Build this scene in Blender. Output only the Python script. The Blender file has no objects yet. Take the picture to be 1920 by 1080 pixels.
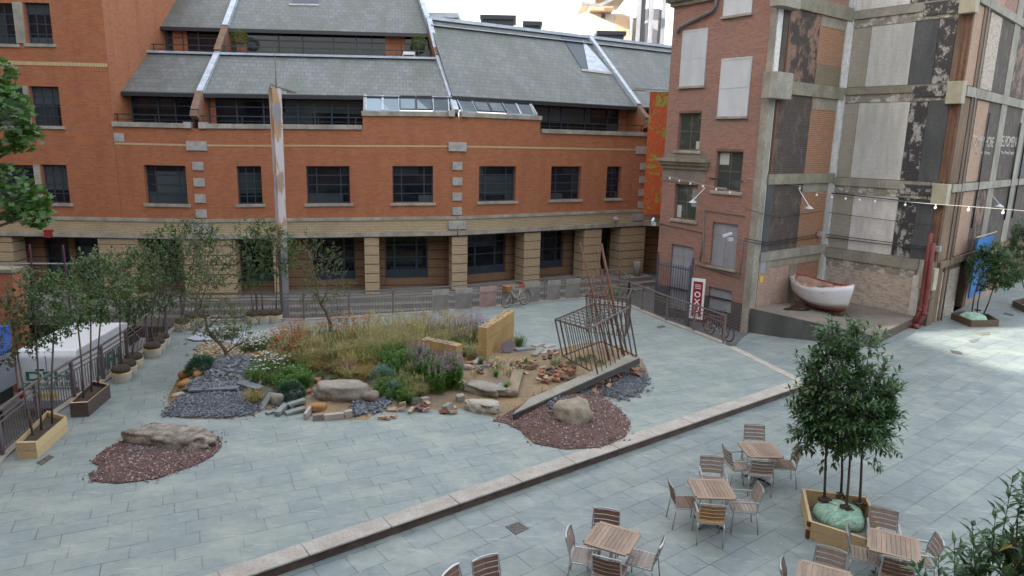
import bpy, math, random
from mathutils import Vector, Matrix, noise
from mathutils.geometry import delaunay_2d_cdt
rnd=random.Random(7)
sin,cos,rad,pi=math.sin,math.cos,math.radians,math.pi
scene=bpy.context.scene
COL=scene.collection
# ---------------------------------------------------------------- camera model
Fpx=1300.;PIT=rad(11.9);ROL=rad(1.35);H=7.0
FV=Vector((0,cos(PIT),-sin(PIT)));U0=Vector((0,sin(PIT),cos(PIT)));X0=Vector((1,0,0))
RV=X0*cos(ROL)+U0*sin(ROL);UV_=U0*cos(ROL)-X0*sin(ROL)
def ray(x,y): return FV+RV*((x-960)/Fpx)+UV_*((540-y)/Fpx)
def G(x,y,z=0.):
    d=ray(x,y);t=(z-H)/d.z;return Vector((d.x*t,d.y*t,z))
def proj(p):
    v=Vector(p)-Vector((0,0,H));w=v.dot(FV);return 960+Fpx*v.dot(RV)/w,540-Fpx*v.dot(UV_)/w
def hgt(X,Y,y):
    lo,hi=-5.,60.
    for _ in range(40):
        m=(lo+hi)/2
        if proj((X,Y,m))[1]>y: lo=m
        else: hi=m
    return lo
def atY(Y,x,y):
    d=ray(x,y);t=Y/d.y;return Vector((d.x*t,Y,H+d.z*t))
class Fr:
    """wall frame: local x along the wall, local y into the building, z up"""
    def __init__(s,P,az,sh=None):
        s.P=Vector((P[0],P[1],0));s.az=az;a=rad(az)
        s.ux=Vector((sin(a),cos(a),0));s.uy=Vector((-cos(a),sin(a),0));s.sh=sh
    def hit(s,x,y,dep=0.):
        d=ray(x,y);Q=s.P+s.uy*dep;n=s.uy
        t=(n.x*Q.x+n.y*Q.y)/(n.x*d.x+n.y*d.y)
        p=Vector((d.x*t,d.y*t,0));z=H+d.z*t;u=(p-s.P).dot(s.ux)
        if s.sh: z-=s.sh(u)
        return u,z
    def rect(s,xl,xr,yt,yb,dep=0.):
        ym=(yt+yb)/2;xm=(xl+xr)/2
        return s.hit(xl,ym,dep)[0],s.hit(xr,ym,dep)[0],s.hit(xm,yb,dep)[1],s.hit(xm,yt,dep)[1]
    def W(s,u,y,z): 
        p=s.P+s.ux*u+s.uy*y; p.z=z+(s.sh(u) if s.sh else 0); return p
    def loc(s,p):
        q=Vector((p[0],p[1],0))-s.P;return q.dot(s.ux),q.dot(s.uy),p[2]
    def rot(s): return rad(90-s.az)
# ---------------------------------------------------------------- mesh builder
class MB:
    def __init__(s): s.v=[];s.f=[];s.m=[]
    def add(s,vs,fs,mi=0):
        b=len(s.v);s.v+= [tuple(q) for q in vs]
        for f in fs: s.f.append([i+b for i in f]);s.m.append(mi)
    def box(s,x0,y0,z0,x1,y1,z1,mi=0):
        s.add([(x0,y0,z0),(x1,y0,z0),(x1,y1,z0),(x0,y1,z0),(x0,y0,z1),(x1,y0,z1),(x1,y1,z1),(x0,y1,z1)],
              [(0,3,2,1),(4,5,6,7),(0,1,5,4),(1,2,6,5),(2,3,7,6),(3,0,4,7)],mi)
    def obox(s,c,h,M,mi=0):
        vs=[]
        for z in(-1,1):
            for x,y in((-1,-1),(1,-1),(1,1),(-1,1)): vs.append(Vector(c)+M@Vector((x*h[0],y*h[1],z*h[2])))
        s.add(vs,[(0,3,2,1),(4,5,6,7),(0,1,5,4),(1,2,6,5),(2,3,7,6),(3,0,4,7)],mi)
    def beam(s,p,q,w,h,mi=0,up=Vector((0,0,1))):
        p=Vector(p);q=Vector(q);d=(q-p);L=d.length;d.normalize()
        a=d.cross(up)
        if a.length<1e-4:a=Vector((1,0,0))
        a.normalize();b=a.cross(d);M=Matrix((a,d,b)).transposed()
        s.obox((p+q)/2,(w/2,L/2,h/2),M,mi)
    def tube(s,pts,rs,n=6,mi=0,cap=True):
        pts=[Vector(p) for p in pts]
        if not hasattr(rs,'__len__'): rs=[rs]*len(pts)
        b=len(s.v);pa=None
        for i,p in enumerate(pts):
            d=(pts[min(i+1,len(pts)-1)]-pts[max(i-1,0)])
            if d.length<1e-9:d=Vector((0,0,1))
            d.normalize()
            if pa is None:
                a=d.cross(Vector((0,0,1)))
                if a.length<.05:a=d.cross(Vector((1,0,0)))
            else: a=pa-d*pa.dot(d)
            a.normalize();pa=a;c=d.cross(a)
            for k in range(n):
                t=2*pi*k/n;s.v.append(tuple(p+(a*cos(t)+c*sin(t))*rs[i]))
        for i in range(len(pts)-1):
            for k in range(n):
                k2=(k+1)%n;s.f.append([b+i*n+k,b+i*n+k2,b+(i+1)*n+k2,b+(i+1)*n+k]);s.m.append(mi)
        if cap:
            s.f.append([b+k for k in range(n)][::-1]);s.m.append(mi)
            e=b+(len(pts)-1)*n;s.f.append([e+k for k in range(n)]);s.m.append(mi)
    def ring(s,c,ax,R,r,n=28,k=6,mi=0):
        ax=Vector(ax).normalized();a=ax.orthogonal().normalized();b=ax.cross(a);B=len(s.v)
        for i in range(n):
            t=2*pi*i/n;o=a*cos(t)+b*sin(t)
            for j in range(k):
                q=2*pi*j/k;s.v.append(tuple(Vector(c)+o*(R+r*cos(q))+ax*r*sin(q)))
        for i in range(n):
            for j in range(k):
                s.f.append([B+i*k+j,B+i*k+(j+1)%k,B+((i+1)%n)*k+(j+1)%k,B+((i+1)%n)*k+j]);s.m.append(mi)
    def prism(s,poly,z0,z1,mi=0,mtop=None):
        n=len(poly);z0=z0 if hasattr(z0,'__len__') else [z0]*n;z1=z1 if hasattr(z1,'__len__') else [z1]*n
        ar=sum(poly[i][0]*poly[(i+1)%n][1]-poly[(i+1)%n][0]*poly[i][1] for i in range(n))
        if ar<0: poly=poly[::-1];z0=z0[::-1];z1=z1[::-1]
        b=len(s.v)
        s.v+=[(p[0],p[1],z) for p,z in zip(poly,z0)]+[(p[0],p[1],z) for p,z in zip(poly,z1)]
        s.f.append([b+i for i in range(n)][::-1]);s.m.append(mi)
        s.f.append([b+n+i for i in range(n)]);s.m.append(mi if mtop is None else mtop)
        for i in range(n):
            j=(i+1)%n;s.f.append([b+i,b+j,b+n+j,b+n+i]);s.m.append(mi)
    def lathe(s,c,prof,n=16,mi=0,sx=1,sy=1,cap=True):
        b=len(s.v)
        for r,z in prof:
            for k in range(n):
                t=2*pi*k/n;s.v.append((c[0]+r*cos(t)*sx,c[1]+r*sin(t)*sy,c[2]+z))
        for i in range(len(prof)-1):
            for k in range(n):
                k2=(k+1)%n;s.f.append([b+i*n+k,b+i*n+k2,b+(i+1)*n+k2,b+(i+1)*n+k]);s.m.append(mi)
        if cap:
            s.f.append([b+k for k in range(n)][::-1]);s.m.append(mi)
            e=b+(len(prof)-1)*n;s.f.append([e+k for k in range(n)]);s.m.append(mi)
    def wall(s,u0,u1,z0,z1,holes,y=0.,rev=.22,mi=0,rmi=None):
        us=sorted({u0,u1}|{h[0] for h in holes}|{h[1] for h in holes});zs=sorted({z0,z1}|{h[2] for h in holes}|{h[3] for h in holes})
        us=[u for u in us if u0<=u<=u1];zs=[z for z in zs if z0<=z<=z1]
        for a,b in zip(us,us[1:]):
            for c,d in zip(zs,zs[1:]):
                m=((a+b)/2,(c+d)/2)
                if any(h[0]<m[0]<h[1] and h[2]<m[1]<h[3] for h in holes): continue
                s.add([(a,y,c),(b,y,c),(b,y,d),(a,y,d)],[(0,1,2,3)],mi)
        rm=mi if rmi is None else rmi
        for a,b,c,d in holes:
            s.add([(a,y,c),(a,y,d),(a,y+rev,d),(a,y+rev,c)],[(0,1,2,3)],rm);s.add([(b,y,c),(b,y,d),(b,y+rev,d),(b,y+rev,c)],[(3,2,1,0)],rm)
            s.add([(a,y,d),(b,y,d),(b,y+rev,d),(a,y+rev,d)],[(0,1,2,3)],rm);s.add([(a,y,c),(b,y,c),(b,y+rev,c),(a,y+rev,c)],[(3,2,1,0)],rm)
    def build(s,name,mats,parent=None,fr=None,smooth=False,loc=None,rz=0.,bev=0.):
        me=bpy.data.meshes.new(name)
        vs=s.v
        if fr is not None and fr.sh: vs=[(x,y,z+fr.sh(x)) for x,y,z in vs]
        me.from_pydata(vs,[],s.f)
        if not isinstance(mats,(list,tuple)): mats=[mats]
        for m in mats: me.materials.append(m)
        me.polygons.foreach_set('material_index',s.m)
        if smooth: me.polygons.foreach_set('use_smooth',[True]*len(s.f))
        me.update()
        o=bpy.data.objects.new(name,me);COL.objects.link(o)
        if fr is not None:
            o.location=fr.P-(root_loc(parent) if parent else Vector((0,0,0)));o.rotation_euler=(0,0,fr.rot())
        if loc is not None: o.location=loc;o.rotation_euler=(0,0,rz)
        if parent: o.parent=parent
        if bev:
            md=o.modifiers.new('bevel','BEVEL');md.width=bev;md.segments=2;md.limit_method='ANGLE'
        return o
def root_loc(p): return Vector(p.location)
def sub(o,parent):
    """re-parent o (already placed) below parent part keeping its place"""
    if parent.parent is o.parent and o.parent is not None:
        M=Matrix.Translation(parent.location)@parent.rotation_euler.to_matrix().to_4x4()
        L=Matrix.Translation(o.location)@o.rotation_euler.to_matrix().to_4x4()
        N=M.inverted()@L;o.parent=parent;o.location=N.to_translation();o.rotation_euler=N.to_euler()
    else: o.parent=parent
    return o
def tag(o,label=None,cat=None,group=None,kind=None):
    if label:o['label']=label
    if cat:o['category']=cat
    if group:o['group']=group
    if kind:o['kind']=kind
    return o
def empty(name,loc,rz=0.,label=None,cat=None,group=None):
    o=bpy.data.objects.new(name,None);COL.objects.link(o);o.location=loc;o.rotation_euler=(0,0,rz);o.empty_display_size=.2
    return tag(o,label,cat,group)
def children(o): return [c for c in KIDS.get(o.name,[])]
KIDS={}
def index_kids():
    KIDS.clear()
    for o in COL.objects:
        if o.parent: KIDS.setdefault(o.parent.name,[]).append(o)
def copy_tree(o,parent=None):
    c=o.copy();COL.objects.link(c);c.parent=parent
    for k in children(o): copy_tree(k,c)
    return c
# ---------------------------------------------------------------- materials
class NT:
    def __init__(s,name):
        s.m=bpy.data.materials.new(name);s.m.use_nodes=True;s.t=s.m.node_tree
        s.b=s.t.nodes['Principled BSDF'];s.tc=None
    def n(s,ty,**k):
        o=s.t.nodes.new('ShaderNode'+ty)
        for a,b in k.items(): setattr(o,a,b)
        return o
    def set(s,sock,v):
        if hasattr(v,'links') or isinstance(v,bpy.types.NodeSocket): s.t.links.new(v,sock)
        elif v is not None:
            if sock.type=='RGBA' and len(v)==3: v=(*v,1)
            sock.default_value=v
    def math(s,op,a,b=None,c=None,clamp=False):
        o=s.n('Math',operation=op,use_clamp=clamp);s.set(o.inputs[0],a)
        if b is not None:s.set(o.inputs[1],b)
        if c is not None:s.set(o.inputs[2],c)
        return o.outputs[0]
    def mix(s,f,a,b,mode='MIX'):
        o=s.n('Mix',data_type='RGBA',blend_type=mode);s.set(o.inputs[0],f);s.set(o.inputs[6],a);s.set(o.inputs[7],b);return o.outputs[2]
    def obj(s):
        if not s.tc:s.tc=s.n('TexCoord')
        return s.tc.outputs['Object']
    def noise(s,scale,vec=None,detail=4.,rough=.55,st=None):
        o=s.n('TexNoise');s.set(o.inputs['Scale'],scale);s.set(o.inputs['Detail'],detail);s.set(o.inputs['Roughness'],rough)
        v=vec or s.obj()
        if st:
            mp=s.n('Mapping');s.set(mp.inputs['Vector'],v);mp.inputs['Scale'].default_value=st;v=mp.outputs[0]
        s.set(o.inputs['Vector'],v);return o.outputs[0]
    def ramp(s,f,lo,hi):
        o=s.n('MapRange');s.set(o.inputs[0],f);s.set(o.inputs[1],lo);s.set(o.inputs[2],hi);return o.outputs[0]
    def sep(s,v=None):
        o=s.n('SeparateXYZ');s.set(o.inputs[0],v or s.obj());return o.outputs
    def comb(s,x,y,z=0.):
        o=s.n('CombineXYZ');s.set(o.inputs[0],x);s.set(o.inputs[1],y);s.set(o.inputs[2],z);return o.outputs[0]
    def bump(s,h,st=.3,dist=.02):
        o=s.n('Bump');s.set(o.inputs['Strength'],st);s.set(o.inputs['Distance'],dist);s.set(o.inputs['Height'],h);s.set(s.b.inputs['Normal'],o.outputs[0])
    def out(s,col=None,rough=None,metal=None):
        if col is not None:s.set(s.b.inputs['Base Color'],col)
        if rough is not None:s.set(s.b.inputs['Roughness'],rough)
        if metal is not None:s.set(s.b.inputs['Metallic'],metal)
        return s.m
def sc(c,k): return tuple(min(1,x*k) for x in c)
def stone(name,c1,c2,scale=3.,rough=.85,bump=.3,island=0.,metal=0.,fine=None,st=None,spec=None,bd=.02,lo=.35,hi=.65,det=4.,nr=.55):
    n=NT(name);f=n.ramp(n.noise(scale,st=st,detail=det,rough=nr),lo,hi);c=n.mix(f,c1,c2)
    if fine:
        g=n.ramp(n.noise(fine,detail=2),.38,.62);c=n.mix(n.math('MULTIPLY',g,.35),c,sc(c1,.45))
    if island:
        gi=n.n('NewGeometry');k=n.math('MULTIPLY_ADD',gi.outputs['Random Per Island'],island,1-island*.5)
        hs=n.n('HueSaturation');n.set(hs.inputs['Value'],k);n.set(hs.inputs['Hue'],n.math('MULTIPLY_ADD',gi.outputs['Random Per Island'],island*.06,.5-island*.03));n.set(hs.inputs['Color'],c);c=hs.outputs[0]
    if bump:n.bump(n.noise(scale*5,st=st),bump,bd)
    if spec is not None:n.b.inputs['Specular IOR Level'].default_value=spec
    return n.out(c,rough,metal)
def bricks(name,c1,c2,mort,bw=.225,rh=.075,ms=.01,mode='wall',rot=0.,stain=.35,stc=(.1,.08,.07),rough=.85,bump=.3,bands=None,sscale=.6,stst=(1,1,.3),off=.5,squash=None,fine=.25,lo=.5,hi=.72,mfade=(.45,.6),stc2=None):
    n=NT(name);x,y,z=n.sep()[:3]
    if mode=='wall': v=n.comb(n.math('ADD',x,y),z)
    elif mode=='roof': v=n.comb(x,n.math('MULTIPLY',z,1.6))
    else:
        c,s=cos(rot),sin(rot)
        v=n.comb(n.math('ADD',n.math('MULTIPLY',x,c),n.math('MULTIPLY',y,s)),n.math('SUBTRACT',n.math('MULTIPLY',y,c),n.math('MULTIPLY',x,s)))
    if mode=='roof': pass
    if mode=='ground':
        w=n.n('VectorMath',operation='MULTIPLY_ADD');nn=n.n('TexNoise');n.set(nn.inputs['Scale'],2.);n.set(nn.inputs['Vector'],v);n.set(w.inputs[0],nn.outputs['Color']);w.inputs[1].default_value=(.03,.03,0);n.set(w.inputs[2],v);v=w.outputs[0]
    b=n.n('TexBrick',offset=off);n.set(b.inputs['Vector'],v)
    if squash: b.squash=squash;b.squash_frequency=3
    b.inputs['Color1'].default_value=(*c1,1);b.inputs['Color2'].default_value=(*c2,1);b.inputs['Mortar'].default_value=(*mort,1)
    if mode=='ground':
        n.set(b.inputs['Mortar'],n.mix(n.ramp(n.noise(1.1,detail=6,rough=.75),*mfade),mort,sc(c2,.9)))
    b.inputs['Scale'].default_value=1;b.inputs['Brick Width'].default_value=bw;b.inputs['Row Height'].default_value=rh
    b.inputs['Mortar Size'].default_value=ms;b.inputs['Mortar Smooth'].default_value=.3;b.inputs['Bias'].default_value=0
    c=b.outputs[0]
    if bands:
        per,wd,bc=bands;fr=n.math('FRACT',n.math('DIVIDE',z,per));c=n.mix(n.math('LESS_THAN',fr,wd/per),c,bc)
    f=n.ramp(n.noise(sscale,st=stst,detail=6,rough=.65),lo,hi);c=n.mix(n.math('MULTIPLY',f,stain),c,stc)
    g=n.ramp(n.noise(9 if mode!='ground' else 5,detail=5,rough=.7),.3,.7);c=n.mix(n.math('MULTIPLY',g,fine),c,sc(c1,.55))
    if mode=='ground':
        c=n.mix(n.math('MULTIPLY',n.ramp(n.noise(3.1,detail=6,rough=.75),.60,.70),.30),c,sc(c2,.45));c=n.mix(n.math('MULTIPLY',n.ramp(n.noise(.22,detail=3),.4,.65),.22),c,sc(c2,.62))
        if stc2: c=n.mix(n.math('MULTIPLY',n.ramp(n.noise(.75,detail=7,rough=.7,st=(1,1.6,1)),.47,.66),.65),c,stc2);c=n.mix(n.math('MULTIPLY',n.ramp(n.noise(7,detail=3,st=(.25,1.4,1)),.63,.70),.35),c,sc(c1,1.5))
        c=n.mix(n.math('MULTIPLY',n.ramp(n.noise(14,detail=1),.73,.76),.5),c,(.45,.45,.43))
    h=n.math('SUBTRACT',n.math('MULTIPLY',n.noise(25,detail=2),.4),b.outputs['Fac']);n.bump(h,bump,.012)
    return n.out(c,rough)
def plain(name,c,rough=.5,metal=0.,**k):
    n=NT(name)
    for a,v in k.items(): n.b.inputs[a].default_value=v
    g=n.math('MULTIPLY',n.ramp(n.noise(6,detail=5),.35,.75),.22);return n.out(n.mix(g,c,sc(c,.55)),rough,metal)
def leafmat(name,c1,c2,rough=.45,tr=.25):
    n=NT(name);gi=n.n('NewGeometry');r=gi.outputs['Random Per Island'];c=n.mix(r,c1,c2)
    f=n.ramp(n.noise(1.6,detail=2),.35,.65);c=n.mix(n.math('MULTIPLY',f,.4),c,sc(c1,.6))
    n.out(c,rough);d=n.n('BsdfTranslucent');n.set(d.inputs[0],n.mix(.5,c,(.18,.24,.03)));mx=n.n('MixShader');mx.inputs[0].default_value=tr
    out=n.t.nodes['Material Output'];n.t.links.new(n.b.outputs[0],mx.inputs[1]);n.t.links.new(d.outputs[0],mx.inputs[2]);n.t.links.new(mx.outputs[0],out.inputs[0]);return n.m
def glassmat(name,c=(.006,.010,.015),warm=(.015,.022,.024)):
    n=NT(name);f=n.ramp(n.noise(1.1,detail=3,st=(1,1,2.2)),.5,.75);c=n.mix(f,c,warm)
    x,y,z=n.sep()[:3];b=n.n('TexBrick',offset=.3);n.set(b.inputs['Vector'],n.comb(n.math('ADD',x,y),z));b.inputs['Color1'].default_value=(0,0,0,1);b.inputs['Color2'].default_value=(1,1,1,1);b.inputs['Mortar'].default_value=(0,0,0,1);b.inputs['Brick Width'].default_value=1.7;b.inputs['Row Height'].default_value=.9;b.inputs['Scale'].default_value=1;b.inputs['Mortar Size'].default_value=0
    k=n.n('SeparateColor');n.set(k.inputs[0],b.outputs[0]);c=n.mix(n.math('MULTIPLY',n.ramp(k.outputs[0],.55,.9),.8),c,tuple(v*3.5+.012 for v in warm))  # grey reflection patches painted into the pane colour, cell by cell
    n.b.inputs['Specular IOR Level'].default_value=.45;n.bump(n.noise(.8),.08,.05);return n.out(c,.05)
brick_red=bricks('office_red_brick',(.43,.15,.06),(.32,.105,.045),(.32,.18,.115),stain=.4,stc=(.19,.06,.035),ms=.009,sscale=.9,stst=(2.,2.,.22),lo=.48,hi=.75,fine=.35)
brick_yel=bricks('yellow_brick',(.53,.42,.255),(.44,.345,.205),(.24,.19,.14),stain=.35,stc=(.25,.19,.12),ms=.012)
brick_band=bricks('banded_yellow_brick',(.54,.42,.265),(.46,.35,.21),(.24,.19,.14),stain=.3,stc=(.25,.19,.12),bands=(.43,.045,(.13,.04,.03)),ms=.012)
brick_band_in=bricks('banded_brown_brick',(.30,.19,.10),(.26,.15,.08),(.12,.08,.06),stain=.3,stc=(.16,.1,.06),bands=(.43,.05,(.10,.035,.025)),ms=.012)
brick_string=bricks('pale_string_brick',(.55,.42,.24),(.5,.38,.2),(.30,.2,.1),bw=.11,rh=.3,ms=.012,stain=.2)
slate_roof=bricks('slate_roof',(.19,.205,.21),(.135,.15,.152),(.07,.075,.075),bw=.32,rh=.30,ms=.012,mode='roof',stain=.75,stc=(.09,.105,.075),rough=.55,bump=.8,sscale=.5,stst=(2.2,1,.45),fine=.55,lo=.42,hi=.66)
lead=stone('lead_flashing',(.50,.56,.63),(.36,.41,.47),2.,.45,.2,metal=.25,st=(1,1,3))
coping=stone('limestone_coping',(.42,.39,.33),(.24,.23,.20),1.8,.9,.3,fine=14)
padst=stone('grey_stone_block',(.40,.39,.37),(.30,.29,.28),4,.9,.2)
frame_m=plain('dark_blue_window_metal',(.035,.05,.075),.4)
rail_m=plain('black_rail_paint',(.025,.028,.035),.4)
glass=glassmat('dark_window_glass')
glass2=glassmat('grey_sky_glass',(.05,.075,.095),(.09,.12,.14))
fin_m=stone('brown_fin_brick',(.23,.15,.11),(.16,.1,.07),5,.9,.3)
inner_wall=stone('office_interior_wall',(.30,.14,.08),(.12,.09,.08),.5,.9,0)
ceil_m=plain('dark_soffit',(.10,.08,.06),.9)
old_brick=bricks('old_red_brick',(.37,.19,.145),(.25,.125,.10),(.29,.23,.19),stain=.85,stc=(.215,.18,.155),sscale=.45,stst=(1,1,.7),ms=.009,fine=.5)
old_brick2=bricks('orange_infill_brick',(.37,.155,.075),(.25,.10,.05),(.33,.24,.17),stain=.5,stc=(.2,.12,.08),ms=.016)
brown_infill=bricks('brown_infill_brick',(.24,.19,.125),(.19,.15,.10),(.17,.14,.1),stain=.5,stc=(.11,.09,.06))
black_brick=bricks('black_glazed_brick',(.045,.045,.05),(.03,.03,.035),(.22,.19,.17),stain=.2,rough=.4,ms=.014)
white_brick=bricks('whitewashed_brick',(.56,.50,.43),(.47,.38,.31),(.50,.46,.40),stain=.8,stc=(.28,.20,.16),sscale=4.,stst=(1,1,2.2),ms=.006,fine=.7,lo=.50,hi=.6)
pink_brick=bricks('flaking_pink_brick',(.44,.30,.24),(.34,.19,.14),(.40,.33,.27),stain=.7,stc=(.52,.45,.38),sscale=2.5,fine=.6)
conc=stone('weathered_concrete',(.36,.34,.29),(.22,.205,.17),1.3,.9,.35,fine=9,st=(1,1,.6))
conc_mossy=stone('mossy_concrete',(.30,.28,.215),(.19,.18,.135),1.6,.9,.35,fine=9)
conc_cream=stone('cream_beam_end',(.44,.41,.31),(.34,.32,.24),2.,.85,.2)  # paler, yellower than the beams: sunlight put into the beam-end colour
plaster_l=stone('pale_grey_plaster',(.56,.56,.54),(.40,.395,.37),1.4,.9,.3,fine=6,st=(1,1,.4))
plaster_w=stone('white_plaster',(.72,.72,.71),(.53,.53,.51),1.7,.85,.3,fine=7,st=(1,1,.4))
plaster_t=stone('tan_plaster',(.34,.31,.25),(.24,.215,.17),1.7,.9,.3,fine=7,st=(1,1,.7))
tar=stone('flaking_black_tar',(.045,.045,.048),(.42,.41,.38),3.2,.6,.5,fine=8,lo=.51,hi=.555,det=10,nr=.72,st=(.75,.75,.6))
tar2=stone('grey_black_paint',(.10,.11,.115),(.06,.065,.07),1.3,.7,.3,fine=8,st=(1,1,.4))
tar_brown=stone('brown_black_tar',(.06,.048,.045),(.27,.165,.12),2.4,.8,.5,fine=9,lo=.48,hi=.55,det=9,nr=.7,st=(.7,.7,.5))
tar_dark=bricks('sooty_brown_brick',(.075,.06,.055),(.055,.045,.043),(.15,.12,.10),stain=.75,stc=(.22,.16,.13),sscale=2.2,stst=(1,1,.8),fine=.7,lo=.5,hi=.66)
timber_w=stone('weathered_brown_wall',(.24,.16,.105),(.12,.085,.06),1.2,.9,.4,fine=8,st=(2.5,2.5,.35))
pinkbrick_r=bricks('rosy_alley_brick',(.42,.27,.19),(.34,.20,.14),(.42,.33,.25),stain=.5,stc=(.24,.15,.1),fine=.4)
rust_m=stone('rusty_steel',(.20,.085,.045),(.11,.055,.035),7,.85,.3)
flaky=stone('flaking_white_on_concrete',(.27,.255,.21),(.58,.56,.50),2.2,.9,.5,fine=9,lo=.5,hi=.56,det=9,nr=.7,st=(1,1,1.3))
pale_pl=bricks('pale_plastered_brick',(.62,.62,.60),(.57,.57,.55),(.50,.495,.47),stain=.75,stc=(.38,.37,.34),sscale=1.1,stst=(1.8,1.8,.3),lo=.44,hi=.66,fine=.35,ms=.012)
tan_pl=bricks('tan_plastered_brick',(.40,.375,.32),(.35,.325,.27),(.28,.26,.21),stain=.7,stc=(.24,.225,.18),sscale=1.2,stst=(1.5,1.5,.4),fine=.4,ms=.012)
white_pl=bricks('white_plastered_brick',(.74,.73,.71),(.68,.67,.65),(.58,.57,.54),stain=.8,stc=(.46,.45,.42),sscale=1.3,stst=(1.8,1.8,.35),lo=.46,hi=.64,fine=.4,ms=.012)
board_m=stone('grey_window_board',(.55,.59,.62),(.44,.48,.51),1.3,.7,.08,st=(1,1,.4))
board_g=stone('dull_grey_board',(.30,.31,.34),(.23,.24,.27),1.6,.7,.1,st=(1,1,.5))
old_glass=glassmat('old_greenish_glass',(.05,.065,.06),(.16,.18,.17))
pipe_m=plain('grey_conduit',(.16,.16,.16),.6)
slab_up=bricks('upper_plaza_slate_paving',(.262,.312,.305),(.222,.27,.275),(.11,.10,.085),bw=1.1,rh=.42,ms=.012,mode='ground',rot=rad(90-64),mfade=(.46,.58),stc2=(.335,.355,.31),stain=.4,stc=(.33,.37,.35),rough=.6,bump=.3,sscale=.5,stst=(1,1,1),squash=.55,fine=.5,off=.37)
slab_lo=bricks('lower_plaza_slate_paving',(.248,.29,.278),(.185,.23,.248),(.095,.09,.08),bw=.95,rh=.55,ms=.012,mode='ground',mfade=(.52,.75),stc2=(.31,.345,.32),rot=rad(90-53),stain=.5,stc=(.30,.34,.33),rough=.5,bump=.3,sscale=.45,stst=(1,1,1),squash=.6,fine=.5,off=.4)
kerb_m=stone('granite_kerb',(.44,.41,.37),(.34,.31,.28),2.5,.85,.2,fine=25)
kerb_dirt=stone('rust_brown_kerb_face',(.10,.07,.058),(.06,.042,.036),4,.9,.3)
asphalt=stone('street_asphalt',(.13,.135,.14),(.10,.105,.11),2.,.9,.2,fine=30)
pave_m=bricks('side_pavement',(.26,.25,.23),(.22,.21,.2),(.1,.1,.1),bw=.6,rh=.4,ms=.012,mode='ground',stain=.3)
wall_dark=stone('dark_step_stone',(.09,.085,.08),(.14,.13,.12),3,.85,.2)
plat_top=stone('worn_platform_concrete',(.22,.195,.165),(.13,.118,.10),.9,.75,.2,fine=12)
plat_side=stone('black_steel_platform_side',(.055,.06,.06),(.10,.105,.10),1.5,.5,.15,st=(1,1,.3))
plat_rust=stone('brown_steel_side',(.10,.068,.045),(.06,.045,.035),2,.6,.2)
iron=plain('fence_grey_paint',(.15,.125,.115),.55)
iron_p=plain('fence_purple_post',(.14,.115,.13),.55)
alu=plain('brushed_aluminium',(.55,.56,.56),.35,.8)
steel_b=plain('cast_iron_base',(.08,.08,.09),.5,.5)
def woodm(name,c1,c2,rough=.6):
    n=NT(name);gi=n.n('NewGeometry');f=n.ramp(n.noise(4,st=(12,1,12),detail=4),.3,.7);c=n.mix(f,c1,c2)
    hs=n.n('HueSaturation');n.set(hs.inputs['Value'],n.math('MULTIPLY_ADD',gi.outputs['Random Per Island'],.4,.8));n.set(hs.inputs['Color'],c);n.bump(f,.15,.003);return n.out(hs.outputs[0],rough)
w_grey=woodm('weathered_teak',(.34,.27,.23),(.24,.19,.165))
w_brown=woodm('brown_teak',(.20,.11,.075),(.13,.07,.05))
w_gold=woodm('golden_teak',(.42,.24,.09),(.3,.16,.07))
w_table=woodm('table_teak',(.31,.225,.165),(.23,.165,.125))
w_pine=woodm('new_pine',(.53,.40,.22),(.42,.30,.16))
w_dark=woodm('dark_brown_timber',(.085,.06,.05),(.055,.04,.035))
w_sleeper=woodm('brown_sleeper',(.12,.08,.05),(.08,.055,.035))
bark=stone('grey_brown_bark',(.10,.075,.055),(.16,.13,.10),14,.9,.5,st=(1,1,.3))
bark_l=stone('laurel_stem_bark',(.13,.10,.06),(.08,.065,.045),14,.9,.5)
soil=stone('dark_soil',(.05,.038,.03),(.085,.06,.045),9,.95,.8,bd=.04)
leaf_l=leafmat('laurel_leaf',(.024,.085,.034),(.11,.22,.085),.3,.2)
leaf_g=leafmat('garden_tree_leaf',(.06,.095,.03),(.14,.17,.055),.5)
leaf_h=leafmat('hornbeam_leaf',(.03,.085,.026),(.125,.195,.065),.42)
leaf_m=leafmat('maple_leaf',(.035,.11,.025),(.09,.2,.04),.5)
leaf_b=leafmat('blue_green_bush_leaf',(.03,.10,.065),(.06,.16,.095),.5,.15)
leaf_y=leafmat('yellow_leaf',(.6,.38,.03),(.5,.25,.02),.5)
# ================================================================ SETTING
def clamp(t,a=0.,b=1.): return max(a,min(b,t))
def smooth(t): t=clamp(t);return t*t*(3-2*t)
def zl(x,y): return -.2+.5*smooth((x-9.2)/5.)*smooth((y-15.)/9.)
def zs(x,y): return -.6-1.2*smooth((-6-x)/8)+.33*smooth((x-5)/4)
def inpoly(p,poly):
    x,y=p;r=False;n=len(poly)
    for i in range(n):
        x1,y1=poly[i];x2,y2=poly[(i+1)%n]
        if (y1>y)!=(y2>y) and x<(x2-x1)*(y-y1)/(y2-y1)+x1: r=not r
    return r
def edist(p,poly):
    m=1e9;n=len(poly)
    for i in range(n):
        a=Vector(poly[i]);b=Vector(poly[(i+1)%n]);d=b-a;t=clamp((Vector(p)-a).dot(d)/max(d.length_squared,1e-9));m=min(m,(Vector(p)-a-d*t).length)
    return m
def densify(poly,step,wob=0.):
    o=[]
    n=len(poly)
    for i in range(n):
        a=Vector(poly[i]);b=Vector(poly[(i+1)%n]);k=max(1,int((b-a).length/step))
        for j in range(k):
            p=a.lerp(b,j/k)
            if wob:
                q=noise.noise_vector(Vector((p.x*2.3,p.y*2.3,5)));p=p+Vector((q.x,q.y))*wob
            o.append((p.x,p.y))
    return o
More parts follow.
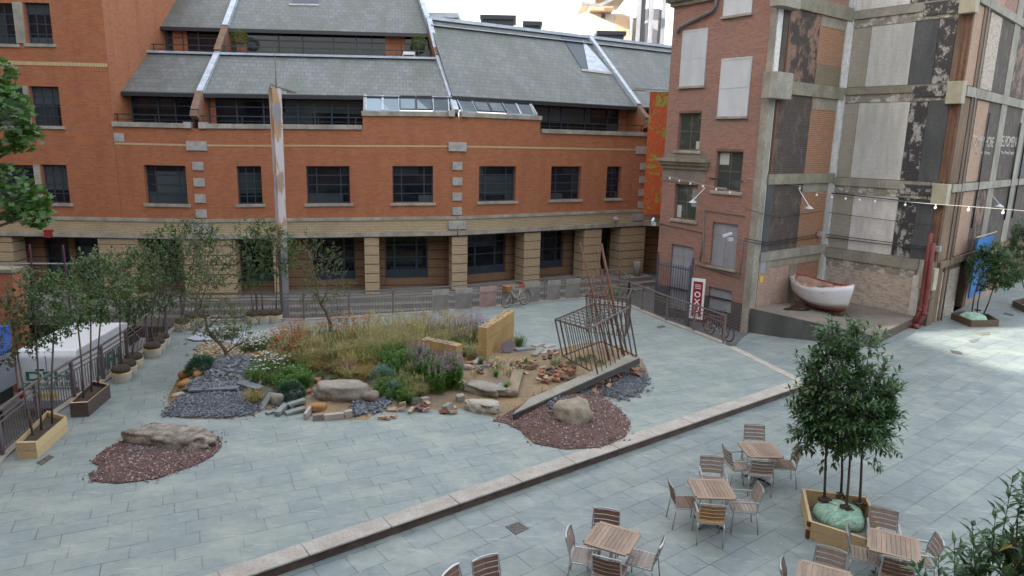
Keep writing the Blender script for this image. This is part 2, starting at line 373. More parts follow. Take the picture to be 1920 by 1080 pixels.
def sheet(name,poly,hf,step,mat,wob=0.,kind='structure',grid=None,smooth_=True):
    """one height-field sheet inside a plan outline"""
    poly=densify([tuple(p[:2]) for p in poly],step,wob);pts=[Vector(p) for p in poly];n=len(pts)
    xs=[p[0] for p in poly];ys=[p[1] for p in poly];g=grid or step
    x=min(xs)
    while x<max(xs):
        y=min(ys)
        while y<max(ys):
            q=(x+rnd.uniform(-.2,.2)*g,y+rnd.uniform(-.2,.2)*g)
            if inpoly(q,poly) and edist(q,poly)>g*.35: pts.append(Vector(q))
            y+=g
        x+=g
    r=delaunay_2d_cdt(pts,[(i,(i+1)%n) for i in range(n)],[],1,1e-5)
    mb=MB();mb.add([(v.x,v.y,hf(v.x,v.y)) for v in r[0]],[tuple(f) for f in r[2]])
    o=mb.build(name,mat,smooth=smooth_)
    if kind:o['kind']=kind
    return o,poly
g=lambda x,y,z=0.:tuple(G(x,y,z)[:2])
# street, one sheet out to the horizon
mb=MB();gx=[-900,-300,-100,-40,-24]+[-20+i for i in range(0,36)]+[20,40,100,300,900];gy=[-300,-60,-10,0,10,20,30,40,60,120,400,1500]
vs=[(x,y,zs(x,y)) for y in gy for x in gx];nx=len(gx)
mb.add(vs,[(j*nx+i,j*nx+i+1,(j+1)*nx+i+1,(j+1)*nx+i) for j in range(len(gy)-1) for i in range(nx-1)])
o=mb.build('street',asphalt,smooth=True);o['kind']='structure'
# upper plaza
sd=Vector((sin(rad(53.2)),cos(rad(53.2)),0));S1=G(500,1055);Cn=G(1503,716);sd=(Cn-S1).normalized();S0=S1-sd*11
Lf=[g(5,857),g(73,795),g(140,748),g(195,714),g(240,681),g(277,651),g(313,627),g(342,604)]
d0=Vector(Lf[0])-Vector(Lf[1]);L00=tuple(Vector(Lf[0])+d0.normalized()*7)
Bk=[g(342,603),g(483,600),g(570,600),g(655,596),g(737,590),g(815,585),g(915,577),g(1020,565),g(1086,559),g(1178,572)]
Rt=[g(1203,583),g(1249,603),g(1300,622),g(1356,644)]
up_poly=[tuple(S0[:2]),tuple(Cn[:2]),g(1370,650)]+Rt[::-1]+Bk[::-1]+Lf[::-1][1:]+[L00]
o,_=sheet('upper_plaza',up_poly,lambda x,y:0.,1.5,slab_up,grid=3)
mb=MB();pp=[tuple(p) for p in up_poly];mb.prism([(p[0],p[1]) for p in pp],-2.4,-.004);o=mb.build('plaza_retaining_wall',wall_dark);o['kind']='structure'
# lower plaza
lp=[tuple(S0[:2]),tuple(Cn[:2]),g(1370,650),g(1392,632,-.15),(11,29),(25,45),(70,70),(90,20),(60,-25),(-20,-12)]
o,_=sheet('lower_plaza',lp,zl,1.2,slab_lo,grid=1.6)
# step kerb
mb=MB();n2=Vector((sd.y,-sd.x,0));L=(Cn-S0).length;t=0
while t<L:
    l=min(1.45+rnd.uniform(-.12,.12),L-t);a=S0+sd*(t+.006);b=S0+sd*(t+l-.006);zz=rnd.uniform(.008,.014)
    q=[a-n2*.22,b-n2*.22,b+n2*.20,a+n2*.20];mb.prism([tuple(v[:2]) for v in q],-.03,zz,0);t+=l
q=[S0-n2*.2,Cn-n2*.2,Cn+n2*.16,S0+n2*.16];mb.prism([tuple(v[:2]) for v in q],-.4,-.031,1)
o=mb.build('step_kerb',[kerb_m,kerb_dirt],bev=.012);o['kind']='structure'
mb=MB()
for a,b in ((G(1370,650),Cn),):
    d=(b-a).normalized();n_=Vector((-d.y,d.x,0));L=(b-a).length;t=0
    while t<L:
        l=min(1.1,L-t);p=a+d*(t+.005);q=a+d*(t+l-.005);mb.prism([tuple(v[:2]) for v in (p-n_*.15,q-n_*.15,q+n_*.15,p+n_*.15)],-.2,.012);t+=l
o=mb.build('edge_kerb',kerb_m);o['kind']='structure'
# ================================================================ OFFICE BUILDING
A_=G(1180,514);f0=Fr(A_,59);u_,_=f0.hit(857,400);P3=f0.W(u_,0,0);P2=G(388,551)
az2=math.degrees(math.atan2(P3.x-P2.x,P3.y-P2.y));az1=88.
L2=(P3-P2).length
B1=Fr(P2,az1,lambda u:-.2);B2=Fr(P2,az2,lambda u:-.2*(1-clamp(u/L2)));B3=Fr(P3,59.,lambda u:0.)
L1=-B1.hit(218,300)[0];L3=B3.hit(1207,400)[0];P1=B1.W(-L1,0,0);P4=B3.W(L3,0,0);P5=B3.W(L3+7,0,0)
office=empty('office_building',P2,0,'long curved red brick office building with stepped grey slate roofs and yellow brick arcade','building')
def inw(a): a=rad(a-90);return Vector((sin(a),cos(a),0))
NODE=[(P1,az1,az1),(P2,az1,az2),(P3,az2,59.),(P5,59.,59.)]
def off(i,d):
    P,a,b=NODE[i];h=rad((a-b)/2);v=inw((a+b)/2);q=P+v*(d/cos(h));return Vector((q.x,q.y,0))
SHN=[-.2,-.2,0,0]
def op(i,d,z): q=off(i,d);q.z=z+SHN[i];return q
def quadw(mb,fr,pts,mi=0):
    vs=[fr.loc(p) for p in pts];mb.add(vs,[tuple(range(len(vs)))],mi)
class Raw:  # frame without shift, for already shifted world points
    def __init__(s,fr): s.fr=fr;s.P=fr.P;s.sh=None;s.rot=fr.rot;s.loc=fr.loc
def window(fr,r,nx,ny,dep=.2,sill=True,bars=None,gm=None,name='window',fw=.05,root=None,fm=None):
    root=root or office
    a,b,c,d=r;mb=MB();y=dep;t=fw
    mb.box(a,y,c,a+t,y+.06,d);mb.box(b-t,y,c,b,y+.06,d);mb.box(a+t,y,c,b-t,y+.06,c+t);mb.box(a+t,y,d-t,b-t,y+.06,d)
    xs=bars or [i/nx for i in range(1,nx)]
    for f in xs:
        x=a+(b-a)*f;mb.box(x-.022,y+.005,c+t,x+.022,y+.05,d-t)
    for i in range(1,ny):
        z=c+(d-c)*i/ny;mb.box(a+t,y+.01,z-.02,b-t,y+.045,z+.02)
    w=mb.build(name,fm or frame_m,root,fr)
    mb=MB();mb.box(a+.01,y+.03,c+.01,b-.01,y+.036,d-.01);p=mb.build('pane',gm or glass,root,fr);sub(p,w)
    if sill:
        mb=MB();mb.box(a-.12,-.07,c-.13,b+.12,dep-.002,c-.002);s=mb.build('sill',coping,root,fr,bev=.012);sub(s,w)
    return w
def Rp(fr,xl,xr,yt,yb,dep=0.): return fr.rect(xl,xr,yt,yb,dep)
wins2=[(445,491),(575,656),(736,812)];wins3=[(898,967),(1033,1089),(1137,1164)]
def holes(fr,lst,z0,z1,ym=346): return [(fr.hit(a,ym)[0],fr.hit(b,ym)[0],z0,z1) for a,b in lst]
ZB,ZC,ZY,ZT,ZP=2.68,2.88,3.42,3.56,7.45
h1=holes(B1,[(272,350)],4.2,5.86);h2=holes(B2,wins2,4.2,5.86);h3=holes(B3,wins3,4.2,5.86)
us=B2.hit(680,225)[0];ue=B3.hit(1013,235)[0];ZR=8.05
# wing windows
wh=[]
for xl,xr,yt,yb in ((47,96,5,82),(-40,27,5,82),(58,113,162,236),(-26,46,162,236),(80,128,309,381),(-8,66,309,381)):
    wh.append(B1.rect(xl,xr,yt,yb))
zz={}
WL=-16.
mb=MB();mb.wall(-L1-WL*-1,-L1,ZT,17.,wh,0)
def wallpart(fr,u0,u1,z0,z1,hs,mat,name='wall',y=0.,par=None):
    mb=MB();mb.wall(u0,u1,z0,z1,hs,y);return mb.build(name,mat,office if par is None else par,fr)
W0=-L1-15
wallpart(B1,W0,-L1,ZT,17.,wh,brick_red);wallpart(B1,-L1,0,ZT,ZP,h1,brick_red)
wallpart(B2,0,L2,ZT,ZP,h2,brick_red);wallpart(B3,0,L3,ZT,ZP,h3,brick_red)
mb=MB();mb.wall(us,L2,ZP,ZR,[]);mb.box(us,.001,ZP,us+.25,.9,ZR);mb.build('parapet',brick_red,office,B2)
mb=MB();mb.wall(0,ue,ZP,ZR,[]);mb.box(ue-.25,.001,ZP,ue,.9,ZR);mb.build('parapet',brick_red,office,B3)
mb=MB();mb.box(-L1,.0,ZT,-L1+.02,14,17.);mb.build('side_wall',brick_red,office,B1)
mb=MB();mb.box(L3-.02,0.002,ZB,L3,9,ZP);mb.build('side_wall',brick_red,office,B3)
mb=MB();mb.wall(L3+.02,L3+7,ZP-1.6,ZP,[],.3);mb.build('side_wall',brick_red,office,B3)
# interior backing and slabs behind the windows
for fr,a,b in ((B1,W0,0),(B2,0,L2),(B3,0,L3)):
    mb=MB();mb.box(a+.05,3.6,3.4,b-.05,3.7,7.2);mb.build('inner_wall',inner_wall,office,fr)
for fr,hs in ((B1,h1),(B2,h2),(B3,h3)):
    for k,h in enumerate(hs):
        wd=h[1]-h[0];n_=4 if wd>1.6 else (3 if wd>1. else 2)
        window(fr,h,n_,5 if wd<1.4 else 4,bars=([.22,.78] if wd>1.6 else None))
for h in wh: window(B1,h,3 if h[1]-h[0]<1.8 else 4,4)
# stone mullions between the wing windows
for a,b in ((0,1),(2,3),(4,5)):
    mb=MB();mb.box(wh[b][1]+.03,-.06,wh[a][2],wh[a][0]-.03,.1,wh[a][3]);mb.build('stone_mullion',coping,office,B1)
# bands
for fr,a,b in ((B1,W0,0),(B2,0,L2),(B3,0,L3)):
    mb=MB();mb.wall(a,b,ZC,ZY,[],-.05);mb.build('yellow_band',brick_yel,office,fr)
    mb=MB();mb.box(a,-.12,ZB,b,1.4,ZC-.002);mb.box(a,-.10,ZY+.001,b,.02,ZT);mb.build('stone_course',coping,office,fr)
    a2=a if fr is not B1 else -L1
    mb=MB();mb.box(a2,-.012,6.70,b,.01,6.78);mb.build('string_course',brick_string,office,fr)
mb=MB();mb.box(W0,-.012,9.87,-L1,.01,10.02);mb.build('string_course',brick_string,office,B1)
def cope(fr,a,b,z,name='coping'):
    mb=MB();x=a
    while x<b-.01:
        x2=min(x+1.3,b);mb.box(x+.004,-.09,z,x2-.004,.32,z+.2);x=x2
    mb.build(name,coping,office,fr,bev=.01)
cope(B1,-L1-.02,-.3,ZP);cope(B2,.3,us-.02,ZP);cope(B2,us-.05,L2-.3,ZR);cope(B3,.3,ue+.05,ZR);cope(B3,ue+.07,L3+7,ZP)
# corner blocks
for P,a,b,ex in ((P2,az1,az2,-.2),(P3,az2,59.,0),(P4,59.,59.,0),(P1,az1,az1,-.2)):
    fr=Fr(P,(a+b)/2)
    class _B:
        def box(s_,*a): mb=MB();mb.box(*a);mb.build('corner_block',padst,office,fr,bev=.01)
    mb=_B()
    if P is P1: mb.box(.0,-.03,6.62,.42,.2,6.98)
    else:
        s=-.25 if P is P4 else 0
        for z in (3.62,4.28,4.98,5.68): mb.box(-.23+s,-.05,z+ex,.23+s,.2,z+.36+ex)
        mb.box(-.42+s*1.6,-.06,6.52+ex,.42+s*1.6,.2,6.92+ex);mb.box(-.42+s*1.6,-.12,2.96+ex,.42+s*1.6,.1,3.34+ex)
        if P in (P2,P3): mb.box(-.45,-.14,(ZP if P is P2 else ZR)+ex,-.16,.34,(ZP if P is P2 else ZR)+.26+ex);mb.box(.16,-.14,(ZP if P is P2 else ZR)+ex,.45,.34,(ZP if P is P2 else ZR)+.26+ex)
# arcade
for fr,cols in ((B1,[(-60,28),(188,262),(344,388)]),(B2,[(388,443),(513,529),(684,711),(847,857)]),(B3,[(857,876),(982,1012),(1093,1125),(1160,1206)])):
    for a,b in cols:
        ua=0. if (a==388 or (a==857)) else fr.hit(a,500)[0];ub=0. if (b==388) else (L2 if (b==857) else fr.hit(b,500)[0])
        mb=MB();mb.box(ua,0,-2.3,ub,.85,ZB-.001);mb.build('column',brick_band,office,fr)
for fr,a,b,ws in ((B1,W0,0,[(86,131,455,517),(143,189,455,517),(300,340,460,530)]),(B2,0,L2,[(452,512,456,537),(585,666,456,537),(722,802,450,532)]),(B3,0,L3,[(877,948,445,525),(1010,1056,440,512),(1124,1142,437,500)])):
    hs=[]
    for w in ws:
        r=fr.rect(*w,1.4);hs.append((r[0],r[1],.42 if w[0]!=1124 else .02,2.66))
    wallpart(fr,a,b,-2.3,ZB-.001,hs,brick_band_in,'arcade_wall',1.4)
    for k,h in enumerate(hs):
        w_=MB();y=1.55
        fr2=fr;nx=[.22,.74] if h[1]-h[0]>1.2 else [.6]
        mb=MB();t=.07;aa,bb,c,d=h
        mb.box(aa,y,c,aa+t,y+.07,d);mb.box(bb-t,y,c,bb,y+.07,d);mb.box(aa+t,y,c,bb-t,y+.07,c+.4);mb.box(aa+t,y,d-t,bb-t,y+.07,d)
        for f in nx: x=aa+(bb-aa)*f;mb.box(x-.045,y+.005,c+.4,x+.045,y+.06,d-t)
        for f in (.45,.72): z=c+(d-c)*f;mb.box(aa+t,y+.01,z-.03,bb-t,y+.055,z+.03)
        w=mb.build('window',frame_m,office,fr);mb=MB();mb.box(aa+.02,y+.03,c+.02,bb-.02,y+.036,d-.02);sub(mb.build('pane',glass,office,fr),w)
    mb=MB();mb.box(a,-1.,-.2,b,1.39,-.003);mb.box(a,-1.5,-.8,b,-1.001,-.2);mb.box(a,-2.,-.8,b,-1.501,-.4);mb.build('arcade_step',pave_m,office,fr)
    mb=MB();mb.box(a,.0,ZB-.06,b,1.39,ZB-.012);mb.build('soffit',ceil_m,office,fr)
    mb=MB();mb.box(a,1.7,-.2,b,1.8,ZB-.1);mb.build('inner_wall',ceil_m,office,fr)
# roofs
E0,Z0,R0,ZZ0=.95,8.98,3.7,10.9
def roof(i,d0,z0,d1,z1,fr,mat=slate_roof,name='roof',th=.12):
    a,b=i;mb=MB();q=[op(a,d0,z0),op(b,d0,z0),op(b,d1,z1),op(a,d1,z1)];lo=[v-Vector((0,0,th)) for v in q]
    vs=[fr.loc(v) for v in q+lo];mb.add(vs,[(0,1,2,3),(7,6,5,4),(0,4,5,1),(1,5,6,2),(2,6,7,3),(3,7,4,0)])
    return mb.build(name,mat,office,Raw(fr))
r1=roof((0,1),E0,Z0,R0,ZZ0,B1);r2=roof((1,2),E0,Z0,R0,ZZ0,B2);r3=roof((2,3),.9,9.02,5.6,13.05,B3)
r4=roof((0,1),5.2,12.3,9.6,15.9,B1);r5=roof((1,2),5.2,12.3,9.6,15.9,B2)
roof((2,3),5.62,13.05,11,9.,B3);roof((0,1),9.62,15.9,15,11.,B1);roof((1,2),9.62,15.9,15,11.,B2)
def strip(name,pts,w,h,mat,par=None):
    mb=MB()
    for a,b in zip(pts,pts[1:]): mb.beam(a,b,w,h)
    vs=[tuple(Vector(v)-office.location) for v in mb.v];mb.v=vs
    o=mb.build(name,mat,office);return o
def gut(i,d,z,w=.12,h=.16,mat=rail_m,name='gutter'): strip(name,[op(i[0],d,z),op(i[1],d,z)],w,h,mat)
gut((0,1),.88,8.86);gut((1,2),.88,8.86);gut((2,3),.83,8.9);gut((0,1),5.1,12.18);gut((1,2),5.1,12.18)
for i in ((0,1),(1,2)): gut(i,R0-.05,ZZ0+.03,.30,.10,lead,'ridge_flashing')
gut((2,3),5.6,13.1,.34,.16,lead,'ridge_flashing');gut((2,3),5.1,12.70,.2,.05,lead,'ridge_flashing')
for i,(da,za,db,zb) in ((1,(E0-.1,Z0,R0,ZZ0+.05)),(2,(.3,8.3,R0,ZZ0+.12)),(1,(5.1,12.35,9.6,16.)),(2,(5.1,12.5,9.6,16.1)),(2,(3.7,11.0,5.6,13.1))):
    strip('lead_strip',[op(i,da,za),op(i,db,zb)],.26,.22,lead)
# strip at the end of the third bay
def op3(u,d,z): return B3.W(u,d,z)
strip('lead_strip',[op3(L3-.1,.85,9.1),op3(L3-.1,5.6,13.15)],.26,.22,lead)
for pts in ([op(1,R0,ZZ0+.1),op(1,5.2,12.3)],[op(1,-.02,7.9),op(1,.1,8.15),op(1,.9,8.95)],[op(2,R0,11.),op(2,5.2,12.4)],[op3(L3-.1,.0,7.9),op3(L3-.1,.1,8.3),op3(L3-.1,.9,9.)]):
    strip('sloping_fin',pts,.3,.32,fin_m)
for i in (1,2): # brick cheeks of the fins
    fr=Fr(off(i,0),(NODE[i][1]+NODE[i][2])/2)
    mb=MB();ex=SHN[i];mb.add([(-.1,.15,7.4+ex),(-.1,1.7,7.4+ex),(-.1,1.7,9.3+ex),(-.1,1.0,8.85+ex),(-.1,.15,8.0+ex)],[(0,1,2,3,4)]);mb.add([(.1,.15,7.4+ex),(.1,1.7,7.4+ex),(.1,1.7,9.3+ex),(.1,1.0,8.85+ex),(.1,.15,8.0+ex)],[(4,3,2,1,0)])
    mb.add([(.12,3.6,10.7+ex),(.12,9.6,10.7+ex),(.12,9.6,15.8+ex),(.12,5.3,12.3+ex),(.12,3.6,10.9+ex)],[(4,3,2,1,0)])
    mb.build('brick_cheek',brick_red,office,fr)
mb=MB();mb.add([(L3-.22,.2,7.4),(L3-.22,1.7,7.4),(L3-.22,1.7,9.5),(L3-.22,.2,8.2)],[(0,1,2,3)]);mb.add([(L3+.02,.2,7.4),(L3+.02,1.7,7.4),(L3+.02,1.7,9.5),(L3+.02,.2,8.2)],[(3,2,1,0)]);mb.build('brick_cheek',brick_red,office,B3)
# terraces: floor, glazing, rail
def terrace(fr,a,b,d,z,zt,rd,zr,nm,redp=None):
    mb=MB();mb.box(a,.3 if d<3 else d-1.9,z-.15,b,d+.3,z);mb.build('terrace_floor',ceil_m,office,fr)
    mb=MB();mb.box(a,d,z,b,d+.01,zt);gl=mb.build('glazing',glass,office,fr)
    mb=MB();x=a+.05;k=0
    while x<b:
        mb.box(x-.03,d-.07,z,x+.03,d-.005,zt);x+=rnd.choice((.75,1.15,1.5))
    mb.box(a,d-.06,z+.95,b,d-.006,z+1.0);mb.box(a,d-.06,z,b,d-.006,z+.1);sub(mb.build('glazing_bar',frame_m,office,fr),gl)
    if redp:
        for p,q in redp: mb=MB();mb.box(p,d-.05,z,q,d-.002,zt);mb.build('brick_pier',brick_red,office,fr)
    mb=MB();mb.box(a,rd-.025,zr-.03,b,rd+.025,zr+.02);mb.box(a,rd-.015,zr-.22,b,rd+.015,zr-.2);x=a+.1
    while x<b: mb.box(x-.02,rd-.02,z+.02,x+.02,rd+.02,zr-.03);x+=1.6
    mb.build('terrace_rail',rail_m,office,fr)
terrace(B1,-L1+.05,-.15,1.6,7.45,9.3,.12,7.98,'t')
terrace(B2,.2,us,1.6,7.45,9.3,.12,7.98,'t',redp=[(.2,.5)])
terrace(B3,ue,L3-.25,1.6,7.45,9.35,.12,8.0,'t',redp=[(L3-.9,L3-.3)])
terrace(B3,L3+.05,L3+7,1.6,7.45,9.35,.12,8.0,'t')
def terr_up(i,fr,sh):
    a=fr.loc(off(i[0],5.))[0]+.1;b=fr.loc(off(i[1],5.))[0]-.1
    terrace(fr,a,b,5.55,10.85,12.5,3.85,11.3,'t',redp=[(b-2.2,b-1.2),(a+.3,a+.8)] if i[0]==1 else [(a+.3,a+1.)])
terr_up((0,1),B1,-.2);terr_up((1,2),B2,-.1)
# skylights over the raised parapet
for fr,a,b,n_ in ((B2,us+.12,L2-.35,5),(B3,.35,ue-.15,5)):
    w=(b-a)/n_
    for k in range(n_):
        x0=a+k*w+.04;x1=a+(k+1)*w-.04;lift=.07 if k in (2,3-(fr is B3)*2) else 0.
        y0,z0_,y1,z1_=.25,ZR+.24+lift,.95,8.97
        mb=MB();mb.add([(x0,y0,z0_),(x1,y0,z0_),(x1,y1,z1_),(x0,y1,z1_)],[(0,1,2,3)]);gp=mb.build('skylight',glass2,office,fr)
        mb=MB();M_=.03
        for p,q in (((x0,y0,z0_),(x1,y0,z0_)),((x0,y1,z1_),(x1,y1,z1_)),((x0-.02,y0,z0_),(x0-.02,y1,z1_)),((x1+.02,y0,z0_),(x1+.02,y1,z1_))): mb.beam(p,q,.05,.06)
        sub(mb.build('skylight_frame',rail_m if lift else lead,office,fr),gp)
    mb=MB();xe=a-.1 if fr is B2 else b+.02;mb.add([(xe,.2,ZR+.19),(xe+.1,.2,ZR+.19),(xe+.1,.2,ZR+.3),(xe,.2,ZR+.3),(xe,1.,ZR+.19),(xe+.1,1.,ZR+.19),(xe+.1,1.,9.05),(xe,1.,9.05)],[(0,1,2,3),(3,2,6,7),(0,3,7,4),(1,5,6,2)]);mb.box(a,.15,ZR+.05,b,.28,ZR+.225);mb.build('skylight_cheek',padst,office,fr)
# roof notch with louvres, and a little roof window
def onplane(q0,q1,q2,x,y,lift=0.):
    n=(q1-q0).cross(q2-q0).normalized();d=ray(x,y);c=Vector((0,0,H));t=(q0-c).dot(n)/d.dot(n)
    return c+d*t+n*(lift if n.z>0 else -lift)
def roofpatch(i,d0,z0,d1,z1,px,lift,name,mat):
    q0,q1,q2=op(i[0],d0,z0),op(i[1],d0,z0),op(i[0],d1,z1);ps=[onplane(q0,q1,q2,x,y,lift) for x,y in px];lo=[onplane(q0,q1,q2,x,y,.001) for x,y in px];n=len(ps)
    mb=MB();mb.add([p-office.location for p in ps+lo],[tuple(range(n))]+[(k,(k+1)%n,n+(k+1)%n,n+k) for k in range(n)]);return mb.build(name,mat,office)
roofpatch((2,3),.9,9.02,5.6,13.05,[(1052,68),(1091,73),(1101,131),(1090,129)],.03,'louvre_panel',frame_m)
roofpatch((2,3),.9,9.02,5.6,13.05,[(1092,76),(1145,136),(1103,132)],.035,'lead_cheek',lead)
roofpatch((2,3),.9,9.02,5.6,13.05,[(1089,130),(1147,137),(1147,141),(1091,134)],.05,'lead_cheek',padst)
roofpatch((1,2),5.2,12.3,9.6,15.9,[(549,-20),(597,-20),(597,8),(549,8)],.03,'roof_window',frame_m)
roofpatch((1,2),5.2,12.3,9.6,15.9,[(542,8),(598,9),(598,12),(542,11)],.05,'roof_window_sill',padst)
# rooftop plant
for xl,xr,yt,Y in ((905,963,28,44),(985,1012,40,44),(1123,1170,58,50),(808,855,24,41)):
    a=atY(Y,xl,yt);b=atY(Y,xr,yt);mb=MB();mb.box(a.x,Y,10,b.x,Y+2,a.z-.25);mb.prism([(a.x-.15,Y-.15),(b.x+.15,Y-.15),(b.x+.15,Y+2),(a.x-.15,Y+2)],a.z-.249,a.z)
    mb.build('rooftop_plant_box',rail_m if xl!=808 else lead,office,loc=-office.location)
# link beyond the corner
B4=Fr(P4,108.)
mb=MB();mb.wall(-.3,5,ZC,ZY,[],-.05);mb.build('yellow_band',brick_yel,office,B4)
mb=MB();mb.box(-.3,-.14,ZB,5,1.,ZC);mb.box(-.3,-.1,ZY,5,.8,ZT);mb.build('stone_course',coping,office,B4)
mb=MB();mb.box(-.3,2.5,-1,5,2.6,ZB);mb.box(-.3,.3,ZB-.05,5,2.6,ZB-.002);mb.build('inner_wall',ceil_m,office,B4)
mb=MB();mb.box(-.3,2.2,-1,.8,2.5,ZB-.01);mb.build('arcade_wall',brick_band_in,office,B4)
# ================================================================ OLD BUILDING
Wp=Vector((9.41,26.71,0));dA=Vector((sin(rad(143)),cos(rad(143)),0));LA=4.9
FA=Fr(Wp-dA*LA,143.);FB=Fr(Wp,52.);LB=5.35;Cp=FB.W(LB,0,0);FC=Fr(Cp,142.);LC=4.45;Dp=FC.W(LC,0,0);FD=Fr(Dp,46.)
old=empty('old_warehouse',Wp,0,'derelict brick and concrete warehouse with boarded windows and peeling black and pale patches','building')
TOP=15.5
def pbox(fr,r,y0,y1,mat,name,par=None,bev=0):
    mb=MB();mb.box(r[0],y0,r[2],r[1],y1,r[3]);return mb.build(name,mat,par or old,fr,bev=bev)
def part_px(fr,xl,xr,yt,yb,y0,y1,mat,name,**k): return pbox(fr,fr.rect(xl,xr,yt,yb),y0,y1,mat,name,**k)
# face A
openA=[('b',1279,1323,57,161),('b',1351,1405,110,218),('b',1361,1412,-60,27),('w',1271,1313,212,282),('w',1341,1391,284,359),('w',1264,1306,346,412),('g',1333,1381,418,502),('g',1256,1297,460,560),('g',1326,1371,541,600)]
hs=[FA.rect(*t[1:]) for t in openA]
hs[-2]=(hs[-2][0],hs[-2][1],.0,hs[-2][3]);hs[-1]=(hs[-1][0],hs[-1][1],.35,hs[-1][3])
mb=MB();mb.wall(0,LA,.9,TOP,[ (a,b,max(c,.9),d) if c<.9 else (a,b,c,d) for a,b,c,d in hs]);mb.build('brick_wall',old_brick,old,FA)
mb=MB();mb.wall(0,LA,-.8,.9,[(a,b,c,.9) for a,b,c,d in hs if c<.9],0);mb.build('black_brick_base',black_brick,old,FA)
for t,h in zip(openA,hs):
    mb=MB()
    if t[0]=='b':
        mb.box(h[0]-.03,-.045,h[3]-.03,h[1]+.03,-.031,h[3]+.03);mb.box(h[0]-.03,-.045,h[2],h[0]+.02,-.031,h[3]-.031);mb.box(h[1]-.02,-.045,h[2],h[1]+.03,-.031,h[3]-.031);mb.box(h[0]+.021,-.04,(h[2]+h[3])/2-.01,h[1]-.021,-.031,(h[2]+h[3])/2+.01)
        mb.box(h[0]-.03,-.03,h[2],h[1]+.03,.02,h[3]+.03);o=mb.build('window_board',board_m,old,FA);mb=MB();mb.box(h[0]-.08,-.1,h[2]-.09,h[1]+.08,.1,h[2]-.002);sub(mb.build('sill',coping,old,FA),o)
    elif t[0]=='g':
        mb.box(h[0]+.01,.1,h[2]+.01,h[1]-.01,.13,h[3]-.01);o=mb.build('window_board',board_g,old,FA)
        mb=MB();mb.box((h[0]+h[1])/2-.02,.08,h[2]+.01,(h[0]+h[1])/2+.02,.098,h[3]-.01);mb.box(h[0]+.01,.082,h[3]-.5,h[1]-.01,.098,h[3]-.46);sub(mb.build('batten',board_g,old,FA),o)
        if h[2]>.5: mb=MB();mb.box(h[0]-.08,-.1,h[2]-.09,h[1]+.08,.1,h[2]-.002);sub(mb.build('sill',coping,old,FA),o)
    else:
        window(FA,h,2,2,dep=.14,gm=old_glass,root=old,fw=.06,fm=plain('brown_window_frame',(.13,.105,.085),.7) if 'bwf' not in globals() else bwf)
        bwf=bpy.data.materials['brown_window_frame']
        mb=MB();mb.box(h[0]-.02,-.012,h[3]+.002,h[1]+.02,.02,h[3]+.1);mb.build('lintel',timber_w,old,FA)
# pilaster at the A right edge, cornices, ledge
mb=MB();u=LA
mb.box(2.3,-.13,12.9,LA-.35,-.002,TOP);mb.build('brick_pilaster',old_brick,old,FA)
mb=MB()
for z0,z1,o in ((12.62,12.78,.12),(12.78,12.95,.25),(12.95,13.15,.42)): mb.box(-o,-o,z0,2.3,.6,z1)
mb.build('cornice',conc_mossy,old,FA,bev=.01)
mb=MB();mb.box(-.15,-.32,6.35,2.45,-.002,6.47);mb.box(-.1,-.22,6.22,2.4,-.002,6.35);mb.box(-.06,-.1,6.05,2.36,-.002,6.22);mb.build('ledge',conc_mossy,old,FA)
mb=MB();mb.box(-.02,-.02,5.5,2.3,-.001,6.05);mb.box(-.02,-.02,6.47,2.3,-.001,6.7);mb.build('render_band',stone('grey_render_band',(.24,.21,.18),(.17,.15,.13),2,.9,.2),old,FA)
mb=MB();mb.wall(0,9,-.8,TOP,[]);o=mb.build('end_wall',old_brick,old,Fr(FA.P,53.))
# end wall should face away from B: give it thickness only
# downpipe near the top of face A, conduits
def wpx(fr,x,y,dep=-.08): u,z=fr.hit(x,y,dep);return (u,dep,z)
def pipe_on(fr,pts,r,mat,name,dep=-.08):
    mb=MB();mb.tube([wpx(fr,x,y,dep) for x,y in pts],r,8);return mb.build(name,mat,old,fr,smooth=True)
pipe_on(FA,[(1345,-20),(1342,10),(1336,20),(1275,50),(1270,62)],.07,pipe_m,'drain_pipe',-.1)
pipe_on(FA,[(1235,418),(1320,436),(1312,490)],.02,pipe_m,'conduit',-.04);pipe_on(FA,[(1320,394),(1318,490),(1384,510),(1390,512)],.02,pipe_m,'conduit',-.05)
pipe_on(FA,[(1320,394),(1396,405)],.018,pipe_m,'cable',-.04);pipe_on(FA,[(1304,495),(1386,520),(1393,450)],.025,pipe_m,'conduit',-.06)
pipe_on(FA,[(1330,334),(1393,340)],.02,rail_m,'cable',-.05)
# corner pier between A and B
mb=MB();mb.box(LA-.30,-.06,-.6,LA+.02,.3,9.1);mb.box(LA-.26,-.05,9.7,LA+.0,.3,TOP);mb.build('concrete_pier',conc,old,FA)
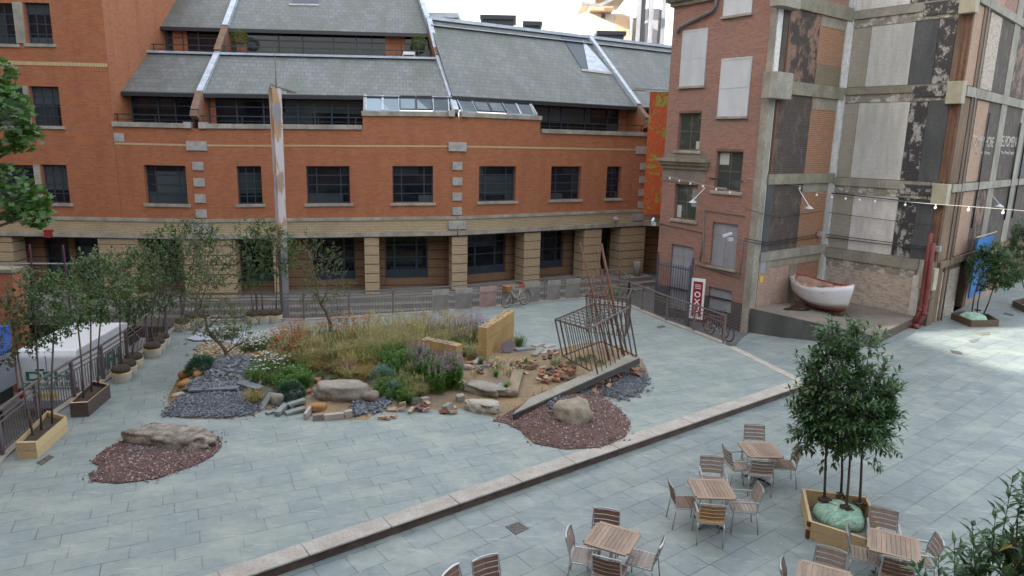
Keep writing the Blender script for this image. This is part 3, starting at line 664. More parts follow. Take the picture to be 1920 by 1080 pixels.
# B face
def bpx(x0,x1,y0,y1): return FB.rect(x0,x1,y0,y1)
mb=MB();mb.wall(-.02,LB,-.6,TOP,[],.02);mb.build('back_wall',tar_dark,old,FB)
bz=[(2.62,2.98),(5.62,6.02),(9.02,9.5),(12.1,12.6)]   # concrete beams
for k,(a,b) in enumerate(bz):
    mb=MB();mb.box(.32,-.09,a,LB-.02,.03,b);mb.build('concrete_beam',conc_mossy if k else conc,old,FB)
fl=[(.5,2.62),(2.98,5.62),(6.02,9.02),(9.5,12.1),(12.6,TOP)]
cols=[(.0,.34,[white_brick,plaster_w,plaster_w,plaster_w,plaster_l],'whitewashed_strip',-.02),
      (.34,.78,[pink_brick,tar2,tar_dark,tar_dark,tar_dark],'sooty_pier',-.05),
      (.8,2.95,[pink_brick,tar_dark,tar_dark,tar_brown,pink_brick],'peeling_black_panel',.0),
      (2.97,4.9,[old_brick2,old_brick2,old_brick2,old_brick2,old_brick],'brick_infill',.01),
      (4.92,LB-.01,[plaster_l,plaster_l,plaster_w,plaster_w,plaster_l],'plastered_corner_strip',-.04)]
for a,b,ms,nm,y in cols:
    for (z0,z1),m in zip(fl,ms):
        mb=MB();mb.box(a+.003,y,z0,b-.003,.018,z1);mb.build(nm,m,old,FB)
for z0,z1,m in ((6.02,6.02,None),(9.5,10.3,brown_infill)):
    if m: mb=MB();mb.box(2.98,-.012,z0+.003,4.88,.009,z1);mb.build('brown_brick_patch',m,old,FB)
for q in ((3.0,-.004,8.55,4.9,.009,9.018),(3.0,-.004,11.7,4.9,.009,12.09),(3.0,-.004,5.25,4.9,.009,5.61),(.8,-.02,2.3,4.9,-.003,2.61)): mb=MB();mb.box(*q);mb.build('plaster_lintel',plaster_t,old,FB)
mb=MB();mb.box(2.6,-.03,.5,3.1,-.004,2.3);mb.build('moss_stained_strip',conc_mossy,old,FB)
mb=MB();mb.box(.4,-.075,6.03,.52,-.053,9.);mb.box(.68,-.075,9.6,.78,-.053,11.5);mb.build('rust_stained_steel',rust_m,old,FB)
# corbels at the corner
for z0,z1 in ((8.78,9.72),(11.95,14.9)):
    mb=MB();mb.prism([(-.30,-.42),(.75,-.42),(.85,-.3),(.85,.05),(-.5,.05),(-.5,-.25)],z0,z1);mb.build('concrete_corbel',conc,old,FB,bev=.02)
# C face
mb=MB();mb.wall(-.02,LC,-.6,TOP,[],.02);mb.build('back_wall',plaster_l,old,FC)
czs=[(2.2,2.85),(5.3,5.85),(9.0,9.5),(11.95,12.5)]
for k,(a,b) in enumerate(czs):
    mb=MB();mb.box(.0,-.1,a+.22,LC-.6,.03,b);mb.build('concrete_beam',conc if k==0 else (conc_mossy if k==2 else conc),old,FC);mb=MB();mb.box(.12,-.04,a-.1,LC-.65,.03,a+.215);mb.build('flaking_beam_edge',flaky,old,FC)
fz=[(.4,2.1),(2.87,5.18),(5.87,8.88),(9.52,11.83),(12.52,TOP)]
def fx(x,y): return FC.hit(x,y)[0]
cc=[[(.2,LC-.75,white_brick)],[(.12,.95,tan_pl),(.96,2.75,white_pl),(2.76,3.45,tar),(3.46,4.1,tar2)],
    [(.12,.7,tan_pl),(.71,2.7,pale_pl),(2.71,3.35,tar),(3.36,4.1,tar2)],[(.12,.85,tan_pl),(.86,2.5,pale_pl),(2.51,3.35,tar2),(3.36,3.95,tar)],[(.12,2.2,white_pl),(2.21,4.,tar)]]
nmz={'pale_plaster':'pale_plaster_panel'}
for (z0,z1),row in zip(fz,cc):
    for a,b,m in row:
        mb=MB();mb.box(a+.003,-.02 if m in (tar,tar2) else -.028,z0,b-.003,.018,z1);mb.build('peeling_black_panel' if m in (tar,tar2) else ('whitewashed_brick_panel' if m is white_brick else 'pale_plaster_panel'),m,old,FC)
for a,b in czs[1:]:
    mb=MB();mb.box(2.75,-.112,a+.05,4.0,-.031,b-.12 if b<9 else b-.05);mb.build('peeling_black_panel',tar,old,FC)
mb=MB();mb.box(-.02,-.1,.4,.11,.018,TOP);mb.build('plastered_corner_strip',plaster_w,old,FC)
mb=MB();mb.box(LC-.72,-.1,-.2,LC-.42,.02,2.2);mb.build('concrete_pier',plaster_l,old,FC)
mb=MB();mb.box(4.12,-.03,2.87,LC,.02,5.28);mb.box(4.12,-.03,5.87,LC,.02,8.95);mb.box(3.97,-.03,9.52,LC,.02,11.9);mb.build('rusty_timber_strip',timber_w,old,FC)
mb=MB();mb.box(LC-.28,-.14,-.3,LC+.03,.3,1.35);mb.build('timber_post',timber_w,old,FC)
mb=MB();mb.box(4.17,-.05,2.88,4.25,-.031,11.8);mb.box(4.36,-.06,2.88,4.44,-.031,11.8);mb.build('rusty_strip',rust_m,old,FC)
for z0,z1 in ((1.75,2.6),(5.05,5.82),(8.75,9.55),(11.9,12.7)):
    mb=MB();mb.box(LC-.42,-.3,z0,LC+.12,.05,z1);mb.build('beam_end',conc_cream,old,FC,bev=.015)
pipe_on(FC,[(1555,362),(1768,384)],.025,rail_m,'steel_rail',-.13)
# cables along B and C
for dy in (0,5):
    pipe_on(FB,[(1396,447+dy),(1440,455+dy),(1530,440+dy)],.018,rail_m,'cable',-.12);pipe_on(FC,[(1545,439+dy),(1600,446+dy),(1756,465+dy)],.018,rail_m,'cable',-.14)
pipe_on(FB,[(1398,392),(1460,408),(1540,396)],.012,rail_m,'cable',-.14);pipe_on(FC,[(1550,398),(1650,411),(1760,424)],.012,rail_m,'cable',-.14)
for fr,x,y in ((FB,1532,438),(FC,1760,466)): 
    u,z=fr.hit(x,y);mb=MB();mb.box(u-.12,-.2,z-.1,u+.12,-.05,z+.1);mb.build('junction_box',padst,old,fr)
# D face (alley side)
LD=34
mb=MB();mb.wall(0,LD,-.6,TOP,[(3.6,4.9,.3,2.6)],.0,.5);mb.build('back_wall',timber_w,old,FD)
mb=MB();mb.box(3.62,.3,.2,4.88,.35,2.6);mb.build('door',tar_dark,old,FD)
def dU(x,y=266): return FD.hit(x,y)[0]
uc=[dU(x) for x in (1806,1820,1842,1864,1875,1904,1915)]
fD=[(2.85,5.45),(5.85,9.),(9.45,12.25),(12.65,TOP)]
for k,(z0,z1) in enumerate(fD):
    for (a,b),m in zip(((.02,uc[0]),(uc[1],uc[2]),(uc[2],uc[3]),(uc[4],uc[5]),(uc[6],uc[6]+5.5),(uc[6]+6,uc[6]+12),(uc[6]+12.5,LD)),((timber_w,pinkbrick_r,tar_brown,tar_dark,tar_dark,timber_w,tar_dark),(timber_w,pinkbrick_r,tar_dark,tar_dark,tar2,tar_dark,timber_w),(pinkbrick_r,white_brick,tar_dark,tar_brown,tar_dark,timber_w,tar_dark),(pinkbrick_r,pinkbrick_r,old_brick,timber_w,pinkbrick_r,tar_dark,timber_w))[k]):
        mb=MB();mb.box(a+.01,-.03,z0,b-.01,.02,z1);mb.build('wall_panel',m,old,FD)
for a,b,z0,z1,m in ((1.0,3.4,.0,2.3,white_brick),(5.2,11,.2,2.6,pink_brick)):
    mb=MB();mb.box(a,-.03,z0,b,.02,z1);mb.build('wall_panel',m,old,FD)
for z0,z1 in ((2.55,2.8),(5.5,5.8),(9.05,9.4),(12.3,12.6)):
    mb=MB();mb.box(.2,-.12,z0,LD,.01,z1);mb.build('concrete_beam',conc if z0>5 else timber_w,old,FD)
for u,w in ((uc[0]+.12,.12),((uc[3]+uc[4])/2,(uc[4]-uc[3])*.48),((uc[5]+uc[6])/2,(uc[6]-uc[5])*.48),(uc[6]+5.75,.25),(uc[6]+12.25,.25)):
    mb=MB();mb.box(u-w,-.07,-.5 if u<2 else 2.6,u+w,-.0,TOP);mb.build('pier',timber_w if u<2 else conc,old,FD)
for u,z1 in ((uc[0]+.3,TOP-.3),(uc[2]-.03,8.6),(uc[5]-.12,8.4),(uc[6]+.2,TOP-.5)): 
    mb=MB();mb.tube([(u,-.11,3.9 if u>uc[1] else .3),(u,-.11,z1)],.035,8);mb.build('drain_pipe',pipe_m if u<uc[1] else rail_m,old,FD,smooth=True)
# painted lettering, two blocks
def text(name,s,fr,u,dep,z,h,mat,par,wscale=1.,ext=.004,vert=False,bold=0.):
    cu=bpy.data.curves.new(name,'FONT');cu.body=s;cu.size=h/.70;cu.extrude=ext;cu.offset=bold;cu.align_x='CENTER'
    t=bpy.data.objects.new('tmp',cu);COL.objects.link(t);dg=bpy.context.evaluated_depsgraph_get();me=bpy.data.meshes.new_from_object(t.evaluated_get(dg));bpy.data.objects.remove(t)
    o=bpy.data.objects.new(name,me);me.materials.clear();me.materials.append(mat);me.transform(Matrix.Diagonal((wscale,1,1,1))@Matrix.Identity(4));me.transform(Matrix.Rotation(pi/2,4,'X'))
    COL.objects.link(o);o.parent=par
    p=fr.W(u,dep,z);M=Matrix.Rotation(fr.rot(),4,'Z')
    if par: p=p-par.location
    o.location=p;o.rotation_euler=(0,0,fr.rot());return o
paint_w=stone('faded_white_lettering',(.62,.58,.52),(.40,.37,.33),3,.9,.1)
for s,xa,xb,y0,y1 in (('TOMMY HORE',1823,1863,258,275),('MELPOMENE',1873,1908,258,275),('The Tailor Strong',1828,1856,284,289),('The Most Supply',1876,1902,284,289)):
    u0,u1,z0,z1=FD.rect(xa,xb,y0-(3 if y1-y0>10 else 1),y1,-.04);o=text('painted_lettering',s,FD,(u0+u1)/2,-.042,z0,z1-z0,paint_w,old);w=max(v.co.x for v in o.data.vertices)-min(v.co.x for v in o.data.vertices);k=(u1-u0)/w;o.data.transform(Matrix.Diagonal((k,1,1,1)))
# roof slab of the old building so that light does not leak in
back=[FA.W(0,.3,0),FA.W(LA,.3,0),FB.W(LB,.3,0),FC.W(LC,.3,0),FD.W(LD,.3,0),FD.W(LD,14,0),FA.W(0,14,0)+FB.ux*6]
mb=MB();mb.prism([(p.x,p.y) for p in back],TOP-.3,TOP);v=[(x-Wp.x,y-Wp.y,z) for x,y,z in mb.v];mb.v=v;mb.build('flat_roof',conc,old)
# signs on the pier
u,z=FB.hit(1430,495,-.06);mb=MB();mb.box(.42,-.062,z-.35,.72,-.052,z+.35);o=mb.build('notice_board',plain('blue_grey_notice',(.25,.33,.42),.5),None,FB);tag(o,'small blue grey notice fixed to the corner pier of the warehouse','notice')
mb=MB();mb.box(.45,-.062,z-.75,.66,-.052,z-.48);o=mb.build('warning_sign',plain('yellow_sign',(.7,.45,.05),.5),None,FB);tag(o,'small yellow warning sign below the blue grey notice','sign')
# ---- boat platform
def P3d(x,y,z): return G(x,y,z)
tl=P3d(1408,578,.80);bl=P3d(1436,564,.80);fr_=P3d(1640,630,.60);br=P3d(1722,589,.60);ic=FB.W(LB-.02,-.02,.62)
# keep the slab against the walls
k0=FB.W(.55,-.02,.80);poly=[tl,fr_,FC.W(LC-.35,-.12,.60),FC.W(.0,-.03,.63),FB.W(LB-.05,-.06,.63),FB.W(.45,-.08,.78)]
mb=MB();mb.prism([(p.x,p.y) for p in poly],-.5,[p.z for p in poly],0,1)
ps=mb.build('platform',[plat_side,plat_top],None);tag(ps,'raised dark concrete platform at the foot of the warehouse carrying the boat','platform')
a,b=fr_,poly[2];d=(b-a).normalized();mb=MB();mb.prism([tuple((a-d*.0)[:2]),tuple(b[:2]),tuple((b+Vector((d.y,-d.x,0))*.03)[:2]),tuple((a+Vector((d.y,-d.x,0))*.03)[:2])],-.4,[.6,.6,.6,.6]);o=mb.build('side_plate',plat_rust,ps)
pud=NT('dark_puddle');pud.b.inputs['Base Color'].default_value=(.035,.03,.027,1);pud.b.inputs['Roughness'].default_value=.06;pud=pud.m
def platz(x,y):
    # plane through tl, fr_, poly[3]
    n=(fr_-tl).cross(poly[3]-tl);return tl.z-((x-tl.x)*n.x+(y-tl.y)*n.y)/n.z
mb=MB()
for px,py,rx,ry in ((1495,578,22,6),(1601,588,40,9),(1672,601,20,5)):
    pts=[]
    for k in range(18):
        t=2*pi*k/18;r=1+.25*sin(3*t+px)+.12*sin(5*t);q=G(px+rx*cos(t)*r,py+ry*sin(t)*r,.7);q=G(px+rx*cos(t)*r,py+ry*sin(t)*r,platz(q.x,q.y));pts.append((q.x,q.y,platz(q.x,q.y)+.006))
    mb.add(pts[::-1],[tuple(range(18))])
o=mb.build('puddles',pud);o['kind']='structure'
# ---- distant blocks
far=empty('tower_block',(17,120,0),0,'pale sunlit tower block with exposed grey pipes far behind the slate roofs','building')
cream=stone('cream_cladding',(.62,.55,.46),(.56,.5,.42),.4,.8,0);peach=stone('peach_cladding',(.62,.42,.28),(.6,.44,.3),.4,.8,0);greyc=stone('grey_panel_cladding',(.36,.36,.40),(.33,.33,.37),.3,.6,0)
def farbox(xl,xr,yt,yb,Y,dY,mat,name,zlow=None):
    a=atY(Y,xl,yb);b=atY(Y,xr,yt);mb=MB();mb.box(a.x-17,Y-120,(-2 if zlow is None else a.z) ,b.x-17,Y-120+dY,b.z);return mb.build(name,mat,far)
farbox(1090,1182,26,100,120,18,cream,'lower_block');farbox(1092,1120,-120,6,120,10,cream,'upper_block',1);farbox(1120,1182,-120,-8,119,12,cream,'upper_block',1)
farbox(1150,1182,30,100,119.6,1,peach,'panel');farbox(1106,1150,12,19,118,8,peach,'overhang',1);farbox(1128,1135,26,33,119.4,.5,rail_m,'window',1)
farbox(1207,1238,16,110,121,14,greyc,'grey_block');farbox(1184,1204,34,120,126,8,cream,'link_block')
for x,yt in ((1184,10),(1198,-60),(1206,-60),(1221,-60),(1236,18),(1244,-60)): farbox(x-1.6,x+1.6,yt,120,116 if x!=1244 else 119,.8,rail_m if x in(1206,1236) else board_g,'steel_column')
for y in (34,55): farbox(1182,1207,y,y+2,116.5,.6,board_g,'walkway',1)
mb=MB();
for x in range(1092,1120,4): p=atY(117,x,6);q=atY(117,x,-8);mb.beam(p-far.location,q-far.location,.15,.15)
mb.beam(atY(117,1090,6)-far.location,atY(117,1125,10)-far.location,.3,.4);mb.beam(atY(117,1125,10)-far.location,atY(117,1160,-8)-far.location,.4,.5);mb.build('balcony_rail',board_g,far)
# bright street sign lamp above the mural banner
bn=Fr(Vector((P4.x+1.15,P4.y-.9,0)),100.)
r=bn.rect(1209,1246,172,402);u0=bn.hit(1211,300)[0];u1=u0+1.12
mur=NT('orange_mural');x,y,z=mur.sep()[:3]
f=mur.noise(.9,detail=5,st=(1.6,1,1.));f2=mur.noise(5,detail=4)
cr=mur.n('ValToRGB');cr.color_ramp.elements[0].color=(.30,.30,.05,1);cr.color_ramp.elements[0].position=.35;cr.color_ramp.elements[1].color=(.42,.15,.03,1);cr.color_ramp.elements[1].position=.75
for p_,c_ in ((.43,(.42,.06,.02,1)),(.52,(.55,.13,.025,1)),(.6,(.5,.05,.03,1))): e=cr.color_ramp.elements.new(p_);e.color=c_
mur.set(cr.inputs[0],mur.ramp(mur.math('ADD',mur.math('MULTIPLY',f,.55),mur.math('MULTIPLY',f2,.45)),.33,.67));mur.out(cr.outputs[0],.6)
mb=MB();mb.box(u0,0,r[2],u1,.05,r[3]);ban=mb.build('mural_banner',mur.m,None,bn);tag(ban,'tall narrow orange and red abstract mural banner between the two buildings','banner')
mb=MB();mb.tube([(u0,-.1,r[3]+.1),(u1,-.1,r[3]+.1)],.035,8);o=mb.build('top_rail',padst,ban)
mb=MB();mb.box(u0-.9,-.5,r[3]+.02,u0-.25,-.1,r[3]+.14);mb.tube([(u0-.3,-.2,r[3]+.1),(u0+.1,-.1,r[3]+.1)],.03,6);o=mb.build('lamp_head',padst,ban)
# ================================================================ FENCES
def fence(name,pts,label,h=1.05,postm=None,skip_ends=(False,False),zf=lambda p:0.,kerb=True):
    root=empty(name,(pts[0][0],pts[0][1],0),0,label,'fence');O=root.location
    P=[Vector((p[0],p[1],zf(p))) for p in pts]
    for p in P:
        mb=MB();mb.box(p.x-O.x-.035,p.y-O.y-.035,p.z+.02,p.x-O.x+.035,p.y-O.y+.035,p.z+h);mb.build('post',postm or iron_p,root)
    for a,b in zip(P,P[1:]):
        d=(b-a);L=d.length;d.normalize();mb=MB()
        a_=a-O;b_=b-O
        for z in (h-.16,h-.28,.12): mb.beam(a_+Vector((0,0,z)),b_+Vector((0,0,z)),.022,.03)
        n=int(L/.115)
        for i in range(1,n):
            q=a_+d*(L*i/n);mb.beam(q+Vector((0,0,.12)),q+Vector((0,0,h-.28)),.016,.016)
        mb.build('railing_infill',iron,root)
        mb=MB();mb.beam(a_+Vector((0,0,h)),b_+Vector((0,0,h)),.055,.045);mb.build('handrail',iron,root)
        if kerb:
            mb=MB();s=Vector((-d.y,d.x,0))*.11;q=[a_-s,b_-s,b_+s,a_+s];mb.prism([tuple(v[:2]) for v in q],-.3,.055);mb.build('base_kerb',kerb_m,root)
    return root
fence('metal_fence',[L00,*Lf],'purple grey metal railing along the left edge of the plaza beside the white van')
fence('metal_fence',Bk,'grey metal railing along the back of the plaza facing the brick office',postm=iron)
fence('metal_fence',[Bk[-1]]+Rt,'grey metal railing running down the right side of the plaza towards the warehouse',postm=iron)
# ramp rails beyond the back corner
ra=[g(1125,552),g(1168,545),]
fence('ramp_railing',[tuple((G(1128,545))[:2]),tuple((G(1160,547))[:2]),tuple((G(1178,560))[:2])],'low metal railing of a ramp behind the back corner of the plaza',postm=iron,kerb=False)
# corrugated boards on the back fence
bgrey=stone('grey_corrugated_board',(.30,.29,.27),(.22,.21,.195),3,.8,.1,st=(1,1,.5));bpink=stone('pink_corrugated_board',(.40,.28,.26),(.30,.21,.20),3,.8,.1)
boards=[(809,840,'g','leftmost of the corrugated boards on the back railing'),(852,884,'g','grey corrugated board just left of the pinkish board on the back railing'),(898,929,'p','pinkish corrugated board on the back railing, left of the cream bicycle'),(940,962,'g','grey corrugated board directly behind the cream bicycle wicker basket'),(981,1010,'g','grey corrugated board by the rear wheel of the cream bicycle'),(1024,1048,'g','second corrugated board right of the cream bicycle'),(1059,1085,'g','rightmost of the corrugated boards on the back railing')]
def linept(px,pts,ym):
    best=None
    for a,b in zip(pts,pts[1:]):
        a=Vector((*a,0));b=Vector((*b,0));xa=proj(a)[0];xb=proj(b)[0]
        if min(xa,xb)-1<=px<=max(xa,xb)+1:
            lo,hi=0.,1.
            for _ in range(30):
                m=(lo+hi)/2
                if (proj(a.lerp(b,m))[0]<px)==(xa<xb): lo=m
                else: hi=m
            return a.lerp(b,lo)
for xa,xb,k,lb in boards:
    a=linept(xa,Bk,0);b=linept(xb,Bk,0);d=(b-a).normalized();s=Vector((d.y,-d.x,0))*.07;L=(b-a).length;a=a+s;fr=Fr(a,math.degrees(math.atan2(d.x,d.y)))
    root=empty('corrugated_board',a,0,lb,'board','corrugated boards on the back railing')
    mb=MB();n=int(L/.045);z0,z1=.06,.72
    for i in range(n):
        x0=L*i/n;x1=L*(i+1)/n;xm=(x0+x1)/2;mb.add([(x0,0,z0),(xm,-.028,z0),(x1,0,z0),(x0,0,z1),(xm,-.028,z1),(x1,0,z1)],[(0,1,4,3),(1,2,5,4)])
    m=bgrey if k=='g' else bpink
    mb.build('corrugated_sheet',m,root,fr)
    mb=MB();mb.box(0,-.03,.722,L,.01,.95);mb.box(0,-.034,.80,L,-.031,.86);mb.build('top_board',m,root,fr)
# ================================================================ CHAIRS AND TABLES
def make_chair(wood,arms,solid=False):
    root=empty('garden_chair',(0,0,0));b=MB()
    # origin between feet; faces +y
    for s in (-1,1):
        mb=MB();mb.tube([(s*.235,-.27,0),(s*.235,-.235,.25),(s*.235,-.215,.44)],.013,6);mb.build('leg',alu,root,smooth=True)
        mb=MB();mb.tube([(s*.235,.22,0),(s*.235,.225,.43)] if not arms else [(s*.25,.24,0),(s*.25,.22,.45),(s*.25,.2,.64)],.013,6);mb.build('leg',alu,root,smooth=True)
    mb=MB()
    for s in (-1,1):
        mb.tube([(s*.235,-.215,.44),(s*.235,-.225,.6),(s*.225,-.30,.86)],.014,6);mb.beam((s*.235,-.22,.435),(s*.235,.23,.435),.022,.025)
    mb.tube([(-.225,-.30,.86),(-.1,-.325,.872),(.1,-.325,.872),(.225,-.30,.86)],.014,6)
    mb.beam((-.235,.23,.435),(.235,.23,.435),.022,.025);mb.beam((-.235,-.215,.435),(.235,-.215,.435),.022,.025);mb.beam((-.235,-.25,.12),(-.235,.22,.12),.015,.02) if False else None
    mb.build('frame',alu,root,smooth=False)
    if arms:
        for s in (-1,1):
            mb=MB();mb.beam((s*.25,-.235,.645),(s*.25,.21,.645),.035,.02);mb.build('armrest',alu,root)
    mb=MB()
    for i in range(7): y=-.19+i*.066;mb.box(-.222,y-.026,.442,.222,y+.026,.456)
    mb.build('seat',wood,root)
    mb=MB()
    for i in range(4):
        z=.555+i*.083;f=(z-.44)/.42;y=-.215-.085*max(0,f-.25)/.75
        h=.033
        mb.add([(-.215,y-.0,z-h),(0,y-.025,z-h),(.215,y,z-h),(-.215,y-.018,z+h),(0,y-.043,z+h),(.215,y-.018,z+h),(-.215,y-.014,z-h),(0,y-.039,z-h),(.215,y-.014,z-h),(-.215,y-.032,z+h),(0,y-.057,z+h),(.215,y-.032,z+h)],
               [(0,1,4,3),(1,2,5,4),(7,6,9,10),(8,7,10,11),(3,4,10,9),(4,5,11,10),(1,0,6,7),(2,1,7,8)])
    mb.build('backrest',wood,root)
    return root
def make_table():
    root=empty('garden_table',(0,0,0));mb=MB();s=.36
    for k in (-1,1): mb.box(-s,k*s-.035,.715,s,k*s+.035,.742);mb.box(k*s-.035,-s+.036,.715,k*s+.035,s-.036,.742)
    for i in range(9): x=-s+.036+.0725*(i+.5);mb.box(x-.033,-s+.037,.717,x+.033,s-.037,.740)
    mb.build('tabletop',w_table,root)
    mb=MB();mb.tube([(0,0,.03),(0,0,.71)],.032,10);mb.box(-.22,-.22,.69,.22,.22,.713);mb.build('pedestal',alu,root,smooth=False)
    mb=MB()
    for k in range(4): a=pi/4+k*pi/2;mb.tube([(0,0,.07),(cos(a)*.15,sin(a)*.15,.05),(cos(a)*.34,sin(a)*.34,.015)],[.035,.028,.018],6)
    mb.build('base',steel_b,root);return root
protos={(w,a):make_chair({'g':w_grey,'b':w_brown,'o':w_gold}[w],a) for w in 'gbo' for a in (0,1)}
tproto=make_table();index_kids();used=set()
def place(proto,loc,rz,label,cat,group):
    if proto.name in used: o=copy_tree(proto)
    else: o=proto;used.add(proto.name)
    o.location=loc;o.rotation_euler=(0,0,rz);return tag(o,label,cat,group)
TZ=-.2
tabs={'A':((1426,843),20,'teak slatted table farthest from the camera, nearest the stone step'),'B':((1334,916),20,'teak slatted table left of the pine planter with four chairs drawn up'),'C':((1148,1008),18,'teak slatted table nearest the paving drain, at the bottom centre'),'D':((1675,1020),20,'teak slatted table in front of the pine tree planter'),'E':((1545,1085),20,'teak slatted table cut off by the bottom edge between two other tables')}
TC={}
for k,((x,y),rz,lb) in tabs.items():
    p=G(x,y,TZ+.74);p.z=TZ;TC[k]=p
quad={'A':[(1390,829),(1443,829),(1463,857),(1408,858)],'B':[(1294,901),(1358,901),(1374,935),(1303,935)],'C':[(1126,981),(1200,1001),(1171,1038),(1097,1018)],'D':[(1632,988),(1721,1009),(1724,1052),(1630,1029)]}
TR={}
for k,q in quad.items():
    w=[G(x,y,TZ+.74) for x,y in q];d=(w[1]-w[0]).normalized()+(w[2]-w[3]).normalized();e=(w[3]-w[0]).normalized()+(w[2]-w[1]).normalized();d=d+Vector((-e.y,e.x,0))*1.;TR[k]=math.atan2(d.y,d.x)
TR['E']=TR['D']
for k,(xy,rz,lb) in tabs.items(): place(tproto,TC[k],TR[k],lb,'table','outdoor cafe tables')
# (table, seat px, seat py, wood, arms, label)
chairs=[('A',1384,872,'g',1,'grey slatted armchair on the left of the farthest table'),
('A',1418,838,'g',0,'grey slatted chair behind the farthest table, backrest towards the step'),
('A',1464,874,'b',0,'brown backed chair at the right of the farthest table'),
('A',1422,884,'g',0,'chair on the near side of the farthest table, showing the back of its backrest'),
('B',1291,943,'b',0,'dark brown slatted chair without arms, left of the middle table'),
('B',1336,902,'g',1,'grey armchair behind the middle table'),
('B',1392,948,'g',1,'grey slatted armchair on the right of the middle table'),
('B',1330,969,'o',1,'golden seated armchair on the near side of the middle table'),
('C',1097,1042,'g',0,'grey slatted chair at the far left of the bottom centre table'),
('C',1132,1012,'b',0,'brown slatted chair tucked behind the bottom centre table'),
('C',1205,1048,'g',0,'grey slatted chair right of the bottom centre table, seen from its side'),
('C',1143,1070,'b',0,'brown backed chair at the near side of the bottom centre table'),
('D',1621,1040,'g',0,'tall grey slatted chair left of the table by the pine planter'),
('D',1655,1008,'g',1,'grey armchair between the pine planter and its table'),
('D',1718,1046,'g',1,'grey armchair right of the planter table, beside the big leafy branches'),
('D',1678,1072,'b',0,'brown seated chair at the near side of the planter table'),
('E',1500,1108,'b',0,'dark brown chair back at the bottom edge, left one of the pair by the planter'),
('E',1550,1090,'g',0,'grey chair back at the bottom edge, right one of the pair by the planter'),
]
for k,x,y,w,a,lb in chairs:
    p=G(x,y,TZ+.45);p.z=TZ;v=TC[k]-p;v.z=0;ang=math.atan2(v.y,v.x);q=TR[k];st=round((ang-q)/(pi/2))*(pi/2)+q
    ang=st+ (ang-st)*.35
    v=Vector((cos(ang),sin(ang),0))
    if k in 'AB' and (p-TC[k]).length<.45: p=TC[k]-v*.5
    place(protos[(w,a)],p,ang-pi/2,lb,'chair','slatted outdoor chairs')
for x,y,w,lb,az in ((926,1110,'b','brown chair back at the bottom edge, the larger one left of the drain tables',150),(874,1128,'b','brown chair back at the bottom edge, farthest left of all the chairs',120)):
    p=G(x,y,TZ+.45);p.z=TZ;a=rad(az);place(protos[(w,0)],p,-a,lb,'chair','slatted outdoor chairs')
for pr in protos.values():
    if pr.name not in used:
        for c in children(pr): bpy.data.objects.remove(c)
        bpy.data.objects.remove(pr)
# ================================================================ COVERS
def cover(px,label,cat,x,mat):
    p=[G(a,b,zl(*G(a,b)[:2])) if x=='l' else G(a,b) for a,b in px];mb=MB();z=p[0].z+.006
    mb.prism([(q.x,q.y) for q in p],z-.03,z,0)
    c=sum(p,Vector())/len(p)
    o=mb.build('drain_cover',mat);tag(o,label,cat);
    m2=MB()
    for i in range(4):
        a,b=p[i],p[(i+1)%4];m2.beam(Vector((*a.lerp(c,.15)[:2],z+.004)),Vector((*b.lerp(c,.15)[:2],z+.004)),.02,.006)
        m2.beam(Vector((*c[:2],z+.004)),Vector((*a.lerp(b,.5).lerp(c,.15)[:2],z+.004)),.02,.006);m2.beam(Vector((*c[:2],z+.004)),Vector((*a.lerp(c,.2)[:2],z+.004)),.02,.006)
    m2.build('grate_pattern',iron,o)
dk=stone('drain_iron',(.10,.09,.085),(.07,.065,.06),8,.7,.3);pv=stone('dark_paving_patch',(.16,.165,.15),(.12,.125,.11),5,.8,.2)
cover([(947,988),(972,978),(992,991),(967,1003)],'patterned square iron drain cover in the lower paving','drain','l',dk)
cover([(68,868),(92,853),(102,857),(78,873)],'dark rectangular cover beside the pine trough','drain cover','u',dk)
cover([(1230,613),(1243,610),(1249,613),(1236,616)],'small dark gully near the right railing','drain cover','u',dk)
def flat(name,px,label,cat,mat,z0=.3):
    mb=MB();n=len(px);ps=[G(a,b,z0) for a,b in px];mb.prism([(q.x,q.y) for q in ps],z0-.02,z0+.008);tag(mb.build(name,mat),label,cat)
flat('paving_patch',[(1833,624),(1855,622),(1856,627),(1840,630),(1831,628)],'dark irregular repair patch in the sunlit paving, the farther of two','paving patch',pv)
flat('paving_patch',[(1815,639),(1836,635),(1832,640),(1822,643)],'dark pointed repair patch in the sunlit paving, the nearer of two','paving patch',pv)
flat('drain_cover',[(1782,657),(1800,659),(1804,664),(1786,661)],'small dark slot cover in the sunlit paving','drain cover',dk)
flat('drain_cover',[(1884,586),(1902,590),(1898,593),(1880,589)],'pair of dark slots in the paving between the two brown planters','drain cover',dk)
# ================================================================ POLE
base=G(535,592);topz=hgt(base.x,base.y,166);pm=NT('peeling_pole_paint');fz=pm.ramp(pm.noise(1.3,detail=5,st=(2,2,.5)),.52,.56);c=pm.mix(fz,(.50,.46,.47),(.40,.24,.12));f2=pm.ramp(pm.noise(1.1,detail=4,st=(2,2,.4)),.56,.6);x,y,z=pm.sep()[:3]
c=pm.mix(f2,c,(.22,.22,.24));c=pm.mix(pm.ramp(z,2.9,2.4),c,(.20,.195,.21));pm.out(c,.7)
pole=empty('tapered_pole',base,rad(42),'tall tapered square pole with peeling white and rust paint','pole')
wb,wt=.13,.175
mb=MB();mb.add([(-wb,-wb,0),(wb,-wb,0),(wb,wb,0),(-wb,wb,0),(-wt,-wt,topz),(wt,-wt,topz),(wt,wt,topz),(-wt,wt,topz)],[(0,3,2,1),(4,5,6,7),(0,1,5,4),(1,2,6,5),(2,3,7,6),(3,0,4,7)]);mb.build('shaft',pm.m,pole)
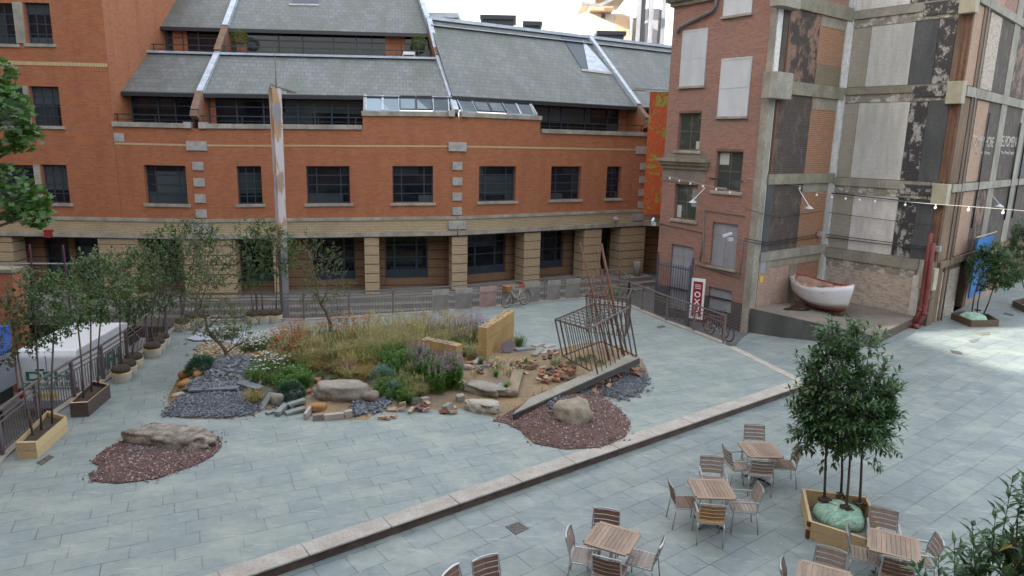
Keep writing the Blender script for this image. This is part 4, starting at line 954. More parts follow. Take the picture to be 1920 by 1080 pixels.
mb=MB();mb.tube([(-.2,0,topz+.02),(-.15,0,topz+.15),(.1,-.1,topz+.05),(.65,-.2,topz-.08)],.03,6);mb.tube([(-.22,0,topz),(.62,0,topz-.05)],.02,6);mb.box(.4,-.28,topz-.14,.72,-.1,topz-.08);mb.build('lamp_bracket',iron,pole)
mb=MB();mb.tube([(.05,0,topz),(.06,0,topz+.7),(.05,0,topz+1.5)],[.03,.014,.008],6);mb.build('finial_rod',iron,pole)
# ================================================================ VAN
vanw=plain('white_van_paint',(.72,.74,.76),.3);green=plain('green_lettering',(.02,.20,.13),.5);blk=plain('black_rubber',(.02,.02,.022),.6);redl=plain('red_lamp',(.4,.02,.02),.3);plate=plain('yellow_number_plate',(.75,.50,.03),.4);silv=plain('grey_bumper',(.25,.27,.3),.5)
fd=(Vector(Lf[5])-Vector(Lf[1]));vaz=math.degrees(math.atan2(fd.x,fd.y));zst=-1.8
rr=atY(20.6,158,700);rr=Vector((rr.x-.12,20.6,zst))
van=empty('delivery_van',rr,rad(-vaz),'white delivery van with green lettering parked below the plaza railing','van')
# local: +y forward, -x to its left; rear right corner at origin
Wv,Lv,Hv=1.95,5.3,2.15
prof=[(0,.35),(0,1.95),(.12,Hv),(3.4,Hv),(3.75,2.05),(4.55,1.25),(5.2,1.05),(5.3,.8),(5.3,.35)]
mb=MB();n=len(prof)
def ins(y,z): return .10 if z>1.9 else (.04 if z>1.2 else 0.)
L_=[(-Wv+ins(y,z),y,z) for y,z in prof];R_=[(-ins(y,z),y,z) for y,z in prof]
mb.add(L_+R_,[tuple(range(n))[::-1],tuple(range(n,2*n))]+[(i,(i+1)%n,n+(i+1)%n,n+i) for i in range(n)]);mb.build('body',vanw,van,bev=.05)
mb=MB();mb.add([(-Wv+.12,3.74,2.03),(-.12,3.74,2.03),(-.05,4.5,1.30),(-Wv+.05,4.5,1.30)],[(0,3,2,1)]);v=[(x,y+.03,z+.03) for x,y,z in mb.v];mb.v=v;mb.build('windscreen',glass,van)
mb=MB();mb.add([(.006,3.5,1.25),(.006,4.4,1.25),(-.05,3.75,1.92),(-.05,3.5,1.92)],[(0,1,2,3)]);mb.build('side_window',glass,van)
for yy in (.85,4.4):
    for xx in (-.12,-Wv+.12):
        mb=MB();mb.ring((xx,yy,.34),(1,0,0),.24,.11,24,8);w=mb.build('wheel',blk,van,smooth=True);mb=MB();mb.tube([(xx-.06,yy,.34),(xx+.1,yy,.34)],.19,14);sub(mb.build('rim',silv,van),w)
mb=MB();mb.box(-Wv+.02,-.1,.3,-.02,.02,.55);mb.build('bumper',silv,van)
mb=MB();mb.box(-Wv/2-.012,-.012,.56,-Wv/2+.012,-.002,2.0);mb.box(-.16,-.012,1.05,-.12,-.002,1.15);mb.build('door_seam',silv,van)
mb=MB();mb.box(-Wv+.1,-.02,.9,-.1,-.003,.96);mb.build('door_trim',silv,van)
for x in (-Wv+.08,-.2): mb=MB();mb.box(x,-.02,.6,x+.12,-.002,.95);mb.build('tail_lamp',redl,van)
mb=MB();mb.box(-1.35,-.022,.62,-.75,-.004,.76);mb.build('number_plate',plate,van)
mb=MB();mb.box(-1.3,-.03,1.52,-1.05,-.003,1.56);mb.build('door_handle',blk,van)
fv=Fr(rr,vaz+90);
def vtext(s,u,z,h,k=1.,side=False):
    cu=bpy.data.curves.new('t','FONT');cu.body=s;cu.size=h/.7;cu.extrude=.003;cu.offset=.01*h/.3;cu.align_x='CENTER'
    t=bpy.data.objects.new('tmp',cu);COL.objects.link(t);me=bpy.data.meshes.new_from_object(t.evaluated_get(bpy.context.evaluated_depsgraph_get()));bpy.data.objects.remove(t)
    me.materials.clear();me.materials.append(green);me.transform(Matrix.Diagonal((k,1,1,1)));me.transform(Matrix.Rotation(pi/2,4,'X'))
    if side: me.transform(Matrix.Rotation(pi/2,4,'Z'))
    o=bpy.data.objects.new('lettering',me);COL.objects.link(o);o.parent=van;o.location=(.006,u,z) if side else (u,-.012,z)
vtext('DFH',-Wv/2,1.2,.28,1.7);vtext('DRAINAGE LTD',-Wv/2,1.0,.12,1.25);vtext('DFH',1.9,.95,.55,1.1,True);vtext('DRAINAGE LTD',2.,.62,.16,1.3,True)
# blue vehicle at the left edge
bp=atY(21.5,64,668);blue=plain('bright_blue_paint',(.01,.10,.42),.35)
bv=empty('blue_truck',(-14.6,15.3,-1.8),rad(-vaz),'bright blue and grey box truck cut off by the left edge behind the trees','truck')
mb=MB();mb.box(-2.4,0,2.25,0,4.9,3.05);mb.build('box_body',blue,bv,bev=.04);mb=MB();mb.box(-2.38,.02,1.2,-.02,4.88,2.249);mb.build('lower_side',silv,bv);mb=MB();mb.box(-2.3,.1,.8,-.1,4.8,1.199);mb.build('chassis',blk,bv);mb=MB();mb.prism([(-2.2,-1.6),(-.1,-1.6),(-.1,-.1),(-2.2,-.1)],.7,2.3);mb.build('cab',blue,bv,bev=.1)
for yy in (-.8,3.8):
    for xx in (-.2,-2.1): mb=MB();mb.ring((xx,yy,.45),(1,0,0),.32,.13,22,8);mb.tube([(xx-.05,yy,.45),(xx+.05,yy,.45)],.3,12);mb.build('wheel',blk,bv)
# brick wall at the left edge with rails
q=atY(22.5,21,505);wl=empty('brick_wall',(q.x,22.5,0),0,'low orange brick wall with grey coping at the left edge','wall')
mb=MB();mb.box(-5,0,-1.9,0,.5,q.z-.12);mb.build('wall_body',bricks('orange_wall_brick',(.42,.14,.06),(.34,.1,.045),(.25,.15,.1)),wl);mb=MB();mb.box(-5.1,-.06,q.z-.12,.06,.56,q.z);mb.build('coping',conc_mossy,wl)
rl=empty('scaffold_rail',(q.x+.6,23.5,0),0,'purple and grey tubular rail standing beside the low orange brick wall','railing')
redp_=plain('dark_purple_tube',(.10,.03,.055),.5)
mb=MB()
for xx in (-.6,.55): a=xx;mb.tube([(a,0,-1.8),(a,0,q.z+.7)],.035,8)
mb.build('upright',redp_,rl);mb=MB();mb.tube([(-1.6,0,q.z+.0),(1.1,0,q.z+.05)],.03,6);mb.tube([(-1.6,-.6,q.z-1.1),(1.1,.0,q.z-.85)],.03,6);mb.build('cross_tube',silv,rl)
# red box on the yellow band
u,z=B1.hit(96,438);mb=MB();mb.box(u-.13,-.3,z-.14,u+.13,-.051,z+.16);mb.box(u-.15,-.32,z+.16,u+.15,-.052,z+.19);tag(mb.build('alarm_box',plain('dark_red_box',(.28,.03,.03),.5),None,B1),'small dark red alarm box on the yellow brick band of the office','alarm box')
# ================================================================ BICYCLES
def bicycle(loc,rz,fm,wheelm,label,saddlem,basket=None,dark=False):
    root=empty('bicycle',loc,rz,label,'bicycle');R=.33
    for x,nm in ((.0,'w'),(1.05,'w')):
        mb=MB();mb.ring((x,0,R),(0,1,0),R-.015,.017,32,6);w=mb.build('wheel',blk,root,smooth=True)
        mb=MB();mb.ring((x,0,R),(0,1,0),R-.04,.010,32,5)
        for k in range(14): t=2*pi*k/14;mb.beam((x,0,R),(x+cos(t)*(R-.04),0,R+sin(t)*(R-.04)),.003,.003,up=Vector((0,1,0)))
        mb.tube([(x,-.04,R),(x,.04,R)],.02,8);sub(mb.build('rim',wheelm,root),w)
    hd=(.80,0,.88);bb=(.42,0,.30);st=(.28,0,.78)
    mb=MB();mb.tube([(.83,0,.70),hd],.018,8);mb.tube([hd,(.85,0,.62),(.93,0,.45),(1.05,0,R)],.012,6);
    if dark: mb.tube([st,(.82,0,.78)],.014,8)
    else: mb.tube([(.82,0,.74),(.68,0,.56),(.52,0,.42),(.36,0,.44)],.014,8)
    mb.tube([(.83,0,.70),(.62,0,.44),bb],.016,8);mb.tube([bb,st],.016,8)
    for s in (-.05,.05): mb.tube([bb,(.0,s,R)],.01,6);mb.tube([(.30,0,.70),(.0,s,R)],.008,6)
    mb.build('frame',fm,root,smooth=True)
    mb=MB();mb.tube([st,(.26,0,.86)],.012,6);mb.prism([(.12,-.09),(.26,-.07),(.42,-.015),(.42,.015),(.26,.07),(.12,.09)],.86,.91);mb.build('saddle',saddlem,root,bev=.015)
    mb=MB();mb.tube([hd,(.79,0,.98)],.012,6);mb.tube([(.62,-.27,1.0),(.74,-.2,.99),(.81,0,.98),(.74,.2,.99),(.62,.27,1.0)],.011,6);mb.build('handlebar',silv if not dark else blk,root,smooth=True)
    mb=MB();mb.tube([(.42,-.05,.30),(.42,.05,.30)],.07,14);mb.beam((.42,.06,.3),(.50,.06,.15),.015,.012);mb.beam((.42,-.06,.3),(.34,-.06,.45),.015,.012);mb.box(.46,.05,.13,.56,.13,.15);mb.box(.3,-.13,.44,.4,-.05,.46);mb.build('crank',silv,root)
    mb=MB()
    for k in range(10):
        t0=rad(20+k*15);t1=rad(35+k*15);r=R+.03;mb.add([(cos(t0)*r,-.025,R+sin(t0)*r),(cos(t1)*r,-.025,R+sin(t1)*r),(cos(t1)*r,.025,R+sin(t1)*r),(cos(t0)*r,.025,R+sin(t0)*r)],[(0,1,2,3)])
    mb.build('mudguard',fm,root)
    if basket:
        mb=MB();mb.add([(.93,-.13,.72),(1.13,-.13,.72),(1.13,.13,.72),(.93,.13,.72),(.88,-.19,.97),(1.2,-.19,.97),(1.2,.19,.97),(.88,.19,.97)],[(0,3,2,1),(0,1,5,4),(1,2,6,5),(2,3,7,6),(3,0,4,7),(4,5,6,7)]);o=mb.build('basket',basket,root)
    return root
wick=stone('wicker',(.38,.19,.07),(.24,.11,.04),18,.8,.5,st=(1,1,3))
fw=G(945,578);rw=G(984,571);d=fw-rw;ang=math.atan2(d.y,d.x);bicycle(rw-Vector((0,0,0))+Vector((sin(0),-.0,0)),ang,plain('cream_bike_paint',(.52,.42,.38),.35),plain('pale_rim',(.5,.48,.45),.4),'cream step through bicycle with wicker basket and red saddle leaning on the back railing',plain('red_saddle',(.55,.03,.02),.4),wick)
r0=Vector((*Rt[2],0));r1=Vector((*Rt[3],0));d=(r1-r0).normalized();n_=Vector((-d.y,d.x,0));
if n_.y<0:n_=-n_
a=G(1362,641,-.1);b=a-d*1.05
bicycle(b+n_*.05,math.atan2(d.y,d.x),plain('black_bike_paint',(.03,.03,.035),.35),plain('dark_rim',(.12,.12,.12),.4),'black bicycle chained at the end of the right railing',blk,None,True)
bicycle(b-d*.45+n_*.35,math.atan2(d.y,d.x)-.1,plain('dark_red_bike_paint',(.2,.03,.05),.35),plain('pink_rim',(.75,.22,.25),.4),'bicycle with a bright pink rear wheel behind the right railing',blk,None,True)
# ================================================================ SIGN on post, gate
pp_=FA.W(3.25,-.8,0);zg=-.15
sg=empty('hanging_sign',(0,0,0))
fs=Fr(Vector((*G(1303,612,-.1)[:2],0))+n_*.55,118)
u0,u1,z0,z1=fs.rect(1297,1318,522,598);uc=(u0+u1)/2;w2=.27
sg.location=fs.P;tag(sg,'tall narrow dark red sign with white border and vertical lettering on a blue grey post','sign')
crim=plain('crimson_sign',(.26,.012,.035),.4);whit=plain('sign_white',(.75,.75,.73),.5);postb=plain('blue_grey_post',(.07,.08,.11),.5)
mb=MB();mb.box(uc-w2,-.03,z0,uc+w2,.03,z1);mb.build('border_panel',whit,sg,fs)
mb=MB();mb.box(uc-w2+.08,-.036,z0+.1,uc+w2-.08,-.0305,z1-.12);mb.build('red_panel',crim,sg,fs)
mb=MB()
for k in range(3): mb.box(uc-.12,-.041,z1-.27-.07*k,uc+.12,-.0365,z1-.245-.07*k)
mb.box(uc-.12,-.041,z0+.14,uc+.12,-.0365,z0+.16);mb.build('stripe',whit,sg,fs)
hh=(z1-z0)
for k,s in enumerate('OXUE'): text('lettering',s,fs,uc,-.037,z1-.46-.30-k*.315*(hh/1.75),.22,whit,sg,bold=.008)
mb=MB();mb.tube([(uc-w2-.1,.02,-.4),(uc-w2-.1,.02,z1+.5)],.05,10);mb.build('post',postb,sg,fs);mb=MB();mb.tube([(uc-w2-.1,.0,z1+.42),(uc-w2+.12,-.1,z1+.5),(uc-w2+.14,-.1,z1+.3)],.03,6);mb.build('bracket',postb,sg,fs)
gt=empty('metal_gate',FA.W(1.0,-.7,0),0,'blue grey barred metal gate in front of the boarded doorway','gate')
mb=MB()
for k in range(14): mb.box(.75+k*.13,-.72,-.3,.77+k*.13,-.70,2.1+(.2 if k in(0,13) else 0))
mb.box(.7,-.73,1.95,2.5,-.69,2.0);mb.box(.7,-.73,.0,2.5,-.69,.05)
mb.build('bars',postb,gt,FA);mb=MB()
for x in (.66,2.54): mb.box(x-.03,-.74,-.4,x+.03,-.68,2.5)
mb.build('gate_post',postb,gt,FA)
# ================================================================ BOAT
hullw=stone('chipped_white_hull',(.68,.71,.74),(.60,.62,.64),1.2,.5,.1);hullb=stone('worn_brown_hull',(.42,.30,.23),(.28,.16,.10),4,.8,.3);redp=plain('red_gunwale',(.35,.03,.03),.6);keelm=stone('rusty_keel_paint',(.24,.11,.06),(.14,.07,.045),5,.8,.3)
bowp=Vector((13.1,26.05,0));bowp.z=platz(bowp.x,bowp.y);Lb=2.65;haz=150
boat=empty('rowing_boat',bowp,rad(90-haz),'weathered white clinker rowing boat with red gunwale resting on the dark platform','boat')
# local +x towards the bow; bow at x=0, stern at -Lb ; port (+y) side hidden, starboard(-y)
S=[];NS=16;NP=9
def sec(t):
    # t 0 stern .. 1 bow
    x=-Lb*(1-t);w=.80*(sin(pi*min(1,t*.93+.10))**.62) if t<.99 else .01;w=max(w,.012)
    if t<.02:w=.03
    sheer=1.02+.22*(2*t-1)**2*1.1+.07*t;keel=.16+.42*max(0,(.45-t)/.45)**1.6+.05*max(0,(t-.9)/.1)
    return x,w,sheer,keel
rows=[]
for i in range(NS+1):
    t=i/NS;x,w,sh_,ke=sec(t);r=[]
    for j in range(NP):
        s=j/(NP-1);# keel to gunwale
        yy=w*(s**.55 if t<.85 else s**.85);zz_=ke+(sh_-ke)*(s**1.5);xo=-.32*(1-s)**1.3*max(0,(t-.6)/.4)
        r.append((x+xo,yy,zz_))
    rows.append(r)
def side(sg_,j0,j1,mat,name,off_=0.):
    mb=MB();n=j1-j0+1;vs=[(x,sg_*y,z) for r in rows for x,y,z in r[j0:j1+1]];fs=[]
    for i in range(NS):
        for j in range(n-1): f=(i*n+j,i*n+j+1,(i+1)*n+j+1,(i+1)*n+j);fs.append(f if sg_<0 else f[::-1])
    mb.add(vs,fs);o=mb.build(name,mat,boat,smooth=True);m=o.modifiers.new('s','SOLIDIFY');m.thickness=.03;return o
side(-1,3,8,hullw,'white_topside');side(1,3,8,hullb,'weathered_topside');side(-1,0,3,keelm,'bottom');side(1,0,3,keelm,'bottom')
for sg_ in (-1,1):
    mb=MB();mb.tube([(r[-1][0],sg_*r[-1][1],r[-1][2]+.01) for r in rows],.028,6);mb.build('gunwale',redp if sg_>0 else stone('flaking_red_gunwale',(.60,.58,.56),(.35,.04,.04),7,.6,.1,st=(1,1,1)),boat)
mb=MB();mb.tube([(rows[-1][-1][0]+.02,0,rows[-1][-1][2]+.10),(rows[-1][5][0]+.03,0,rows[-1][5][2]),(rows[-1][2][0]+.02,0,rows[-1][2][2]),(rows[-1][0][0],0,.2),(rows[-1][0][0]-.12,0,.04)],.03,6);mb.build('stem_post',hullb,boat)
mb=MB();mb.beam((-.45,0,.1),(-Lb*.75,0,.2),.05,.16);mb.build('keel',keelm,boat)
for t_ in (.35,.65):
    x,w,sh_,ke=sec(t_);mb=MB();mb.box(x-.1,-w*.93,sh_-.2,x+.1,w*.93,sh_-.17);mb.build('thwart',w_sleeper,boat)
mb=MB();mb.add([(r[2][0],0,.45) for r in rows[3:14:10]]+[(0,0,0)],[]);
mb=MB();mb.tube([(-.42,.05,.03),(-.36,.05,.2),(-.3,.02,.28)],[.1,.09,.02],8);mb.build('chock',w_sleeper,boat)
# ================================================================ red pipes at the corner
redpipe=stone('oxide_red_pipe',(.17,.035,.03),(.12,.028,.024),4,.6,.15)
for pts,lb in (([(1745,437),(1735,510),(1726,583),(1708,612)],'longer dark red pipe leaning on the warehouse corner by the platform'),([(1750,456),(1741,530),(1733,590),(1720,616)],'shorter dark red pipe beside the longer one at the warehouse corner')):
    q=[]
    for i,(x,y) in enumerate(pts):
        u,z=FC.hit(x,y,-.42 if i<3 else -.75);q.append(FC.W(u,-.42 if i<3 else -.75,z if i<3 else zl(15.5,25.5)+.08))
    mb=MB();mb.tube(q,[.085,.085,.085,.075],10);e=q[-1];mb.tube([e+Vector((-.05,-.05,0)),e+Vector((-.2,-.12,-.02))],.11,10);mb.tube([q[2]+Vector((0,0,.1)),q[2]+Vector((0,0,-.0))],.11,10)
    o=mb.build('red_pipe',redpipe,smooth=True);tag(o,lb,'pipe')
# ================================================================ CCTV, lamps, string lights
def lamp(fr,x0,y0,x1,y1,dep,label):
    u,z=fr.hit(x0,y0,-.05);a=fr.W(u,-.05,z);u2,z2=fr.hit(x1,y1,-dep);b=fr.W(u2,-dep,z2);root=empty('wall_lamp',a,0,label,'lamp','wall lamps on long arms')
    b=b-a;mb=MB();mb.tube([(0,0,0),b+Vector((0,0,.03))],.018,6);mb.build('arm',alu,root);mb=MB();mb.lathe(b,[(.04,.06),(.05,.04),(.17,-.05),(.175,-.065)],14);mb.build('shade',board_m,root);mb=MB();mb.lathe(b,[(.05,-.07),(.04,-.1)],8);mb.build('bulb',whit,root)
lamp(FA,1322,352,1299,377,.6,'white cone lamp on a slanting arm on the red brick face beside the lower windows');lamp(FB,1499,357,1517,388,.5,'white cone lamp on a slanting arm above the boat');lamp(FD,1853,357,1874,385,.7,'white cone lamp on the dark alley wall')
def cctv(p,d,label):
    root=empty('security_camera',p,0,label,'camera');d=Vector(d);mb=MB();mb.beam(-d*.05,d*.3,.1,.1);mb.beam(d*.3,d*.34,.12,.12);mb.build('housing',board_m,root,bev=.01);mb=MB();mb.tube([(0,0,-.02),(.05,.12,-.16)],.025,6);mb.box(-.06,.0,-.3,.12,.16,-.16);mb.build('bracket',board_m,root)
u,z=FA.hit(1234,410);cctv(FA.W(u,-.3,z),(-.3,-.8,-.3),'white security camera at the left corner of the warehouse')
u,z=FA.hit(1383,437);cctv(FA.W(u,-.45,z),(-.95,-.2,-.3),'white security camera pointing left near the concrete corner pier')
u,z=B3.hit(1147,410);mb=MB();mb.lathe((u,-.35,z),[(.02,-.15),(.12,-.1),(.16,0),(.12,.1),(.02,.14)],12);mb.tube([(u,-.35,z-.12),(u,-.1,z-.5)],.02,6);tag(mb.build('dome_lamp',padst,None,B3),'round white dome lamp on the yellow band of the office','lamp')
# string of bulbs
ends=[(1400,338),(1500,352),(1532,364),(1560,368),(1586,371),(1612,373),(1641,376),(1698,382),(1755,387),(1817,391),(1882,396),(1940,401)]
dep=[FB.W(.1,-.4,0).y-.0,28,27.2,27.2,27,26.6,26.2,25.3,24.6,24,23.4,23.0]
ws=[atY(Y,x,y-4) for (x,y),Y in zip(ends,dep)];sl=empty('string_lights',ws[0],0,'string of small white bulbs on a wire crossing in front of the warehouse','string lights')
mb=MB();mb.tube([p-ws[0] for p in ws],.006,5);mb.build('wire',padst,sl)
for p in ws[1:-1]:
    q=p-ws[0];mb=MB();mb.tube([q,q+Vector((0,0,-.07))],.02,6);o=mb.build('socket',padst,sl);mb=MB();mb.lathe(q,[(.015,-.07),(.04,-.1),(.045,-.13),(.02,-.17)],10);sub(mb.build('bulb',whit,sl,smooth=True),o)
u,z=FA.hit(1250,330);ws2=[FA.W(*a) for a in ((.4,-.3,5.75),(1.6,-.5,5.6),(2.9,-.5,5.45),(4.2,-.5,5.3))];s2=empty('string_lights',ws2[0],0,'short string of bulbs along the red brick face under the ledge','string lights')
mb=MB();mb.tube([p-ws2[0] for p in ws2],.01,5);mb.build('wire',padst,s2)
for p,q_ in zip(ws2,ws2[1:]):
    for t in (.25,.75):
        q=p.lerp(q_,t)-ws2[0];mb=MB();mb.lathe(q,[(.015,-.02),(.04,-.06),(.045,-.09),(.02,-.13)],10);mb.build('bulb',whit,s2,smooth=True)
# blue banner in alley
u0,u1,z0,z1=FD.rect(1824,1852,448,548,-.5);mb=MB();mb.box(u0,-.55,z0,u1,-.5,z1);bb=mb.build('blue_banner',plain('blue_banner_cloth',(.02,.17,.5),.6),None,FD);tag(bb,'bright blue hanging banner on the alley wall behind the planter tree','banner')
mb=MB();mb.tube([(u0-.3,-.52,z1+.12),(u1+.5,-.52,z1+.12)],.03,6);mb.build('top_pole',padst,bb)
# litter bin by arcade
p=G(1194,517);mb=MB();mb.lathe(p,[(.2,0),(.22,.5),(.2,.75),(.16,.8)],14);tag(mb.build('litter_bin',bgrey,smooth=True),'small grey litter bin by the rightmost banded arcade column','bin')
# ================================================================ TREES
def rv(r=1.): 
    while True:
        v=Vector((rnd.uniform(-1,1),rnd.uniform(-1,1),rnd.uniform(-1,1)))
        if .01<v.length<1: return v*r
def leaf(mb,p,d,up,L,w,mi=0,fold=.25):
    d=d.normalized();s=d.cross(up)
    if s.length<.05:s=d.orthogonal()
    s.normalize();n=s.cross(d)
    a=p;m=p+d*L*.45;t=p+d*L-n*L*.12
    mb.add([a,m+s*w*.5+n*w*fold,t,m-s*w*.5+n*w*fold,m],[(0,4,2,1),(0,3,2,4)],mi)
def crown(mb,blobs,n,L,w,mi=0,droop=-.2,anchor=None,yl=0.):
    tot=sum(b[1].x*b[1].y*b[1].z for b in blobs)
    for c,r in blobs:
        k=int(n*r.x*r.y*r.z/tot)
        # twig clusters
        nt=max(6,k//9)
        for _ in range(nt):
            v=rv();v=v.normalized()*(v.length**.45)
            q=c+Vector((v.x*r.x,v.y*r.y,v.z*r.z));dr=(v+Vector((0,0,.35))+rv(.5)).normalized();tl=rnd.uniform(.6,1.6)*L*2.2
            for j in range(9):
                f=j/8;pp=q+dr*tl*f+rv(L*.35)
                dd=(dr*.5+rv(1.)+Vector((0,0,droop))).normalized()
                leaf(mb,pp,dd,Vector((0,0,1)),L*rnd.uniform(.7,1.25),w*rnd.uniform(.8,1.2),1 if rnd.random()<yl else mi)
def px_blob(Y,x0,x1,y0,y1,dY=0.,asp=1.):
    a=atY(Y,(x0+x1)/2,(y0+y1)/2);w=abs(atY(Y,x1,(y0+y1)/2).x-atY(Y,x0,(y0+y1)/2).x)/2;h=abs(atY(Y,(x0+x1)/2,y0).z-atY(Y,(x0+x1)/2,y1).z)/2
    return Vector((a.x,Y+dY,a.z)),Vector((w,w*asp,h))
def make_tree(name,base,rects,label,group,n=1500,L=.075,w=.045,lm=None,bm=None,tr=.022,extra_br=7,yl=0.,cat='tree'):
    root=empty(name,base,0,label,cat,group);blobs=[]
    for r in rects: 
        c,rr=px_blob(base.y,*r[:4],dY=(r[4] if len(r)>4 else 0.));blobs.append((c-base,rr))
    mb=MB();c0,r0=blobs[0];top=c0+Vector((0,0,r0.z*.6))
    pts=[Vector((0,0,0)),Vector((c0.x*.25+rnd.uniform(-.03,.03),c0.y*.25,c0.z*.4)),Vector((c0.x*.7,c0.y*.7,c0.z-r0.z*.6)),top]
    mb.tube(pts,[tr,tr*.85,tr*.7,tr*.25],7)
    for c,r in blobs:
        for _ in range(extra_br):
            t=rnd.uniform(.1,.8);s=pts[2].lerp(pts[3],t);v=rv();v=v.normalized()*.75;e=c+Vector((v.x*r.x,v.y*r.y,abs(v.z)*r.z*.7+.0));m=s.lerp(e,.5)+rv(.06)+Vector((0,0,.05));mb.tube([s,m,e],[tr*.4,tr*.28,tr*.1],5)
    mb.build('trunk',bm or bark,root,smooth=True)
    mb=MB();crown(mb,blobs,n,L,w,0,yl=yl);mb.build('crown',[lm or leaf_h,leaf_y],root);return root
GT='young pleached trees along the railings'
T=[ # base px, rects, label
((62,818),[(-25,68,560,672)],'slender young tree in the pine trough, nearest the left edge'),
((78,808),[(25,108,515,648)],'slender young tree in the middle of the pine trough'),
((98,796),[(70,148,520,632)],'slender young tree at the far end of the pine trough'),
((157,748),[(98,186,495,608)],'slender young tree at the near end of the dark trough'),
((172,737),[(135,212,480,602)],'slender young tree in the middle of the dark trough'),
((184,726),[(160,236,495,592)],'slender young tree at the far end of the dark trough'),
((229,694),[(185,262,475,600)],'young tree in the nearest white bag of the three roped bags beyond the dark trough'),
((238,688),[(210,285,462,598)],'young tree in the middle of the three roped bags beyond the dark trough'),
((248,678),[(235,300,470,585)],'young tree in the farthest of the three roped bags beyond the dark trough'),
((286,650),[(262,325,440,580)],'young tree in the nearest bag of the second roped cluster on the left side'),
((293,643),[(290,350,425,575)],'young tree in the middle bag of the second roped cluster on the left side'),
((303,636),[(315,375,415,560)],'young tree in the farthest bag of the second roped cluster on the left side'),
((341,606),[(340,400,412,540)],'young tree in the pale bag at the back left plaza corner'),
((362,602),[(370,425,425,540)],'young tree just right of the back left plaza corner'),
((475,594),[(432,492,418,540)],'young tree in the left one of the three bags by the tall pole'),
((492,591),[(462,520,412,530)],'young tree in the middle one of the three bags by the tall pole'),
((518,588),[(495,545,428,520)],'young tree in the bag closest to the tall pole')]
for (bx,by),rc,lb in T:
    z=.25;b=G(bx,by,z);make_tree('potted_tree',b,rc,lb,GT,n=1250 if by>700 else 1400,L=.085,w=.055,lm=rnd.choice([leaf_h,leaf_h,leafmat('dull_leaf',(.045,.07,.04),(.12,.13,.06))]) if by>600 else leaf_h,tr=.025)
# troughs
def trough(p,mat,inner,label,h=.38):
    pts=[G(x,y,0) for x,y in p];c=sum(pts,Vector())/4;root=empty('planter_trough',c,0,label,'planter')
    q=[v-c for v in pts];inn=[v*.90 for v in q];mb=MB()
    for i in range(4):
        j=(i+1)%4
        mb.add([q[i],q[j],q[j]+Vector((0,0,h*.49)),q[i]+Vector((0,0,h*.49))],[(0,1,2,3)]);z=Vector((0,0,h*.51));zz=Vector((0,0,h))
        mb.add([q[i]+z,q[j]+z,q[j]+zz,q[i]+zz],[(0,1,2,3)]);mb.add([inn[i],inn[j],inn[j]+zz,inn[i]+zz],[(3,2,1,0)],0);mb.add([q[i]+zz,q[j]+zz,inn[j]+zz,inn[i]+zz],[(0,1,2,3)],1)
        mb.add([q[i]*.99,q[j]*.99,q[j]*.99+zz*.98,q[i]*.99+zz*.98],[(0,1,2,3)])
    mb.build('box',[mat,inner],root)
    mb=MB();mb.prism([tuple(v[:2]) for v in inn],.02,h-.1);mb.build('soil',soil,root);return root
trough([(33,861),(71,860),(128,808),(92,797)],w_pine,w_pine,'long pale pine trough at the left edge holding three young trees')
trough([(133,783),(167,781),(208,745),(178,738)],w_dark,w_pine,'long dark brown trough holding three young trees')
bagm=stone('off_white_pot_bag',(.50,.46,.40),(.38,.34,.29),5,.85,.3);rope=plain('yellow_rope',(.55,.38,.06),.7)
def bag(px,label,r=.26,h=.30,rp=True,tilt=0.):
    b=G(*px);root=empty('root_bag',b,0,label,'plant pot','bagged root balls')
    mb=MB();mb.lathe((0,0,0),[(r*.85,0),(r*.97,h*.3),(r,h*.8),(r*1.02,h),(r*.92,h)],16,cap=False);mb.build('bag',bagm,root,smooth=True)
    mb=MB();mb.lathe((0,0,0),[(r*.93,h*.97),(r*.96,h+.10),(r*.7,h+.17),(.02,h+.2)],14);mb.build('soil',soil,root)
    if rp: mb=MB();mb.ring((0,0,h*.98),(.12,.05,1),r*1.02,.012,20,5);mb.build('rope',rope,root)
for px,lb in (((229,715),'nearest white bag of the roped trio beyond the dark trough'),((240,704),'middle white bag of the roped trio beyond the dark trough'),((252,690),'farthest white bag of the roped trio beyond the dark trough'),((287,669),'nearest white bag of the second roped trio on the left'),((295,660),'middle white bag of the second roped trio on the left'),((304,650),'farthest white bag of the second roped trio on the left'),((343,620),'pale bag standing in the back left corner of the plaza'),((360,610),'small bag half hidden behind the corner bag'),((381,608),'yellow roped bag right of the corner bags'),((475,606),'leftmost bag of the three by the tall pole'),((496,605),'middle bag of the three by the tall pole'),((517,604),'rightmost bag of the three, touching the tall pole')):
    bag(px,lb)
# gnarled garden trees
def gnarl(name,pxs,Y,rs,branches,rects,label,n,L=.06,w=.035):
    base=atY(Y,*pxs[0]);root=empty(name,base,0,label,'tree');mb=MB();P=[atY(Y,*p)-base for p in pxs];mb.tube(P,rs,8)
    for br,r0 in branches: Q=[atY(Y,*p)-base+Vector((0,rnd.uniform(-.15,.15) if i else 0,0)) for i,p in enumerate(br)];mb.tube(Q,[r0*(1-.75*i/(len(Q)-1)) for i in range(len(Q))],6)
    bl=[]
    for r in rects: c,rr=px_blob(Y,*r[:4],dY=r[4] if len(r)>4 else 0);bl.append((c-base,rr))
    for c,r in bl:
        for _ in range(6):
            v=rv().normalized()*.8;e=c+Vector((v.x*r.x,v.y*r.y,v.z*r.z));s=c+rv(.1);mb.tube([s,s.lerp(e,.5)+rv(.05),e],[.012,.009,.003],4)
    mb.build('trunk',bark,root,smooth=True);mb=MB();crown(mb,bl,n,L,w);mb.build('crown',leaf_g,root);return root
gb=G(426,684,.3)
